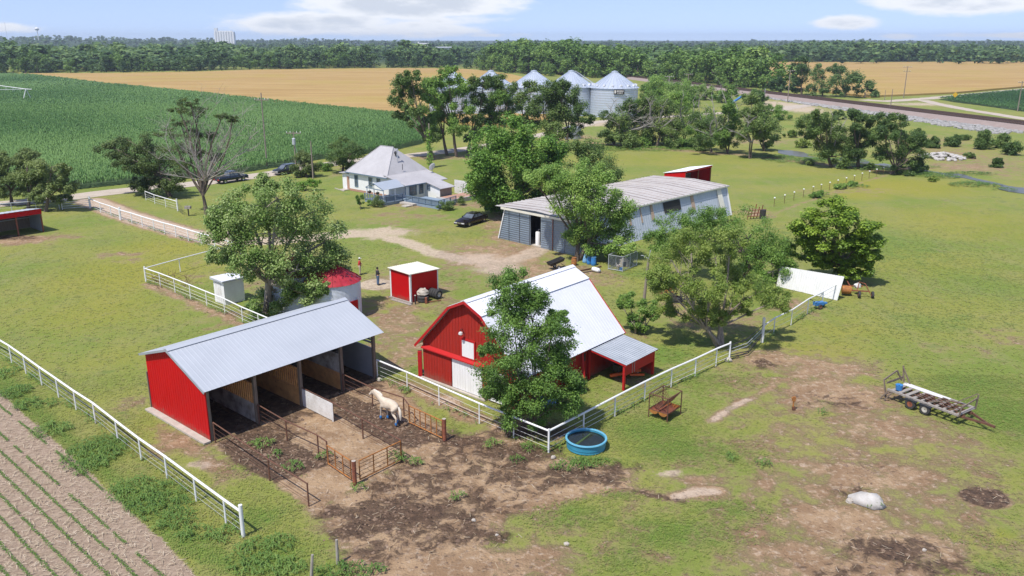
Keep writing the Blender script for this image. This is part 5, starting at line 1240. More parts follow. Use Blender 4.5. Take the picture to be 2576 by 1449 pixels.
part('front_rack', M_['wood'], t, lambda q: (q.beam((Lt,.1,zt-.1),(Lt+.05,.15,zt+.6),.08,.08), q.beam((Lt,WT-.1,zt-.1),(Lt+.1,WT-.2,zt+.95),.08,.08), q.beam((Lt+.03,.12,zt+.45),(Lt+.06,WT-.15,zt+.7),.06,.09), q.beam((Lt-1.1,WT-.3,zt),(Lt+.05,WT-.2,zt+1.0),.06,.06), q.beam((Lt-2.1,.3,zt+.02),(Lt-.9,.4,zt+.5),.05,.06)), F)
part('rear_leg', M_['wood'], t, lambda q: [q.beam((.1+.3*k,.05,zt-.12),(-.25+.3*k,-.25,.02),.08,.08) for k in range(2)], F)
part('bucket', M_['barrel_blue'], t, lambda q: q.lathe([(.02,0),(.2,0),(.24,.36),(.22,.36),(.05,.3)], (.55,.45,zt+.01), 14), F, True)
def wheel(parent, c, axis, r=.33, w=.2, rm='rim', tyre='rubber', M=None, nm='wheel'):
    wv = part(nm, M_[tyre], parent, lambda q: q.lathe([(r*.55,-w/2),(r*.9,-w/2),(r,-w*.32),(r,w*.32),(r*.9,w/2),(r*.55,w/2),(r*.55,-w/2)], c, 22, axis), M, True)
    part('rim', M_[rm], wv, lambda q: q.lathe([(.03,-w*.3),(r*.3,-w*.36),(r*.54,-w*.42),(r*.54,w*.42),(r*.3,w*.36),(.03,w*.3)], c, 18, axis), M, True)
    return wv
for u, rm in ((1.75,'rust_red'),(2.75,'rim')):
    for v in (-.02, WT+.02): wheel(t, (u, v, .36), 'y', .36, .24, rm, M=F)
    part('fender', M_['car_blue'], t, lambda q: q.box(u-.42,-.16,zt-.2,u+.42,.0,zt-.14), F)
    part('axle', M_['rust'], t, lambda q: q.tube([(u,.1,.36),(u,WT-.1,.36)], .05, 6), F)
# rusty hydrant, boulder, stones
p = G(1994.5,1031); t = thing('yard_hydrant', p, 'rusty orange iron jack post standing alone in the worn pasture', 'post')
part('shaft', M_['orange_rust'], t, lambda q: q.tube([p, p + Vector((0,0,.85))], .05, 8)); part('head', M_['orange_rust'], t, lambda q: (q.box(p.x-.09,p.y-.07,.62,p.x+.09,p.y+.07,.92), q.box(p.x-.16,p.y-.05,.78,p.x+.12,p.y+.05,.86))); part('foot', M_['rust'], t, lambda q: q.box(p.x-.05,p.y-.08,0,p.x+.14,p.y+.08,.22))
p = G(2182,1266); bo = MB(Matrix.Translation(p) @ Matrix.Rotation(R(-30),4,'Z')).rock((0,0,.15), (.95,.55,.42), 5).build('boulder', M_['stone']); bo.data.polygons.foreach_set('use_smooth', [True]*len(bo.data.polygons)); tag(bo, 'large pale boulder lying in the worn pasture', 'boulder')
p = G(2137,1262); tag(MB().rock(p + Vector((0,0,.05)), (.22,.18,.18), 8).build('stone', M_['concrete']), 'small pale stone beside the large boulder', 'stone')
for (x, y, r, l) in ((1425,1370+0,.14,'small white stone in the grass below the stock tank'),(1192,1567*0+1310,.12,'small white stone lying in the mud below the pens'),(1250,1347,.09,'tiny white stone at the edge of the mud patch'),(1392,1152,.16,'white stone at the foot of the fence corner post'),(1833,909,.3,'pale footing stone under the end post of the rising fence'),(2302,1025,.12,'small stone near the trailer wheels'),(2325,1625*0+1385,.11,'small pale stone in the grass at the lower right'),(1082,953,.22,'pale stone beside the last horse shed post')):
    p = G(x, y) if x != 1082 else G(955,957); tag(MB().rock(p + Vector((0,0,r*.3)), (r,r*.8,r*.7), int(x)).build('stone', M_['concrete']), l, 'stone', 'loose pale stones')
rp_ = thing('rock_pile', G(2370,396), 'pile of broken white rock on the creek bank', 'rock pile')
def rpile(q):
    r = random.Random(2); c = G(2370,397)
    for i in range(90):
        a, d = r.uniform(0,6.28), r.random()**.5; q.rock((c.x + 4.2*d*math.cos(a), c.y + 5*d*math.sin(a), .1 + .9*(1-d)), (r.uniform(.25,.6), r.uniform(.25,.6), .3), i)
part('rocks', M_['stone'], rp_, rpile)
# tyres and covered engine by the red hut
c0 = G(1034,762)
def tyre_thing(c, label, axis, r, w, rm='rim', M=None):
    t = thing('tyre', c, label, 'tyre', 'old tyres beside the red hut'); Mx = frame(c) if M is None else M
    part('rubber', M_['rubber'], t, lambda q: q.lathe([(r*.5,-w/2),(r*.88,-w/2),(r,-w*.3),(r,w*.3),(r*.88,w/2),(r*.5,w/2),(r*.5,-w/2)], (0,0,0), 24, axis), Mx, True)
    if rm: part('rim', M_[rm], t, lambda q: q.lathe([(.04,-w*.2),(r*.3,-w*.3),(r*.5,-w*.42),(r*.5,w*.42),(r*.3,w*.3),(.04,w*.2)], (0,0,0), 20, axis), Mx, True)
b = G(1103,752)
for i, (l, du) in enumerate((('upright tyre with pale rim, nearest of the row beside the red hut', 0), ('second upright tyre in the row beside the red hut', -.30), ('third upright tyre in the row beside the red hut', -.60), ('last upright tyre of the row, against the covered engine', -.9))):
    tyre_thing(b + V*du*0 + U*0 - V*(-du) + Vector((0,0,.45)), l, 'y', .45, .27, 'rim')
s = G(1064,758)
for i in range(2): tyre_thing(s + Vector((0,0,.13+.26*i)), ('bottom tyre lying flat beside the red hut', 'top tyre of the flat stack beside the red hut')[i], 'z', .52, .25, None)
t = thing('covered_engine', s + V*.1, 'grey tarpaulin covered engine lying on the tyre stack', 'engine'); part('cover', M_['concrete'], t, lambda q: q.rock(s + Vector((0,.1,.82)), (.55,.5,.42), 3)); part('block', M_['iron'], t, lambda q: q.box(s.x-.25,s.y-.2,.45,s.x+.3,s.y+.2,.62))
p = G(1045,765); t = thing('iron_post', p, 'short black iron post in front of the red hut', 'post'); part('shaft', M_['iron'], t, lambda q: q.tube([p, p + Vector((0,0,.8))], .06, 8)); part('cap', M_['concrete'], t, lambda q: q.lathe([(.02,.88),(.09,.84),(.09,.8),(.02,.8)], p, 10))
p = G(1072,763); tag(MB().box(p.x-.1,p.y-.1,0,p.x+.1,p.y+.1,.55).beam((p.x,p.y,.1),(p.x+1.3,p.y+.7,.08),.08,.08).build('rusty_beam', M_['rust_red']), 'rusty iron beam lying by the tyres', 'beam')
# things in front of the machine shed
o = G(1398,676); F = rotframe(o, 28); t = thing('garden_cart', o, 'black garden dump cart tipped up on two wheels', 'cart')
part('tub', M_['iron'], t, lambda q: q.add([(-.75,-.35,.42),(.75,-.35,.80),(.75,.35,.80),(-.75,.35,.42),(-.9,-.45,.72),(.85,-.45,1.15),(.85,.45,1.15),(-.9,.45,.72)], [(0,3,2,1),(0,1,5,4),(1,2,6,5),(2,3,7,6),(3,0,4,7)]), F)
for y in (-.42,.42): wheel(t, (.1,y,.22), 'y', .22, .14, 'white_paint', M=F)
part('tow_bar', M_['iron'], t, lambda q: q.tube([(.6,0,.5),(1.2,0,.12)], .03, 6), F)
def barrel(c, label, m, h=.9, r=.29, tilt=0, group=None):
    t = thing('barrel', c, label, 'barrel', group); F = Matrix.Translation(c) @ Matrix.Rotation(R(tilt),4,'Y')
    part('body', M_[m], t, lambda q: q.lathe([(.02,0),(r*.9,0),(r,.08),(r*1.03,h*.33),(r,h*.36),(r*1.03,h*.66),(r,h*.7),(r*.92,h),(r*.85,h),(.02,h-.03)], (0,0,0), 20), F, True)
    part('ring', M_['iron'] if m != 'barrel_blue' else M_['tarp_blue'], t, lambda q: q.lathe([(r*.95,h-.03),(r*1.0,h),(r*.95,h+.02)], (0,0,0), 20), F)
barrel(G(1471,660), 'pale blue plastic barrel leaning left beside the tree trunk', 'tarp_blue', tilt=14, group='blue plastic barrels')
barrel(G(1482,664), 'bright blue plastic barrel between two others under the elm', 'barrel_blue', tilt=4, group='blue plastic barrels')
barrel(G(1493,667), 'bright blue open topped barrel on the right of the barrel row', 'barrel_blue', group='blue plastic barrels')
barrel(G(1444,667), 'rusty orange oil drum in front of the tree trunk', 'orange_rust', h=.85)
p = G(1499,684); F = rotframe(p, -50); t = thing('gas_bottle', p, 'white gas bottle lying on the grass behind the barn', 'gas bottle'); part('body', M_['white_paint'], t, lambda q: q.lathe([(.02,-.55),(.2,-.45),(.24,-.3),(.24,.3),(.2,.45),(.02,.55)], (0,0,.24), 16, 'x'), F, True); part('valve', M_['galv_old'], t, lambda q: q.lathe([(.02,.5),(.1,.56),(.1,.64),(.02,.66)], (0,0,.24), 10, 'x'), F)
t = thing('timber_rails', G(1480,688), 'two dark timber rails lying behind the barn roof', 'timber'); part('rail', M_['rust'], t, lambda q: q.beam(G(1452,684)+Vector((0,0,.08)), G(1512,672)+Vector((0,0,.08)), .12, .1)); part('rail', M_['wood'], t, lambda q: q.beam(G(1448,690)+Vector((0,0,.06)), G(1500,681)+Vector((0,0,.06)), .1, .1))
# dog kennel
k0, k1, k2 = G(1530,678), G(1566,684), G(1602,668); k3 = k0 + (k2 - k1); hk = 1.6
t = thing('dog_kennel', k0, 'galvanised chain link dog kennel beside the machine shed', 'kennel'); K = [k0,k1,k2,k3]; Z = Vector((0,0,1))
for p in K + [k1.lerp(k2,.5), k0.lerp(k3,.5)]: part('post', M_['galv'], t, lambda q: q.tube([p, p+Z*hk], .03, 6))
part('top_frame', M_['galv'], t, lambda q: q.tube([p+Z*hk for p in K+[k0]], .028, 6)); part('base_frame', M_['galv'], t, lambda q: q.tube([p+Z*.1 for p in K+[k0]], .035, 6))
def link(q):
    for a, b in ((k0,k1),(k1,k2),(k2,k3),(k3,k0)):
        n = int((b-a).length/.16)
        for i in range(-int(hk/.16), n+1):
            for s in (1,-1):
                x0, x1 = i*.16, i*.16+hk; L_ = (b-a).length; c0_, c1_ = max(x0,0), min(x1,L_)
                if c1_ <= c0_: continue
                z0, z1 = (c0_-x0), (c1_-x0)
                if s < 0: z0, z1 = hk-z0, hk-z1
                q.tube([a.lerp(b,c0_/L_)+Z*z0, a.lerp(b,c1_/L_)+Z*z1], .005, 3, False)
part('mesh', M_['galv_old'], t, link)
c = k1.lerp(k2,.6) + (k0-k1)*.5; dh = thing('dog_house', c, 'white plastic dog house inside the kennel', 'dog house'); part('body', M_['concrete'], dh, lambda q: q.slab([c+Vector((-.45,0,0)),c+Vector((.45,0,0)),c+Vector((.45,0,.7)),c+Vector((0,0,1.0)),c+Vector((-.45,0,.7))],(0,.9,0))); part('opening', M_['black'], dh, lambda q: q.box(c.x-.2,c.y-.02,.05,c.x+.2,c.y-.002,.55))
c = k1 + (k0-k1)*.2 + (k2-k1)*.1; bk = thing('bucket', c, 'small blue water bucket in the front of the kennel', 'bucket'); part('pail', M_['barrel_blue'], bk, lambda q: q.lathe([(.02,0),(.15,0),(.19,.33),(.17,.33),(.04,.1)], c, 14), None, True); part('handle', M_['iron'], bk, lambda q: q.tube([c+Vector((-.18,0,.32)), c+Vector((0,0,.48)), c+Vector((.18,0,.32))], .01, 4))
# yard light pole, planter, bale ring, coil, wheels and implements
p = G(1619,765); t = thing('yard_pole', p, 'leaning grey wooden yard pole behind the barn with a forked top', 'pole'); tp = Vector((p.x+.25, p.y, 4.25)); part('shaft', M_['pole'], t, lambda q: q.tube([p, tp], [.15,.11], 9), None, True); part('arm', M_['galv'], t, lambda q: (q.tube([tp, tp+Vector((-.5,0,.3)), tp+Vector((-.7,0,.32))], .03, 6), q.tube([tp, tp+Vector((.15,0,.8))], .03, 6)))
p = G(1866,697); t = thing('planter', p, 'terracotta coloured urn planter in the grass under the locusts', 'planter'); part('bowl', M_['terracotta'], t, lambda q: q.lathe([(.02,0),(.22,0),(.2,.12),(.45,.62),(.5,.66),(.46,.7),(.05,.66)], p, 18), None, True); part('foot', M_['terracotta'], t, lambda q: q.lathe([(.02,.001),(.3,.001),(.28,.08),(.21,.1)], p, 16))
p = G(1742,762); t = thing('bale_ring', p, 'black round bale feeder ring under the locust', 'bale feeder'); rr = 1.15
part('hoops', M_['iron'], t, lambda q: [q.tube([p+Vector((rr*math.cos(a),rr*math.sin(a),z)) for a in np.linspace(0,6.2832,25)], .028, 6, False) for z in (.1,.32,.54,.76,1.15,1.5)])
for j in range(10): a = 2*math.pi*j/10; part('bar', M_['iron'], t, lambda q: q.tube([p+Vector((rr*math.cos(a),rr*math.sin(a),.05)), p+Vector((rr*math.cos(a),rr*math.sin(a),1.55))], .028, 6))
p = G(1699,757); t = thing('hose_coil', p, 'dark coil of black pipe lying beside the bale feeder', 'coil'); part('coils', M_['rubber'], t, lambda q: [q.tube([p+Vector(((.62-.06*(k%2))*math.cos(a),(.62-.06*(k%2))*math.sin(a),.06+.09*k)) for a in np.linspace(0,6.2832,25)], .055, 6, False) for k in range(4)]); part('hub', M_['iron'], t, lambda q: q.lathe([(.02,.3),(.4,.28),(.45,0.02)], p, 16))
p = G(1672,752); F = rotframe(p, 20); t = thing('hay_rake', p, 'old wheeled horse implement with spoked iron wheels and orange paint', 'implement')
def spoked(q, c, r):
    q.tube([(c[0], c[1]+r*math.cos(a), c[2]+r*math.sin(a)) for a in np.linspace(0,6.2832,21)], .03, 5, False)
    for j in range(8): a = 2*math.pi*j/8; q.tube([c, (c[0], c[1]+r*math.cos(a), c[2]+r*math.sin(a))], .016, 4)
for x in (-.6,.9): part('wheel', M_['rust'], t, lambda q: spoked(q, (x,0,.6), .6), F)
part('frame', M_['orange_rust'], t, lambda q: (q.beam((-.6,0,.6),(.9,0,.6),.08,.08), q.beam((.1,0,.6),(1.6,1.0,1.0),.3,.2), q.beam((.2,0,.7),(.1,-1.0,.3),.07,.07)), F); part('tines', M_['rust'], t, lambda q: [q.tube([(-.5+.17*k,.1,.6),(-.5+.17*k,.5,.5),(-.5+.17*k,.6,.1)], .014, 4) for k in range(8)], F)
# white windbreak panel
a, b = G(1953,720), G(2106,755.8); t = thing('windbreak_panel', a, 'big white metal windbreak panel leaning on a frame at the end of the fence', 'windbreak'); n = Vector((-(b-a).y, (b-a).x, 0)).normalized()
part('sheet', M_['white_paint'], t, lambda q: q.ribs(a, b, b + n*.2 + Vector((.30,.0,2.25)), a + n*.2 + Vector((.08,0,2.0)), 26, .03, .2)); part('brace', M_['wood'], t, lambda q: [q.beam(a.lerp(b,f) + n*.25 + Vector((.1,0,1.6)), a.lerp(b,f) + n*1.4, .08, .08) for f in (.15,.5,.85)])
p = G(2132,700); tyre_thing(p + Vector((0,0,.62)), 'tall black tractor tyre standing behind the white windbreak', 'x', .62, .38, None, Matrix.Translation(p+Vector((0,0,.62))))
o = G(2150,748); F = rotframe(o, -12); t = thing('hay_implement', o, 'rusty red farm implement with a drum and two rubber wheels beside the windbreak', 'implement')
part('frame', M_['rust_red'], t, lambda q: (q.beam((-1.0,.3,.55),(1.2,.2,.6),.1,.1), q.beam((-1.0,1.3,.7),(.9,1.2,.8),.1,.1), q.beam((-.9,.3,.55),(-.9,1.3,.7),.08,.08), q.tube([(.2,.3,.6),(.4,.8,1.3),(.9,.6,1.2),(1.35,.2,.4)], .045, 6), q.beam((-.2,.3,.6),(-.6,1.2,1.2),.07,.07)), F)
part('drum', M_['orange_rust'], t, lambda q: q.lathe([(.05,-.45),(.36,-.4),(.4,0),(.36,.4),(.05,.45)], (-.7,.5,.55), 14, 'x'), F, True); part('hopper', M_['old_white'], t, lambda q: q.rock((.3,.9,.9),(.35,.3,.28),4), F)
for c in ((.35,-.1,.32),(1.55,.1,.32)): wheel(t, c, 'x', .32, .2, 'rust_red', M=F)
o = G(2062,775); F = rotframe(o, 20); t = thing('garden_tiller', o, 'small dark blue tiller behind the white fence', 'tiller'); part('body', M_['barrel_blue'], t, lambda q: (q.box(-.6,-.2,.3,.3,.25,.6), q.box(.3,-.12,.35,.7,.15,.5)), F); part('handle', M_['iron'], t, lambda q: q.tube([(-.5,.1,.6),(-1.1,.1,.95),(-1.3,-.2,.95)], .03, 6), F)
for c in ((-.2,-.3,.22),(.55,.25,.22)): wheel(t, c, 'y', .22, .14, 'rust_red', M=F)
o = G(2085,742); F = rotframe(o, 35); t = thing('old_mower', o, 'grey wheeled mower frame parked in front of the white windbreak', 'implement'); part('frame', M_['galv_old'], t, lambda q: (q.beam((-1.1,0,.35),(.7,0,.55),.08,.08), q.beam((-.6,-.5,.3),(-.6,.5,.3),.3,.08), q.beam((-1.1,0,.35),(-1.5,.4,.1),.06,.06)), F); wheel(t, (.6,.3,.42), 'y', .42, .15, 'barrel_blue', M=F)
o = G(1908,552); t = thing('scrap_heap', o, 'heap of rusty scrap iron gates at the corner of the far meadow', 'scrap heap')
part('gates', M_['rust_red'], t, lambda q: [q.tube([o+Vector((-1.5+.5*k,.3*k,0)), o+Vector((-1.3+.5*k,.2*k,1.6+.2*(k%3)))], .06, 6) for k in range(5)] + [q.tube([o+Vector((-1.5,0,.4+.4*k)), o+Vector((1.2,.9,.3+.45*k))], .05, 6) for k in range(3)]); part('drum', M_['iron'], t, lambda q: q.lathe([(.02,0),(.4,0),(.4,1.2),(.02,1.25)], o+Vector((.7,.6,0)), 14))
o = G(1590,964); F = frame(o); t = thing('log_splitter', o + U*.6 - V*.4, 'orange painted machine on a small wheel under the lean-to roof', 'machine'); part('beam', M_['orange'], t, lambda q: (q.beam((-1.0,-.6,.32),(1.2,.5,.36),.16,.2), q.beam((.1,.3,.3),(.9,1.0,.24),.14,.14)), F @ Matrix.Translation((.5,-.9,0))); part('engine', M_['iron'], t, lambda q: q.box(-.4,-.8,.45,.2,-.3,.95), F @ Matrix.Translation((.5,-.9,0))); wheel(t, (1.1,.3,.27), 'y', .27, .16, 'rim', M=F @ Matrix.Translation((.5,-.9,0)))
t = thing('blue_tarp', G(1357,1010), 'crumpled pale blue tarpaulin on the ground behind the barn tree', 'tarpaulin')
def tarp(q):
    c = G(1375,1030); n = 12; vs = []
    for i in range(n):
        for j in range(n): vs.append((c.x-1.0+1.7*i/(n-1)+random.uniform(-.06,.06), c.y-.2+1.3*j/(n-1), .3+.22*math.sin(i*.9)*math.cos(j*.8)+random.uniform(-.06,.06)))
    q.add(vs, [(i*n+j,(i+1)*n+j,(i+1)*n+j+1,i*n+j+1) for i in range(n-1) for j in range(n-1)])
part('cloth', M_['tarp_blue'], t, tarp)
p = G(475,543); t = thing('bird_bath', p, 'small black pedestal with a box on top beside the driveway', 'pedestal'); part('post', M_['iron'], t, lambda q: q.tube([p, p+Vector((0,0,1.0))], .09, 8)); part('box', M_['wood_grey'], t, lambda q: q.box(p.x-.4,p.y-.25,1.001,p.x+.4,p.y+.25,1.35))
p = G(538,436); t = thing('marker_post', p, 'orange reflective road marker beside the dark pickup', 'marker'); part('post', M_['galv'], t, lambda q: q.tube([p, p+Vector((0,0,1.2))], .04, 6)); part('plate', M_['amber'], t, lambda q: q.box(p.x-.3,p.y-.04,1.0,p.x+.3,p.y-.01,1.9))
p = G(2401,252); t = thing('road_sign', p, 'yellow warning sign beside the far right lane', 'sign'); part('post', M_['galv'], t, lambda q: q.tube([p, p+Vector((0,0,1.6))], .06, 6)); M_['sign_yellow'] = mat('sign_yellow', (.75,.45,.02), .5, scale=3)
part('plate', M_['sign_yellow'], t, lambda q: q.slab([p+Vector((-1.1,-.06,2.1)), p+Vector((0,-.06,1.0)), p+Vector((1.1,-.06,2.1)), p+Vector((0,-.06,3.2))], (0,.05,0)))
p = G(2185,262); t = thing('auger_conveyor', G(1870,258), 'blue inclined grain conveyor behind the hedge near the tracks', 'conveyor'); a, b = G(1838,268), G(1872,262); part('tube', M_['barrel_blue'], t, lambda q: q.beam(a+Vector((0,0,1.0)), b+Vector((0,0,3.6)), .7, .5)); part('leg', M_['iron'], t, lambda q: q.beam(b, b+Vector((-.4,0,4.0)), .2, .2))
# pivot irrigation arm
a, b = G(-60,252), G(70,256); t = thing('irrigation_pivot', b, 'white centre pivot irrigation span standing in the corn', 'irrigation pivot')
def piv(q):
    A_, B_ = a + Vector((0,0,5.2)), b + Vector((0,0,4.8)); q.tube([A_, A_.lerp(B_,.5)+Vector((0,0,.9)), B_, B_ + (B_-A_).normalized()*3], .14, 6)
    q.tube([A_ + Vector((0,0,-1.2)), A_.lerp(B_,.5)+Vector((0,.8,-.7)), B_], .05, 5); q.tube([A_ + Vector((0,0,-1.2)), A_.lerp(B_,.5)+Vector((0,-.8,-.7)), B_], .05, 5)
    for f in np.linspace(.1,.9,7): z = .9*4*f*(1-f); p = A_.lerp(B_,f); q.tube([p+Vector((0,0,z)), p+Vector((0,.6,-.9))], .04, 4); q.tube([p+Vector((0,0,z)), p+Vector((0,-.6,-.9))], .04, 4)
part('pipe', M_['white_paint'], t, piv)
for s in (-1.6,1.6): part('leg', M_['white_paint'], t, lambda q: q.tube([b+Vector((0,0,4.8)), b+Vector((s*.5,s,.6))], .12, 6)); wheel(t, (b.x+s*.5,b.y+s,.6), 'x', .6, .35, 'galv_old')
part('drive', M_['galv'], t, lambda q: q.tube([b+Vector((-.8,-1.6,.7)), b+Vector((.8,1.6,.7))], .1, 6))

# ------------------------------------------------------------------ utility poles
def upole(base, h, label, arms=(), r=.15, can=False, m='pole'):
    t = thing('utility_pole', base, label, 'utility pole', 'utility poles')
    part('shaft', M_[m], t, lambda q: q.tube([base, base+Vector((0,0,h))], [r, r*.65], 9), None, True)
    for z, w in arms:
        ar = part('crossarm', M_[m], t, lambda q: q.beam(base+Vector((-w,.12,h-z)), base+Vector((w,-.12,h-z)), .12, .16))
        part('insulators', M_['white_paint'], ar, lambda q: [q.tube([base+Vector((s*w,0,h-z+.08)), base+Vector((s*w,0,h-z+.32))], .06, 6) for s in (-.95,-.45,.45,.95)])
    if can:
        part('transformer', M_['galv'], t, lambda q: q.lathe([(.02,h-2.2),(.3,h-2.2),(.3,h-1.2),(.2,h-1.1),(.02,h-1.05)], base+Vector((.05,-.42,0)), 14), None, True)
        part('service_wire', M_['white_paint'], t, lambda q: q.tube([base+Vector((0,-.1,h-2.2)), base+Vector((.5,-.1,h-3.8)), base+Vector((2.2,.0,h-4.2)), base+Vector((2.8,.2,h-3.9))], .03, 5))
upole(G(672,418), 13.6, 'tall wooden utility pole standing at the edge of the corn', [(1.3,1.3)])
upole(G(746.5,443.5), 7.8, 'wooden utility pole with crossarm and transformer beside the road shrubs', [(.3,1.25)], can=True)
upole(G(788,448.5), 6.4, 'plain wooden pole without a crossarm left of the house', [])
upole(G(1680.5,257.5), 9.9, 'pale utility pole with white crossarm behind the hedge', [(.35,1.7)], .22, m='deadwood'); upole(G(1729,242), 9.3, 'grey utility pole with crossarm before the mid woods', [(.3,1.8)], .2)
upole(G(1981,257), 12, 'tall utility pole beside the lane at the railway crossing', [(.3,1.8)], .2); upole(G(2273,246), 12.6, 'double crossarm utility pole in front of the right wheat', [(.3,1.8),(2.0,1.5)], .2)
upole(G(2239.5,275), 6.8, 'short grey pole standing between the tracks and the lane', [], .16); upole(G(2559.5,280), 9.9, 'utility pole beside the corn at the right edge', [(.5,1.3)], .2); upole(G(2225,252), 4, 'short pale post beside the rail crossing', [], .14); upole(G(1922,259), 5.5, 'thin pale railway signal pole left of the crossing', [], .13, m='galv')
for i in range(1): pass

# ------------------------------------------------------------------ vehicles
def car(name, label, cat, front, rear, paint, W=1.85, kind='sedan'):
    f, r = Vector(front), Vector(rear); d = (f - r); L_ = d.length; d.normalize(); n = Vector((-d.y, d.x, 0)); F = frame(r, d, n)
    t = thing(name, r, label, cat); hw = W/2
    if kind == 'sedan':   lower = [(0,.55,.78,.86),(.12,.34,.92,.95),(L_*.22,.26,1.0,1),(L_*.40,.24,.97,1),(L_*.64,.24,.96,1),(L_*.74,.26,.93,1),(L_-.25,.3,.80,.96),(L_,.42,.66,.86)]; cab = (L_*.18,L_*.30,L_*.53,L_*.68,.96,1.43)
    elif kind == 'suv':   lower = [(0,.5,1.0,.9),(.1,.36,1.08,.97),(L_*.3,.3,1.1,1),(L_*.62,.3,1.08,1),(L_*.75,.32,1.04,1),(L_-.2,.36,.92,.96),(L_,.46,.74,.88)]; cab = (.06,.35,L_*.55,L_*.73,1.08,1.68)
    else:                 lower = [(0,.55,1.1,.96),(.06,.5,1.15,1),(L_*.36,.45,1.15,1),(L_*.68,.45,1.16,1),(L_*.75,.45,1.14,1),(L_-.2,.5,1.05,.97),(L_,.55,.9,.92)]; cab = (L_*.36,L_*.40,L_*.60,L_*.72,1.15,1.85)
    def body(q):
        vs = []
        for x, z0, z1, w in lower:
            h = hw*w
            vs += [(x,-h*.86,z0),(x,-h,z0+(z1-z0)*.3),(x,-h*.98,z0+(z1-z0)*.75),(x,-h*.84,z1),(x,h*.84,z1),(x,h*.98,z0+(z1-z0)*.75),(x,h,z0+(z1-z0)*.3),(x,h*.86,z0)]
        k = 8; q.add(vs, [(i*k+j,i*k+(j+1)%k,(i+1)*k+(j+1)%k,(i+1)*k+j) for i in range(len(lower)-1) for j in range(k)] + [tuple(range(k))[::-1], tuple(range((len(lower)-1)*k, len(lower)*k))])
    part('body', paint, t, body, F, True)
    a, b, c, e, z0, z1 = cab
    lo_, hi_ = hw*.86, hw*.68
    glass = M_['dark_glass']
    part('windows', glass, t, lambda q: q.add([(a,-lo_,z0-.02),(e,-lo_,z0-.05),(e,lo_,z0-.05),(a,lo_,z0-.02),(b,-hi_,z1-.06),(c,-hi_,z1-.06),(c,hi_,z1-.06),(b,hi_,z1-.06)], [(4,5,6,7),(0,1,5,4),(1,2,6,5),(2,3,7,6),(3,0,4,7)]), F)
    part('roof', paint, t, lambda q: (q.slab([(b-.05,-hi_-.02,z1-.06),(c+.05,-hi_-.02,z1-.06),(c+.05,hi_+.02,z1-.06),(b-.05,hi_+.02,z1-.06)], (0,0,.07)), [q.beam((x0,s*(lo_+.005),z0-.02),(x1,s*(hi_+.012),z1-.05),.07,.04) for s in (-1,1) for x0, x1 in ((a,b),((a+e)/2,(b+c)/2),(e,c))]), F)
    if kind == 'pickup': part('bed', M_['black'], t, lambda q: q.box(.12,-hw*.8,1.1505,L_*.34,hw*.8,1.156), F)
    for x in (L_*.19, L_*.81):
        for s in (-1,1): wheel(t, (x, s*(hw-.12), .33 if kind == 'sedan' else .38), 'y', .33 if kind == 'sedan' else .38, .24, 'chrome', M=F)
    zf = lower[-1][2]
    for s in (-1,1): part('headlight', M_['lamp_lens'], t, lambda q: q.box(L_-.06, s*hw*.62-.22, zf-.16, L_+.03, s*hw*.62+.22, zf-.02), F)
    for s in (-1,1): part('taillight', M_['red_trim'], t, lambda q: q.box(-.03, s*hw*.62-.2, .62, .02, s*hw*.62+.2, .8), F)
    part('grille', M_['chrome'], t, lambda q: q.box(L_-.02,-.36,zf-.2,L_+.04,.36,zf-.02), F); part('bumper', M_['chrome'] if kind != 'sedan' else paint, t, lambda q: q.box(L_-.05,-hw*.85,.36,L_+.09,hw*.85,.5), F)
    for s in (-1,1): part('mirror', paint, t, lambda q: q.box(e-.35, s*hw*.95-.09, z0-.02, e-.2, s*hw*.95+.09, z0+.12), F)
    return t
cf = Vector((-6.75,103.55,0)); cd = Vector((math.cos(R(57)), math.sin(R(57)), 0))
car('parked_car', 'black sedan parked on the grass beside the machine shed', 'car', cf, cf + cd*5.3, M_['car_black'])
pa = G(618,452); pd = (Vector(road[7]) - Vector(road[6])).normalized().to_3d()
car('pickup_truck', 'dark blue pickup truck on the road behind the bare cedar', 'pickup truck', pa - pd*0, pa - pd*5.7, M_['car_blue'], 2.0, 'pickup')
sa = G(692,441); car('parked_car', 'dark grey car on the gravel road beside the utility poles', 'car', sa, sa + pd*4.6, M_['car_grey'], 1.85, 'suv')

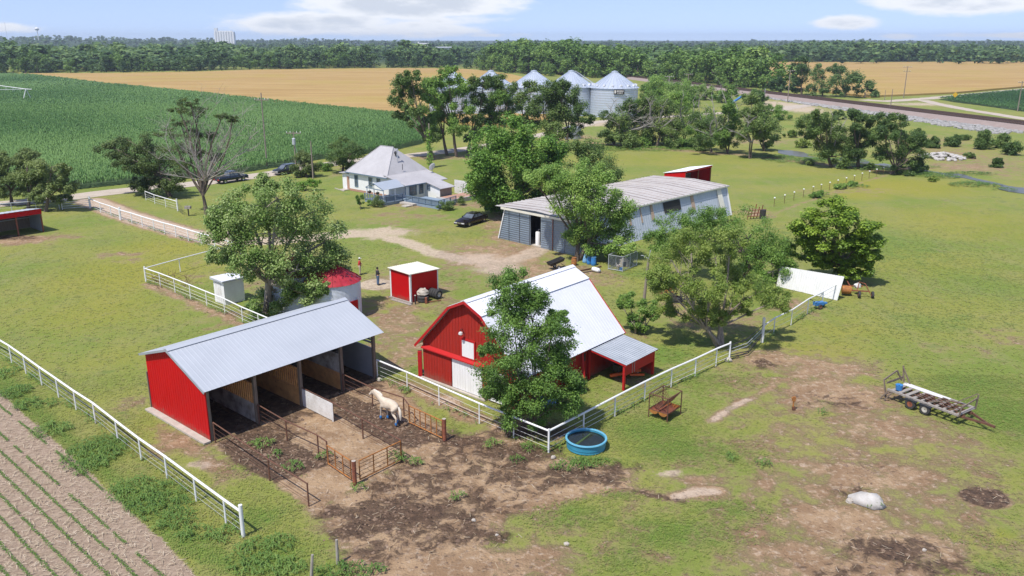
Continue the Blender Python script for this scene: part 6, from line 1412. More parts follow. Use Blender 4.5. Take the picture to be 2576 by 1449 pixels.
# ------------------------------------------------------------------ people and animals: one skinned body each
def skin_body(name, joints, edges, m, parent, root=0, sub=2):
    me = bpy.data.meshes.new(name); off = ORG[parent.name]
    me.from_pydata([tuple(Vector(j[:3]) - off) for j in joints], edges, [])
    o = bpy.data.objects.new(name, me); COL.objects.link(o); o.parent = parent; me.materials.append(m)
    sk = o.modifiers.new('skin', 'SKIN'); sk.use_smooth_shade = True
    for i, j in enumerate(joints):
        rr = j[3] if isinstance(j[3], tuple) else (j[3], j[3])
        d = me.skin_vertices[0].data[i]; d.radius = rr; d.use_root = (i == root)
    ss = o.modifiers.new('sub', 'SUBSURF'); ss.levels = sub; ss.render_levels = sub
    return o
def person(base, az, label, H, top, bottom, hat, arm_fold):
    F = rotframe(base, az, H/1.75); t = thing('person', base, label, 'person')
    w = lambda x, y, z: tuple(F @ Vector((x, y, z)))
    k = H/1.75
    J, E_ = [], []
    def j(x, y, z, r, parent=None):
        p = w(x, y, z); J.append((*p, (r*k if not isinstance(r, tuple) else (r[0]*k, r[1]*k)))); i = len(J)-1
        if parent is not None: E_.append((parent, i))
        return i
    pel = j(0,0,.94,(.155,.12)); wa = j(0,0,1.12,(.14,.11),pel); ch = j(0,.01,1.32,(.165,.11),wa); nk = j(0,.0,1.49,.06,ch); hd0 = j(0,.02,1.58,(.075,.085),nk); hd1 = j(0,.02,1.70,(.075,.09),hd0)
    nose = j(0,.115,1.60,.012,hd0)
    for s in (-1,1):
        ear = j(s*.082,.01,1.61,.016,hd0)
        hp = j(s*.09,0,.88,.095,pel); kn = j(s*.10,.02,.50,.062,hp); an = j(s*.11,-.01,.10,.045,kn); to = j(s*.12,.13,.04,.042,an)
        sh = j(s*.19,.0,1.42,.06,ch); el = j(s*.25,-.03,1.14,.045,sh)
        if arm_fold: wr = j(s*.10,.20,1.12,.033,el); hx, hy, hz_ = -s*.05, .03, -.01
        else: wr = j(s*.24,.07,.92,.033,el); hx, hy, hz_ = -s*.01, .05, -.06
        px, py, pz = (s*.10,.20,1.12) if arm_fold else (s*.24,.07,.92)
        pm = j(px+hx*.9, py+hy*.9, pz+hz_*.9, (.035,.02), wr)
        for q in range(4):
            off = (q-1.5)*.02; ln = (.8,1.0,.95,.75)[q]
            a1 = j(px+hx*(1.2+.6*ln), py+hy*(1.2+.6*ln)+ (off if not arm_fold else 0), pz+hz_*(1.2+.6*ln) + (off if arm_fold else 0), .009, pm); j(px+hx*(1.5+1.0*ln), py+hy*(1.5+.9*ln)+ (off if not arm_fold else 0), pz+hz_*(1.5+1.0*ln)-.012 + (off if arm_fold else 0), .008, a1)
        j(px+hx*1.0, py+hy*1.0+.03, pz+hz_*1.0+.02, .01, pm)
    skin_body('body', J, E_, M_['skin'], t)
    # clothes follow the same skeleton a little fatter
    def garment(nm, m, spec, root=0):
        jj, ee = [], []
        for x, y, z, r, par in spec:
            p = w(x, y, z); jj.append((*p, (r*k if not isinstance(r, tuple) else (r[0]*k, r[1]*k))))
            if par is not None: ee.append((par, len(jj)-1))
        return skin_body(nm, jj, ee, m, t, root)
    sp = [(0,0,.80,(.19,.15),None),(0,0,1.12,(.185,.15),0),(0,.01,1.32,(.21,.155),1),(0,0,1.45,(.11,.09),2)]
    for s in (-1,1):
        i = len(sp); sp += [(s*.19,0,1.42,.092,2),(s*.26,-.03,1.15,.075,i)]
        if bottom == 'jeans': sp += [(s*.13,.16,1.125,.045,i+1) if arm_fold else (s*.242,.05,.96,.045,i+1)]
    garment('shirt', M_[top], sp)
    tr = [(0,0,1.08,(.17,.135),None)]
    for s in (-1,1):
        i = len(tr); tr += [(s*.09,0,.86,.125,0),(s*.10,.02,.50,.098,i),(s*.11,-.01,.06,.08,i+1)]
    garment('trousers', M_[bottom], tr)
    for s in (-1,1): part('shoe', M_['black'], t, lambda q: q.rock((s*.12,.06,.05),(.06,.15,.05),3), F)
    for s in (-1,1): part('eye', M_['black'], t, lambda q: q.rock((s*.032,.098,1.635),(.011,.008,.008),2), F)
    part('mouth', M_['red_trim'], t, lambda q: q.box(-.025,.098,1.555,.025,.106,1.565), F)
    if hat: 
        c = part('cap', M_['cap_white'], t, lambda q: q.lathe([(.10,1.66),(.108,1.70),(.09,1.78),(.01,1.81)], (0,.02,0), 16), F, True); part('brim', M_['cap_white'], c, lambda q: q.slab([(-.09,.08,1.68),(-.07,.2,1.67),(.07,.2,1.67),(.09,.08,1.68)],(0,0,.012)), F)
    part('hair', M_['hair'], t, lambda q: q.lathe([(.098,1.60),(.104,1.66),(.086,1.76),(.01,1.80)] if not hat else [(.094,1.56),(.1,1.64),(.098,1.66)], (0,.0,0), 16), F, True)
person(G(906,691), -80, 'man in a red shirt, pale trousers and white cap standing beside the grain bin', 1.78, 'shirt_red', 'khaki', True, True)
person(G(951,717), -60, 'man in a black shirt and blue jeans standing on the pale path', 1.80, 'shirt_black', 'jeans', False, True)

def horse():
    base = (G(962,1052) + G(999,1070)) / 2; F = rotframe(base, 137, 1.06)
    t = thing('horse', base, 'pale cream horse with blue leg boots walking up the muddy pen', 'horse')
    w = lambda x, y, z: tuple(F @ Vector((x, y, z)))
    J, E_ = [], []
    def j(x, y, z, r, p=None):
        J.append((*w(x,y,z), r)); i = len(J)-1
        if p is not None: E_.append((p, i))
        return i
    ba = j(0,0,1.14,(.30,.33)); lo_ = j(-.35,0,1.18,(.29,.30),ba); ru = j(-.66,0,1.20,(.29,.29),lo_); dock = j(-.86,0,1.18,(.13,.14),ru)
    sh = j(.34,0,1.16,(.27,.34),ba); ch = j(.60,0,1.18,(.21,.28),sh); n1 = j(.88,.02,1.33,(.14,.22),ch); n2 = j(1.12,.04,1.46,(.11,.16),n1); po = j(1.30,.05,1.58,(.085,.12),n2)
    h1 = j(1.45,.06,1.52,(.085,.12),po); h2 = j(1.62,.07,1.36,(.066,.09),h1); h3 = j(1.74,.08,1.24,(.058,.07),h2)
    for s in (-1,1): j(1.28,.05+s*.075,1.73,.028,po)
    legs = {('f',1):.16,('f',-1):-.14,('h',1):-.10,('h',-1):.16}
    hoofs = []
    for s in (-1,1):
        dx = legs[('f',s)]; a = j(.48+dx*.1,s*.16,.92,(.10,.13),sh); k = j(.50+dx*.7,s*.15,.52,.062,a); c = j(.48+dx*.9,s*.15,.22,.042,k); p = j(.50+dx,s*.15,.12,.048,c); h = j(.55+dx,s*.15,.035,.06,p); hoofs.append((.49+dx*.95,s*.15,'f'))
        dx = legs[('h',s)]; a = j(-.60+dx*.2,s*.17,.95,(.13,.19),ru); k = j(-.46+dx*.5,s*.17,.76,.10,a); hk = j(-.74+dx*.8,s*.16,.50,.065,k); c = j(-.70+dx,s*.16,.22,.045,hk); p = j(-.68+dx,s*.16,.12,.05,c); h = j(-.62+dx,s*.16,.035,.062,p); hoofs.append((-.69+dx,s*.16,'h'))
    skin_body('body', J, E_, M_['horse'], t)
    for x, y, kf in hoofs: part('leg_boot', M_['boot'], t, lambda q: q.lathe([(.06,.08),(.072,.1),(.072,.24),(.06,.26)], (x,y,0), 12), F, True)
    part('mane', M_['mane'], t, lambda q: q.tube([(1.30,.05,1.70),(1.10,.0,1.62),(.88,-.04,1.54),(.66,-.05,1.44)], [.04,.07,.09,.06], 8), F, True)
    part('tail', M_['mane'], t, lambda q: q.tube([(-.9,0,1.22),(-1.04,.03,1.05),(-1.10,.05,.75),(-1.08,.04,.45)], [.05,.08,.09,.03], 8), F, True)
    for s in (-1,1): part('eye', M_['black'], t, lambda q: q.rock((1.47,.06+s*.085,1.55),(.02,.012,.02),2), F)
horse()
def dog():
    base = G(1554,679); F = rotframe(base, -75, .95); t = thing('dog', base, 'white and dark dog standing inside the chain link kennel', 'dog')
    w = lambda x, y, z: tuple(F @ Vector((x, y, z))); J, E_ = [], []
    def j(x, y, z, r, p=None):
        J.append((*w(x,y,z), r)); i = len(J)-1
        if p is not None: E_.append((p, i))
        return i
    b = j(0,0,.46,.11); ru = j(-.26,0,.46,.10,b); c = j(.22,0,.46,.13,b); n = j(.36,0,.60,.075,c); h = j(.45,0,.70,.075,n); m = j(.58,0,.67,.04,h); tl = j(-.42,0,.58,.025,ru); j(-.5,0,.72,.015,tl)
    for s in (-1,1):
        j(.42,s*.06,.80,.02,h); a = j(.22,s*.08,.30,.05,c); p = j(.23,s*.08,.04,.028,a); j(.28,s*.08,.02,.026,p)
        a = j(-.24,s*.08,.30,.06,ru); k = j(-.33,s*.08,.18,.033,a); p = j(-.29,s*.08,.04,.026,k); j(-.24,s*.08,.02,.026,p)
    skin_body('body', J, E_, M_['dog_coat'], t); part('collar', M_['red_trim'], t, lambda q: q.tube([(.36+.06*math.cos(a),.085*math.sin(a),.60-.05*math.cos(a)) for a in np.linspace(0,6.283,13)], .012, 5, False), F)
dog()
# ------------------------------------------------------------------ trees
M_['leaf_cotton'] = mat_leaf('cottonwood_leaves', (.06,.115,.022),(.12,.19,.04),(.25,.30,.12), .6)
M_['leaf_locust'] = mat_leaf('locust_leaves', (.07,.12,.02),(.145,.20,.036),(.25,.29,.075), .6)
M_['leaf_maple'] = mat_leaf('maple_leaves', (.045,.105,.014),(.095,.182,.027),(.19,.275,.055), .6)
M_['leaf_catalpa'] = mat_leaf('catalpa_leaves', (.07,.125,.012),(.16,.235,.025),(.28,.335,.06), .6)
M_['leaf_elm'] = mat_leaf('elm_leaves', (.058,.115,.02),(.115,.20,.036),(.215,.30,.07), .6)
M_['leaf_dark'] = mat_leaf('dark_tree_leaves', (.04,.075,.018),(.075,.125,.028),(.15,.20,.055), .6)
M_['leaf_cedar'] = mat_leaf('cedar_sprays', (.042,.068,.018),(.09,.128,.032),(.17,.21,.07), .6)
M_['leaf_wood'] = mat_leaf('woodland_leaves', (.034,.070,.024),(.066,.118,.036),(.13,.19,.06), .6)
M_['leaf_mid'] = mat_leaf('bright_green_leaves', (.05,.10,.02),(.105,.18,.035),(.19,.26,.07), .6)  # a brighter, yellower leaf green than the woodland leaves
M_['leaf_fresh'] = mat_leaf('fresh_green_leaves', (0.072,0.160,0.017), (0.152,0.275,0.036), (0.246,0.300,0.072), .28)

def leaf_cloud(C, Rr, n, size, r, up=.5, squash=.85, shape=.62, droop=0.0):
    """n leaves on and in each clump sphere; C (k,3) centres, Rr (k,) radii"""
    k = len(C); d = r.normal(size=(k, n, 3)); d /= np.linalg.norm(d, axis=2, keepdims=True) + 1e-9
    rad = Rr[:, None] * np.clip(r.normal(.74, .30, (k, n)), .1, 1.6); d2 = d.copy(); d2[:, :, 2] *= squash
    P = C[:, None, :] + d2 * rad[:, :, None]
    if droop: P[:, :, 2] -= droop * np.abs(r.normal(size=(k, n))) * Rr[:, None]
    nr = d * .55 + r.normal(size=(k, n, 3)) * .45; nr[:, :, 2] += up + .3
    nr /= np.linalg.norm(nr, axis=2, keepdims=True) + 1e-9
    t = r.normal(size=(k, n, 3)); t -= nr * (t * nr).sum(2, keepdims=True); t /= np.linalg.norm(t, axis=2, keepdims=True) + 1e-9
    b = np.cross(nr, t); s = size * r.uniform(.6, 1.35, (k, n, 1))
    a = t * s * .5; w = b * s * .5 * shape
    V_ = np.stack([P - a, P - a*.1 + w, P + a, P - a*.1 - w], 2).reshape(-1, 3)
    tint = np.clip(r.normal(.46, .17, (k, n)) + r.normal(0, .13, (k, 1)), 0, 1)
    return V_, np.repeat(tint.ravel(), 4)
def clumps_in(c, rad, k, r, cs=(.26, .42)):
    d = r.normal(size=(k, 3)); d /= np.linalg.norm(d, axis=1, keepdims=True)
    q = (.35 + .62 * r.uniform(0, 1, k) ** .55)[:, None]
    return np.array(c) + d * q * np.array(rad), r.uniform(*cs, k) * min(rad)
def px_lobes(base, lobes, r, depth=.55):
    """crown lobes measured on the photograph (x, y, half width, half height), stood round the trunk at the tree's real distance"""
    out = []; base = Vector(base)
    for lb in lobes:
        x, y, rx, ry = lb[:4]; dy = lb[4] if len(lb) > 4 else r.uniform(-1, 1) * depth * 2.0
        yy = base.y + dy
        u = (x - 1288) / FPX; v = (724.5 - y) / FPX; t = yy / (_c + v * _s)
        p = np.array((u * t, yy, CAM_H + (-_s + v * _c) * t)); s = FPX / t / 1.10
        out.append((p, np.array((rx / s, max(rx, ry) / s * .9, ry / s))))
    return out
def limb(q, a, b, r0, r1, r, n=7, bend=.16, k=4):
    a, b = Vector(a), Vector(b); L_ = (b - a).length; o = Vector((r.uniform(-1,1), r.uniform(-1,1), r.uniform(-.2,.6))) * L_ * bend
    pts = [a.lerp(b, i/k) + o * (4*(i/k)*(1-i/k)) * .5 for i in range(k+1)]
    q.tube(pts, [r0 + (r1-r0)*(i/k) for i in range(k+1)], n, False); return pts
def tree(label, base, lobes, leaf, name='broadleaf_tree', seed=1, lsize=.26, per=110, k=9, trunk_r=.28, bark='bark', fork=None, stems=1, group=None, up=.5, cs=(0.40,0.63), droop=0.0, squash=.85, shape=.62, twigs=4, depth=.55, cat='tree', lift=0.0):
    r = np.random.default_rng(seed); rr = random.Random(seed); base = Vector(base)
    L_ = px_lobes(base, lobes, r, depth); t = thing(name, base, label, cat, group)
    zs = [c[2] for c, _ in L_]; fz = fork if fork is not None else max(.6, min(min(zs)*.9, np.mean(zs)*.55))
    q = MB(); q.M = Matrix.Identity(4)
    forks = []
    for s in range(stems):
        off = Vector((rr.uniform(-.3,.3)*(stems>1), rr.uniform(-.3,.3)*(stems>1), 0)); mx = np.mean([c[0] for c,_ in L_]); 
        f = Vector((base.x + (mx-base.x)*.35 + (rr.uniform(-.9,.9) if stems > 1 else 0), base.y + (rr.uniform(-.6,.6) if stems > 1 else 0), fz))
        limb(q, base + off + Vector((0,0,-.1)), f, trunk_r*1.25/(stems**.4), trunk_r*.8/(stems**.4), rr, 9, .06); forks.append(f)
    Cs, Rs = [], []
    for c, rad in L_:
        f = min(forks, key=lambda p: (p - Vector(c)).length)
        rb = trunk_r*.55/(stems**.3)
        pts = limb(q, f, c, rb, rb*.4, rr, 6, .14)
        C, Rc = clumps_in(c, rad, k, r, cs); Cs.append(C); Rs.append(Rc)
        for i in range(min(twigs, k)): limb(q, pts[rr.randint(2,4)], C[i], rb*.35, rb*.08, rr, 4, .15, 3)
    o = q.build('trunk', M_[bark], t, True)
    if leaf is not None:
        v, ti = leaf_cloud(np.concatenate(Cs), np.concatenate(Rs), int(per*3.1), lsize*.80, r, up, squash, shape, droop)
        v = v - np.array(base); v[:, 2] = np.maximum(v[:, 2], .03)
        np_mesh('crown', v, np.arange(len(v)).reshape(-1, 4), M_[leaf], ti, parent=t)
    return t
def bare(t, base, tips, r0, seed, m='deadwood', sub=5, sides=3):
    """leafless branches: limbs to the tips with side twigs, one part of the tree"""
    rr = random.Random(seed); q = MB(); base = Vector(base)
    for tip in tips:
        pts = limb(q, base, tip, r0, r0*.22, rr, 6, .42, 6); d = (Vector(tip)-base); L_ = d.length
        for i in range(sub):
            a = pts[rr.randint(2,6)]; b = a + (d.normalized()*.5 + Vector((rr.uniform(-1,1), rr.uniform(-1,1), rr.uniform(-.25,.8)))) * L_ * rr.uniform(.12,.3)
            p2 = limb(q, a, b, r0*.3, r0*.06, rr, 4, .2, 3)
            for j in range(sides): c = p2[rr.randint(1,3)]; limb(q, c, c + Vector((rr.uniform(-1,1), rr.uniform(-1,1), rr.uniform(-.3,.8)))*L_*.1, r0*.1, r0*.04, rr, 3, .2, 2)
    return q.build('bare_branches', M_[m], t, True)
def pxp(base, x, y, dy=0.0):
    yy = base[1] + dy; u = (x-1288)/FPX; v = (724.5-y)/FPX; t = yy/(_c+v*_s); return Vector((u*t, yy, CAM_H + (-_s+v*_c)*t))

tree('large pale green cottonwood spreading over the red roofed grain bins', G(668,800), [(700,500,80,48),(620,535,70,50),(770,540,70,56),(575,590,56,44),(690,590,95,66),(815,610,62,62),(620,650,64,44),(745,680,74,52),(835,660,44,44),(690,735,60,40),(560,560,40,40),(655,470,40,26),(800,725,28,18,-1.5),(665,775,36,22,-.8),(760,735,40,26,-1.5),(560,645,36,24)], 'leaf_cotton', 'cottonwood_tree', 11, .24, 105, 15, .34, 'bark_pale', 3.2, 1, up=.35, cs=(0.34,0.54), twigs=6, depth=.9)
tree('wispy green tree standing right in front of the red barn', G(1338,1092), [(1290,712,50,38),(1300,760,74,46),(1340,800,78,48),(1275,815,52,40),(1385,850,54,42),(1310,870,80,52),(1350,920,84,52),(1262,915,52,44),(1385,905,50,40),(1300,965,74,46),(1395,960,58,42),(1345,1005,80,42),(1420,1005,50,34),(1262,985,40,34),(1310,1045,60,30),(1222,880,20,16),(1440,965,30,24),(1238,980,34,26),(1400,800,26,22),(1330,745,40,30)], 'leaf_elm', 'broadleaf_tree', 12, .17, 110, 13, .10, 'bark', 1.2, 2, up=.35, cs=(0.34,0.56), twigs=5, depth=.45, shape=.5)
tree('multi stemmed honey locust beside the sagging black gate', G(1812,872), [(1690,655,64,40),(1735,605,54,34),(1800,650,56,36),(1712,718,52,34),(1795,725,54,34),(1855,700,46,30),(1770,780,52,32),(1900,740,56,34),(1950,755,44,28),(1680,770,40,26),(1800,800,40,22),(1860,775,44,24),(1660,700,34,30),(1835,600,40,30)], 'leaf_locust', 'locust_tree', 13, .19, 130, 14, .26, 'bark_pale', 1.5, 4, up=.3, cs=(0.31,0.51), twigs=7, depth=.8, shape=.45)
tree('tall darker feathery locust behind the bale feeder', G(1893,712), [(1760,560,66,34),(1830,555,66,38),(1890,590,66,44),(1940,630,50,40),(1880,650,60,36),(1960,670,36,30),(1800,600,50,40),(1700,575,60,34),(1665,600,40,30)], 'leaf_elm', 'locust_tree', 14, .22, 115, 13, .20, 'bark', 3.0, 1, up=.3, cs=(0.31,0.54), twigs=5, depth=1.2, shape=.45)
tree('thin dark locust with bare lower limbs left of the terracotta planter', G(1945,715), [(1905,640,40,34),(1950,640,40,34),(1975,680,30,24),(1930,690,34,20)], 'leaf_elm', 'locust_tree', 15, .2, 100, 10, .12, 'bark_pale', 1.6, 2, up=.3, depth=.5)
tree('rounded yellow green catalpa tree behind the white windbreak', G(2121,708), [(2090,530,66,28),(2040,560,50,32),(2140,560,62,34),(2090,590,66,34),(2030,610,40,28),(2170,605,42,30),(2060,640,62,28),(2130,640,62,30),(2180,640,30,22),(2090,672,66,22),(2145,675,44,20)], 'leaf_catalpa', 'catalpa_tree', 16, .30, 95, 17, .20, 'bark', 1.6, 1, up=.75, cs=(0.37,0.57), depth=.8, shape=.75, squash=.55)
tree('leaning green elm in front of the machine shed doors', G(1455,655), [(1420,455,66,30),(1380,450,44,26),(1470,440,60,34),(1440,500,66,34),(1510,470,54,36),(1540,520,50,36),(1480,545,60,38),(1550,570,46,34),(1500,590,60,36),(1560,620,40,26),(1510,630,44,22),(1460,595,40,26),(1465,505,50,40),(1340,445,26,20)], 'leaf_elm', 'elm_tree', 17, .24, 110, 15, .30, 'bark', 2.0, 2, up=.45, cs=(0.34,0.57), twigs=5, depth=.8)
tree('grey green tree behind the leaning elm at the machine shed', G(1490,520), [(1480,385,44,30),(1450,375,30,20),(1510,410,44,32),(1530,440,34,24),(1470,420,44,30)], 'leaf_dark', 'broadleaf_tree', 18, .3, 100, 12, .25, 'bark', 3, 1, up=.4, depth=.8)
tree('dense bright green maple between the farmhouse and the machine shed', G(1290,545), [(1285,330,66,32),(1235,365,50,38),(1340,365,56,38),(1215,420,40,42),(1285,410,66,46),(1355,420,56,44),(1390,375,28,30),(1225,475,44,34),(1290,480,66,40),(1350,485,50,30),(1245,512,30,16),(1400,440,22,32)], 'leaf_maple', 'maple_tree', 19, .34, 120, 18, .34, 'bark', 2.4, 1, up=.6, cs=(0.37,0.60), depth=1.6, shape=.75)
# half dead cedar and its neighbours at the driveway
b = G(519,540)
t = tree('half dead old cedar with bleached bare branches beside the driveway', b, [(478,256,34,10),(450,275,24,9),(500,280,30,13,1),(455,308,30,9,2),(430,335,36,12,1),(482,335,30,12,2),(445,375,36,14,1),(560,292,18,8),(505,385,24,12,2),(455,412,34,14,1),(530,340,18,12,2),(585,300,14,8),(545,395,20,10,2)], 'leaf_cedar', 'cedar_tree', 20, .2, 40, 13, .24, 'bark', 2.6, 1, up=.4, cs=(.5,.95), squash=.55, depth=1.2)
bare(t, pxp(b, 516, 455), [pxp(b,*p) for p in ((590,280,.5),(615,320,-1.8),(545,262,.3),(635,375,.6),(410,330,-1.5),(398,400,-2.5),(590,405,-2.5),(560,325,-1),(430,290,-1.5),(420,440,-2.5),(515,255,-1),(605,440,-1.6),(470,385,-3),(550,430,-3),(530,320,-2.5),(580,345,-2),(490,300,-2),(640,330,0),(455,350,-2.5),(610,290,-.5))], .085, 5, sub=16, sides=4)
tree('drooping olive green cedar left of the half dead one', G(428,494), [(335,360,60,24),(285,370,44,22),(390,385,50,24),(340,405,50,22),(420,420,44,30),(375,440,44,22),(400,465,44,22),(440,455,30,20),(350,460,30,16),(310,395,36,18)], 'leaf_cedar', 'cedar_tree', 21, .3, 100, 12, .30, 'bark', 3.0, 1, up=.35, squash=.6, droop=.35, depth=1.0)
for i, (bx, by, lb, l) in enumerate(((30,514,[(20,420,40,26),(45,395,34,20),(10,460,44,24),(50,450,40,30),(-10,400,30,30),(30,480,40,16)],'dark cedar at the left edge beside the road gate'), (71,524,[(75,395,30,16),(90,420,36,24),(70,450,40,24),(100,455,34,22),(65,485,40,14)],'middle dark cedar of the three along the paddock road'), (115,532,[(130,420,36,16),(150,440,32,20),(120,455,36,24),(160,470,28,20),(110,485,36,18),(150,500,30,12)],'silvery topped cedar, rightmost of the three along the paddock road'))):
    tree(l, G(bx,by), lb, 'leaf_cedar', 'cedar_tree', 30+i, .3, 100, 12, .22, 'bark', 1.8, 1, up=.35, squash=.65, depth=.8)
# tall thin crowned trees between house and silos
for i, (bx, by, lb, l) in enumerate((
    (1125,390,[(1085,215,28,20),(1110,235,30,24),(1085,265,30,22),(1115,300,34,22),(1090,330,30,18)],'dense tree between the first two tall trees by the silos'),
    (1400,374,[(1385,250,28,24),(1405,285,34,26),(1385,325,34,22)],'dense dark tree between the two dark trees before the fourth silo'),
    (1094,402,[(1010,210,24,20),(1035,195,24,16),(1005,250,26,20),(1050,235,26,20),(1040,275,30,20),(1010,290,24,12),(1060,310,26,18),(1080,345,24,16)],'tall leaning tree at the left end of the row by the silos'),
    (1149,394,[(1100,205,28,18),(1130,190,28,18),(1090,240,26,20),(1150,220,30,22),(1120,260,32,22),(1160,275,30,20),(1105,295,26,16),(1150,320,28,18)],'tall dark tree second in the row hiding the leftmost silo'),
    (1176,384,[(1180,210,22,16),(1215,205,26,16),(1195,250,28,20),(1225,265,24,18),(1190,300,30,18),(1220,310,22,14),(1180,340,28,14)],'tall open crowned tree third in the row by the silos'),
    (1265,374,[(1255,200,24,16),(1275,225,28,20),(1250,250,28,20),(1280,265,30,20),(1262,300,32,20)],'dense tree right in front of the second silo'),
    (1225,376,[(1240,210,22,14),(1255,245,22,16),(1235,290,22,14),(1210,330,24,14)],'thin tree in front of the second silo'),
    (1318,366,[(1310,245,20,20),(1335,220,18,16),(1330,270,22,20),(1310,310,24,16)],'sparse tree before the silo with the orange sign'),
    (1378,372,[(1365,235,26,24),(1390,215,22,16),(1350,270,26,20),(1395,270,30,26),(1370,310,34,22),(1400,330,26,18)],'dark dense tree between the third and fourth silos'),
    (1425,372,[(1415,220,22,18),(1440,240,26,22),(1455,280,26,22),(1420,290,28,22),(1445,325,30,18),(1475,300,18,14),(1412,255,20,18)],'dark tree in front of the fourth silo'))):
    tree(l, G(bx,by), lb, 'leaf_dark' if i not in (0,3,6) else 'leaf_elm', 'broadleaf_tree', 40+i, .42, 80, 11, .28, 'bark', None, 1 if i not in (1,5) else 2, 'tall trees between the house and the silos', up=.45, cs=(0.37,0.63), depth=1.6)
p = G(1082,422); t = thing('ivy_pole', p, 'ivy covered pole behind the satellite dish', 'pole'); part('shaft', M_['pole'], t, lambda q: q.tube([p, p+Vector((0,0,8.2))], .13, 7))
r_ = np.random.default_rng(3); C = np.array([(0,0,z) for z in np.arange(.3,7.0,.35)]) + r_.normal(0,.1,(20,3))[:len(np.arange(.3,7.0,.35))]
v, ti = leaf_cloud(C, np.full(len(C), .62), 60, .28, r_); np_mesh('ivy', v, np.arange(len(v)).reshape(-1,4), M_['leaf_fresh'], ti, parent=t)
rw0 = random.Random(5)
# scrubby hedge row with dead limbs, right of the silos
for i, (bx, by, lb, l, lf) in enumerate((
    (1545,362,[(1530,300,24,18),(1545,330,30,18),(1525,345,24,14)],'small scrub tree under the rightmost silo','leaf_dark'),
    (1590,366,[(1580,265,24,18),(1600,300,34,24),(1575,330,34,20),(1620,340,34,18)],'dark scrub tree with a bare spike before the rightmost silo','leaf_dark'),
    (1650,368,[(1640,265,30,20),(1665,300,36,26),(1640,340,36,20),(1690,335,34,20),(1625,250,20,14)],'broad dark hedge tree right of the silos','leaf_dark'),
    (1720,362,[(1700,250,24,18),(1715,290,34,26),(1745,320,34,20),(1700,335,34,18)],'green hedge tree behind the bleached fallen limbs','leaf_elm'),
    (1790,384,[(1760,300,34,22),(1800,320,36,26),(1770,350,34,18),(1830,350,30,18)],'dark hedge tree in the middle of the meadow hedge','leaf_dark'),
    (1830,386,[(1830,270,24,20),(1850,310,34,26),(1820,340,30,20)],'green hedge tree beside the tall forked cedar','leaf_elm'),
    (1888,399,[(1890,250,22,16),(1905,285,30,22),(1930,310,26,22),(1880,325,34,20),(1920,345,30,18),(1870,290,26,20)],'forked dark tree at the right end of the meadow hedge','leaf_dark'),
    (1570,370,[(1560,300,26,22),(1585,345,34,18),(1555,345,26,16)],'dense bush tree at the left end of the meadow hedge','leaf_dark'),
    (1620,366,[(1605,270,26,20),(1625,305,34,24),(1610,345,34,20)],'dense hedge tree just right of the rightmost silo','leaf_elm'),
    (1685,366,[(1675,270,24,18),(1690,310,32,24),(1680,345,30,16)],'dark rounded hedge tree behind the small meadow bushes','leaf_dark'),
    (1755,352,[(1740,255,26,18),(1765,285,34,22),(1750,325,36,20)],'tall green hedge tree near the slanted blue conveyor','leaf_elm'),
    (1925,380,[(1915,290,26,20),(1935,330,30,20),(1915,355,26,14)],'dark hedge tree right of the forked tree','leaf_dark'),
    (1965,300,[(1950,275,20,12),(1970,290,22,12)],'low bush beside the railway crossing','leaf_elm'))):
    t = tree(l, G(bx,by), lb, lf, 'hedge_tree', 60+i, .4, 85, 10, .2, 'bark', None, 2, 'hedge trees along the meadow', up=.4, depth=1.6)
    if i in (1,2,3,4,6,7,8): 
        b = G(bx,by); bare(t, pxp(b, bx, by-40), [pxp(b, bx+dx+rw0.uniform(-12,12), by+dy+rw0.uniform(-10,10), -2.5) for dx, dy in ((-8,-112),(20,-100),(45,-75),(-40,-70),(58,-50),(-20,-50))[:4+i%3]], .17, 70+i, sub=6)
t = thing('dead_tree', G(1545,362), 'thin leafless tree standing before the rightmost silo', 'tree'); bare(t, G(1545,362), [pxp(G(1545,362), x, y) for x, y in ((1545,255),(1530,270),(1565,265),(1555,300))], .16, 8)
t = thing('dead_tree', G(1810,360), 'bleached leafless tree above the hedge below the tracks', 'tree'); bare(t, G(1810,360), [pxp(G(1810,360), x, y) for x, y in ((1790,235),(1815,225),(1760,250),(1840,245),(1775,275))], .2, 9, sub=7)
# trees along the creek at the right
for i, (bx, by, lb, l) in enumerate((
    (2092,420,[(2030,305,34,18),(2060,290,26,14),(2080,325,40,24),(2110,350,40,26),(2070,375,44,22),(2105,395,34,18),(2040,330,26,16)],'broad dark creek tree with a low leaning left limb'),
    (2158,424,[(2150,290,22,14),(2170,310,28,20),(2145,340,28,20),(2175,355,28,20),(2150,385,26,16)],'narrow creek tree in the middle of the creek group'),
    (2241,438,[(2220,300,26,18),(2255,310,28,18),(2230,340,34,22),(2280,350,34,22),(2240,380,40,22),(2290,395,36,22),(2310,360,20,18),(2285,425,34,14),(2310,420,22,14)],'large creek tree on the right of the creek group'))):
    t = tree(l, G(bx,by), lb, 'leaf_dark', 'creek_tree', 80+i, .36, 95, 12, .3, 'bark', None, 1, 'trees along the creek', up=.4, depth=1.6)
    if i == 0: b = G(2092,420); bare(t, pxp(b,2092,395), [pxp(b,*p) for p in ((2035,330),(2130,300),(2095,290))], .2, 12)
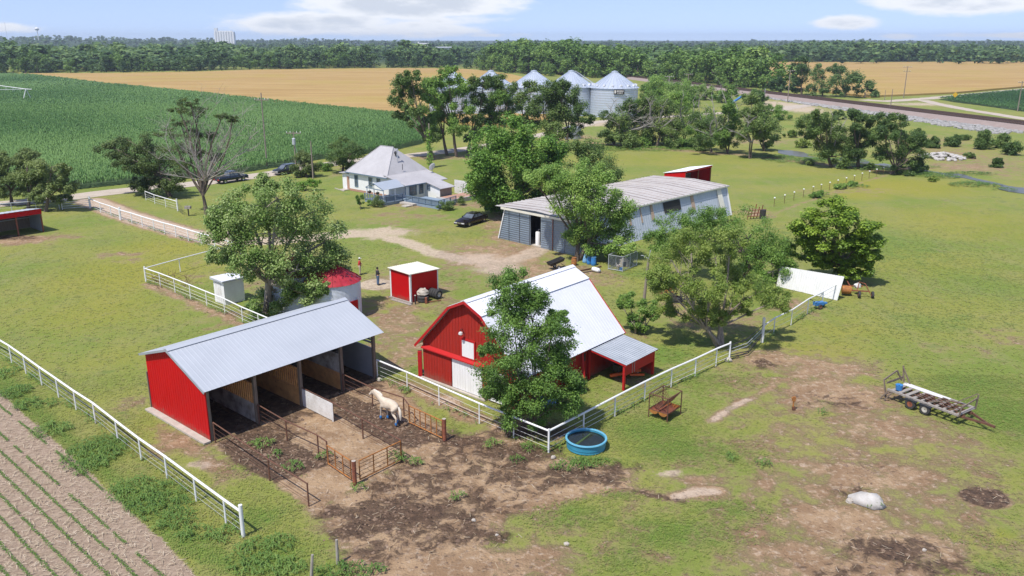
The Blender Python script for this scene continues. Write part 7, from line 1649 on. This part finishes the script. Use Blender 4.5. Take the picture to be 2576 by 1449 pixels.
# railway side cluster
for i, (bx, by, lb, l) in enumerate(((1965,238,[(1950,210,22,14),(1975,220,20,10)],'low rail side tree at the left of the cluster beyond the tracks'),(2015,240,[(2015,158,20,14),(2020,185,28,20),(2005,215,26,16)],'tallest tree of the cluster beyond the tracks'),(2070,242,[(2060,180,22,16),(2075,205,30,20),(2055,225,26,12)],'rounded tree in the middle of the cluster beyond the tracks'),(2125,244,[(2110,175,20,14),(2130,195,28,20),(2120,225,30,14)],'green tree right of centre in the cluster beyond the tracks'),(2175,246,[(2155,195,18,14),(2180,220,24,16),(2195,235,16,8)],'low tree at the right end of the cluster beyond the tracks'))):
    tree(l, G(bx,by), lb, 'leaf_wood', 'broadleaf_tree', 90+i, .8, 60, 10, .3, 'bark', None, 1, 'tree cluster beyond the tracks', up=.45, depth=2.5)
# bushes along the near foot of the railway bank and over the rough ground by the creek
for i, (x, y, rx, ry, l) in enumerate(((1655,262,34,34,'taller round tree right of the silos below the tracks'),(1712,270,36,34,'tall bushy tree between the silos and the pale pole'),(1640,238,26,22,'round tree at the foot of the rail bank just right of the silos'),(1690,244,30,24,'bushy tree at the foot of the rail bank beside the pale pole'),(1735,250,30,22,'green tree at the foot of the rail bank beside the grey pole'),(1775,252,26,20,'low tree at the foot of the rail bank before the conveyor'),(1825,258,26,22,'dark tree below the tracks beside the conveyor'),(1905,262,24,16,'small tree below the tracks near the signal pole'))):
    tree(l, G(x,y), [(x,y-ry*1.5,rx*.8,ry*.7),(x-rx*.5,y-ry*.8,rx*.7,ry*.6),(x+rx*.5,y-ry*.9,rx*.7,ry*.6),(x,y-ry*.5,rx,ry*.5)], 'leaf_mid' if i % 2 else 'leaf_elm', 'broadleaf_tree', 300+i, .6, 60, 9, .25, 'bark', None, 1, 'trees at the foot of the rail bank', up=.45, depth=2.0)
for i, (x, y, rx, l) in enumerate(((2020,372,20,'bush on the near creek bank left of the creek trees'),(2190,428,16,'bush between the narrow and the large creek trees'),(2120,424,14,'small bush under the broad creek tree'),(2040,415,12,'small bush on the dry bank before the creek'),(2270,352,22,'bush below the rock bank left of the junipers'),(2310,345,20,'grey green bush below the rock bank'),(2200,345,26,'bush behind the creek trees'),(2110,300,22,'bush near the lane below the crossing'),(2060,330,20,'bush on the rough ground left of the creek trees'),(1990,345,18,'bush on the rough ground above the pond'),(2440,400,16,'bush on the right creek bank beside the rock pile'),(2510,420,20,'low bush on the far right creek bank'),(2350,455,12,'small bush at the near edge of the right creek'))):
    tree(l, G(x,y), [(x-rx*.3,y-rx*.45,rx*.7,rx*.4),(x+rx*.35,y-rx*.35,rx*.6,rx*.35),(x,y-rx*.75,rx*.45,rx*.3)], 'leaf_dark' if i % 3 else 'leaf_locust', 'shrub', 320+i, .4, 60, 8, .06, 'bark', .3, 2, 'bushes on the rough ground by the creek', up=.45, depth=.6, cat='shrub')
# shrubs
def shrub(label, base, lobes, leaf, seed, lsize=.14, name='shrub', per=80, k=9, group=None): return tree(label, base, lobes, leaf, name, seed, lsize, per, k, .05, 'bark', .25, 2, group, up=.45, cs=(0.46,0.75), depth=.2, cat='shrub')
shrub('clipped dark green bush at the porch corner', G(950,520), [(946,505,14,13),(950,512,14,9)], 'leaf_cedar', 101); shrub('rounded dark bush at the end of the blue ramp', G(1124,528), [(1118,516,18,9),(1132,515,14,9)], 'leaf_dark', 102)
shrub('reddish bush against the brick patio wall', G(1160,515), [(1160,503,9,10)], 'leaf_dark', 103); shrub('low bush beside the porch', G(930,518), [(929,511,7,6)], 'leaf_elm', 104)
tree('small young sapling on the lawn before the porch', G(907,527), [(905,497,9,9),(906,508,10,7)], 'leaf_elm', 'sapling', 105, .16, 70, 7, .04, 'bark', .7, 1)
tree('dark round tree behind the farmhouse at the corn edge', G(862,432), [(860,365,30,18),(885,380,26,20),(850,395,34,22),(875,410,26,14)], 'leaf_dark', 'broadleaf_tree', 106, .3, 100, 12, .2, 'bark', 1.2, 1, depth=1.0)
tree('dark bushy cedar between the utility poles', G(770,445), [(765,395,24,14),(780,410,26,18),(755,425,26,14),(780,432,24,10)], 'leaf_cedar', 'cedar_tree', 107, .3, 100, 12, .2, 'bark', .8, 1, depth=.8)
shrub('bright green bush beside the road left of the house', G(812,430), [(806,418,18,10),(822,420,14,8)], 'leaf_maple', 108, .25)
shrub('loose green bush behind the cottonwood on the lawn', G(770,480), [(760,466,22,9),(785,460,18,8),(745,472,18,7)], 'leaf_fresh', 109, .22)
t = thing('dead_bush', G(750,446), 'grey leafless bush at the foot of the transformer pole', 'bush'); bare(t, G(750,446), [pxp(G(750,446), x, y) for x, y in ((740,405),(755,400),(765,410),(730,420))], .07, 14)
tree('small ragged tree with bare limbs beside the barn roof', G(1606,838), [(1580,755,34,14),(1625,770,30,16),(1600,800,34,16),(1610,825,26,12),(1640,790,16,12),(1565,765,14,10)], 'leaf_elm', 'broadleaf_tree', 110, .16, 95, 10, .1, 'bark_pale', .8, 2, depth=.4)
shrub('pale leafy sapling at the foot of the barn side wall', G(1448,985), [(1450,955,24,14),(1440,970,24,12),(1460,965,16,10)], 'leaf_locust', 111, .16)
for i, (x, y, rx, ry, l) in enumerate(((2350,372,22,14,'leftmost round juniper on the right creek bank'),(2400,368,26,14,'second round juniper on the right creek bank'),(2475,375,26,24,'tall pointed juniper on the right creek bank'),(2520,372,20,18,'small juniper beside the tall pointed one'),(2548,390,22,18,'round clipped looking juniper at the right edge of the bank'),(2420,352,24,8,'low juniper behind the others near the rocks'))):
    shrub(l, G(x,y), [(x,y-ry*.9,rx*.8,ry*.8),(x-rx*.2,y-ry*.5,rx*.8,ry*.5),(x+rx*.15,y-ry*1.4,rx*.45,ry*.5)], 'leaf_dark' if i % 2 else 'leaf_fresh' if i == 1 else 'leaf_dark', 120+i, .4, 'juniper_bush', 90, 9, 'junipers on the creek bank')
for i, (x, y, l) in enumerate(((2058,492,'dark weed bush on the meadow fence, nearest the scrap heap'),(2050,498,'low weed bush on the meadow fence below its neighbour'),(2112,475,'leafy weed bush in the middle of the meadow fence'),(2140,468,'small weed bush far along the meadow fence'))): shrub(l, G(x,y), [(x,y-6,12,5),(x+8,y-8,9,5)], 'leaf_elm', 130+i, .25)
for i, (x, y, l) in enumerate(((1720,372,'round green bush before the meadow hedge'),(1690,374,'low bush at the left of the meadow hedge'),(1610,370,'small bush below the dark scrub tree'),(1765,380,'dark bush under the middle hedge tree'))): shrub(l, G(x,y), [(x,y-14,18,11),(x+10,y-9,14,8)], 'leaf_elm' if i % 2 == 0 else 'leaf_dark', 140+i, .4)

# ------------------------------------------------------------------ woods: single trees in front, the far mass as one object
def wood_proto(seed, leaf, tall):
    r = np.random.default_rng(seed); H = 1.0
    C, Rr = [], []
    for i in range(9 + seed % 3):
        a, d = r.uniform(0, 6.28), r.uniform(.05, .30); z = r.uniform(.14, .80) if i > 2 else r.uniform(.70, .84)
        if z > .7: d *= .6
        c, q = clumps_in((d*math.cos(a), d*math.sin(a), z), (.18,.18,.15), 4, r, (.6,.9)); C.append(c); Rr.append(q)
    C.append(np.array([(0,0,.42),(0,0,.62),(.05,.03,.3)])); Rr.append(np.array([.26,.24,.2]))
    v, ti = leaf_cloud(np.concatenate(C), np.concatenate(Rr), 20, .085, r, .5)
    tr = MB(); tr.tube([(0,0,-.01),(.01,.0,.35),(0,.01,.7)], [.022,.016,.006], 5)
    tv = np.array([tuple(p) for p in tr.v]); 
    me = bpy.data.meshes.new('woodland_tree'); nv = len(v)
    me.from_pydata([tuple(p) for p in v] + [tuple(p) for p in tv], [], [(4*i,4*i+1,4*i+2,4*i+3) for i in range(nv//4)] + [tuple(j+nv for j in f) for f in tr.f])
    me.materials.append(M_[leaf]); me.materials.append(M_['bark'])
    me.polygons.foreach_set('material_index', [0]*(nv//4) + [1]*len(tr.f))
    at = me.attributes.new('tint','FLOAT','POINT'); at.data.foreach_set('value', np.concatenate([ti, np.zeros(len(tv))]).astype(np.float32))
    return me, v, ti
PRO = [wood_proto(200+i, 'leaf_wood' if i < 4 else 'leaf_mid', 1) for i in range(7)]
rw = random.Random(21)
def swell(x, y): return .82 + .16*math.sin(x*.031 + 1.3*math.sin(y*.013)) + .12*math.sin(x*.083 + y*.05)
def along(pts, step, off0, jit):
    P = [Vector(G(*p)[:2]) for p in pts]; out = []
    for a, b in zip(P[:-1], P[1:]):
        n = max(1, int((b-a).length/step)); d = (b-a).normalized(); nn = Vector((-d.y, d.x)); nn = nn if nn.y > 0 else -nn
        for i in range(n): out.append(a.lerp(b, (i+rw.random()*.7)/n) + nn*(off0 + rw.uniform(-jit, jit)))
    return out
LEFT = [(-60,188),(60,187),(250,184),(500,180),(644,175.5),(800,173),(969,171),(1144,171),(1190,174)]
MID = [(1190,176),(1290,186),(1380,192),(1500,197),(1600,199),(1680,207),(1760,214),(1850,224),(1915,231)]
RIGHT = [(1880,158),(1932,156),(2219,156.5),(2400,154.5),(2576,153),(2640,152)]
n_ = 0
wb = [tuple(G(*p)[:2]) for p in ((1870,160),(1932,156.5),(2219,158),(2576,155),(3000,156),(3000,170),(2800,201),(2402,237),(2190,247),(1900,216),(1880,190))]
def plant(p, h, label, group, kinds):
    global n_
    if inpoly(np.array([p.x]), np.array([p.y]), wb)[0]: return
    me, _, _ = PRO[rw.choice(kinds)]
    o = bpy.data.objects.new('woodland_tree', me); COL.objects.link(o); n_ += 1; h *= swell(p.x, p.y)
    o.location = (p.x, p.y, -.1); o.rotation_euler = (0,0,rw.uniform(0,6.28)); w = h*rw.uniform(.95,1.35); o.scale = (w, w, h)
    tag(o, label, 'tree', group)
for row, (step, hh) in enumerate(((8.5,(5,12)),(9.5,(9,17)),(11,(12,20)))):
    for p in along(LEFT, step, 5 + row*10, 4): plant(p, rw.uniform(*hh), 'dark bluish green tree in the dense wood behind the left wheat field', 'trees of the left wood', (0,1,2,3,4))
for row, (step, hh) in enumerate(((8,(6,14)),(8,(12,22)),(9,(15,24)),(10,(16,25)))):
    for p in along(MID, step, 6 + row*9, 4): plant(p, rw.uniform(*hh), 'bright green tree in the tall wood behind the silos and tracks', 'trees of the middle wood', (4,5,6))
for row, (step, hh) in enumerate(((12,(10,15)),(13,(14,19)))):
    for p in along(RIGHT, step, 5 + row*12, 5): plant(p, rw.uniform(*hh), 'dark green tree in the dense wood behind the right wheat field', 'trees of the right wood', (0,1,2,3,4))
print('woodland trees', n_)
def mass(name, pts_h, sub, label=None):
    Vs, Ts = [], []; off = 0
    for (x, y, h) in pts_h:
        _, v, ti = PRO[rw.randrange(7)]
        nq = len(v)//4; sel = rng.choice(nq, min(nq, sub), replace=False); idx_ = (sel[:,None]*4 + np.arange(4)).ravel()
        a = rw.uniform(0,6.28); ca, sa = math.cos(a), math.sin(a); w = h*rw.uniform(1.0,1.4); vv = v[idx_]
        c = vv.reshape(-1,4,3).mean(1, keepdims=True); grow = (nq/len(sel))**.5*.9; vv = (c + (vv.reshape(-1,4,3)-c)*grow).reshape(-1,3)
        Vs.append(np.stack([x + (vv[:,0]*ca - vv[:,1]*sa)*w, y + (vv[:,0]*sa + vv[:,1]*ca)*w, vv[:,2]*h*swell(x, y) + float(hz(np.array(x), np.array(y))) - .1], -1)); Ts.append(np.clip(ti[idx_] + rw.uniform(-.34,.34), 0, 1))
    v = np.concatenate(Vs); o = np_mesh(name, v, np.arange(len(v)).reshape(-1,4), M_['leaf_wood'], np.concatenate(Ts)); tag(o, kind='stuff'); return o
P1 = []
for row in range(30):
    for p in along(LEFT, 12, 34 + row*11, 5): P1.append((p.x, p.y, rw.uniform(12,22)))
for row in range(26):
    for p in along(MID, 12, 42 + row*11, 5):
        if p.y < 900 and abs(p.x) < .62*p.y + 30 and p.x < 330 + (p.y-500)*.0: P1.append((p.x, p.y, rw.uniform(15,22)))
for row in range(24):
    for p in along(RIGHT, 14, 28 + row*13, 6): P1.append((p.x, p.y, rw.uniform(12,23)))
ok = ~inpoly(np.array([p[0] for p in P1]), np.array([p[1] for p in P1]), wb); P1 = [p for p, k_ in zip(P1, ok) if k_]
mass('woods', P1, 120)
P2 = []
for i in range(4200):
    d = 900 * (4200/900) ** (rw.random()**.8); a = rw.uniform(-.60, .60); x, y = d*math.sin(a), d*math.cos(a)
    if y < 820 or (a < -.04 and y < 1000): continue
    P2.append((x, y, rw.uniform(9,17) * (1 + max(0, d-1800)/9000)))
mass('far_woods', P2, 46)

# ------------------------------------------------------------------ air
hzb = MB().box(-9000, -300, -3, 9000, 6000, 62).build('haze', M_['black'])
m = bpy.data.materials.new('summer_haze'); m.use_nodes = True; nt = m.node_tree; nt.nodes.clear()
out = nt.nodes.new('ShaderNodeOutputMaterial'); pv = nt.nodes.new('ShaderNodeVolumePrincipled')
pv.inputs['Color'].default_value = (.76,.86,1.0,1); pv.inputs['Density'].default_value = 0.00013; pv.inputs['Anisotropy'].default_value = .2
nt.links.new(pv.outputs[0], out.inputs['Volume']); hzb.data.materials.clear(); hzb.data.materials.append(m); tag(hzb, kind='stuff')
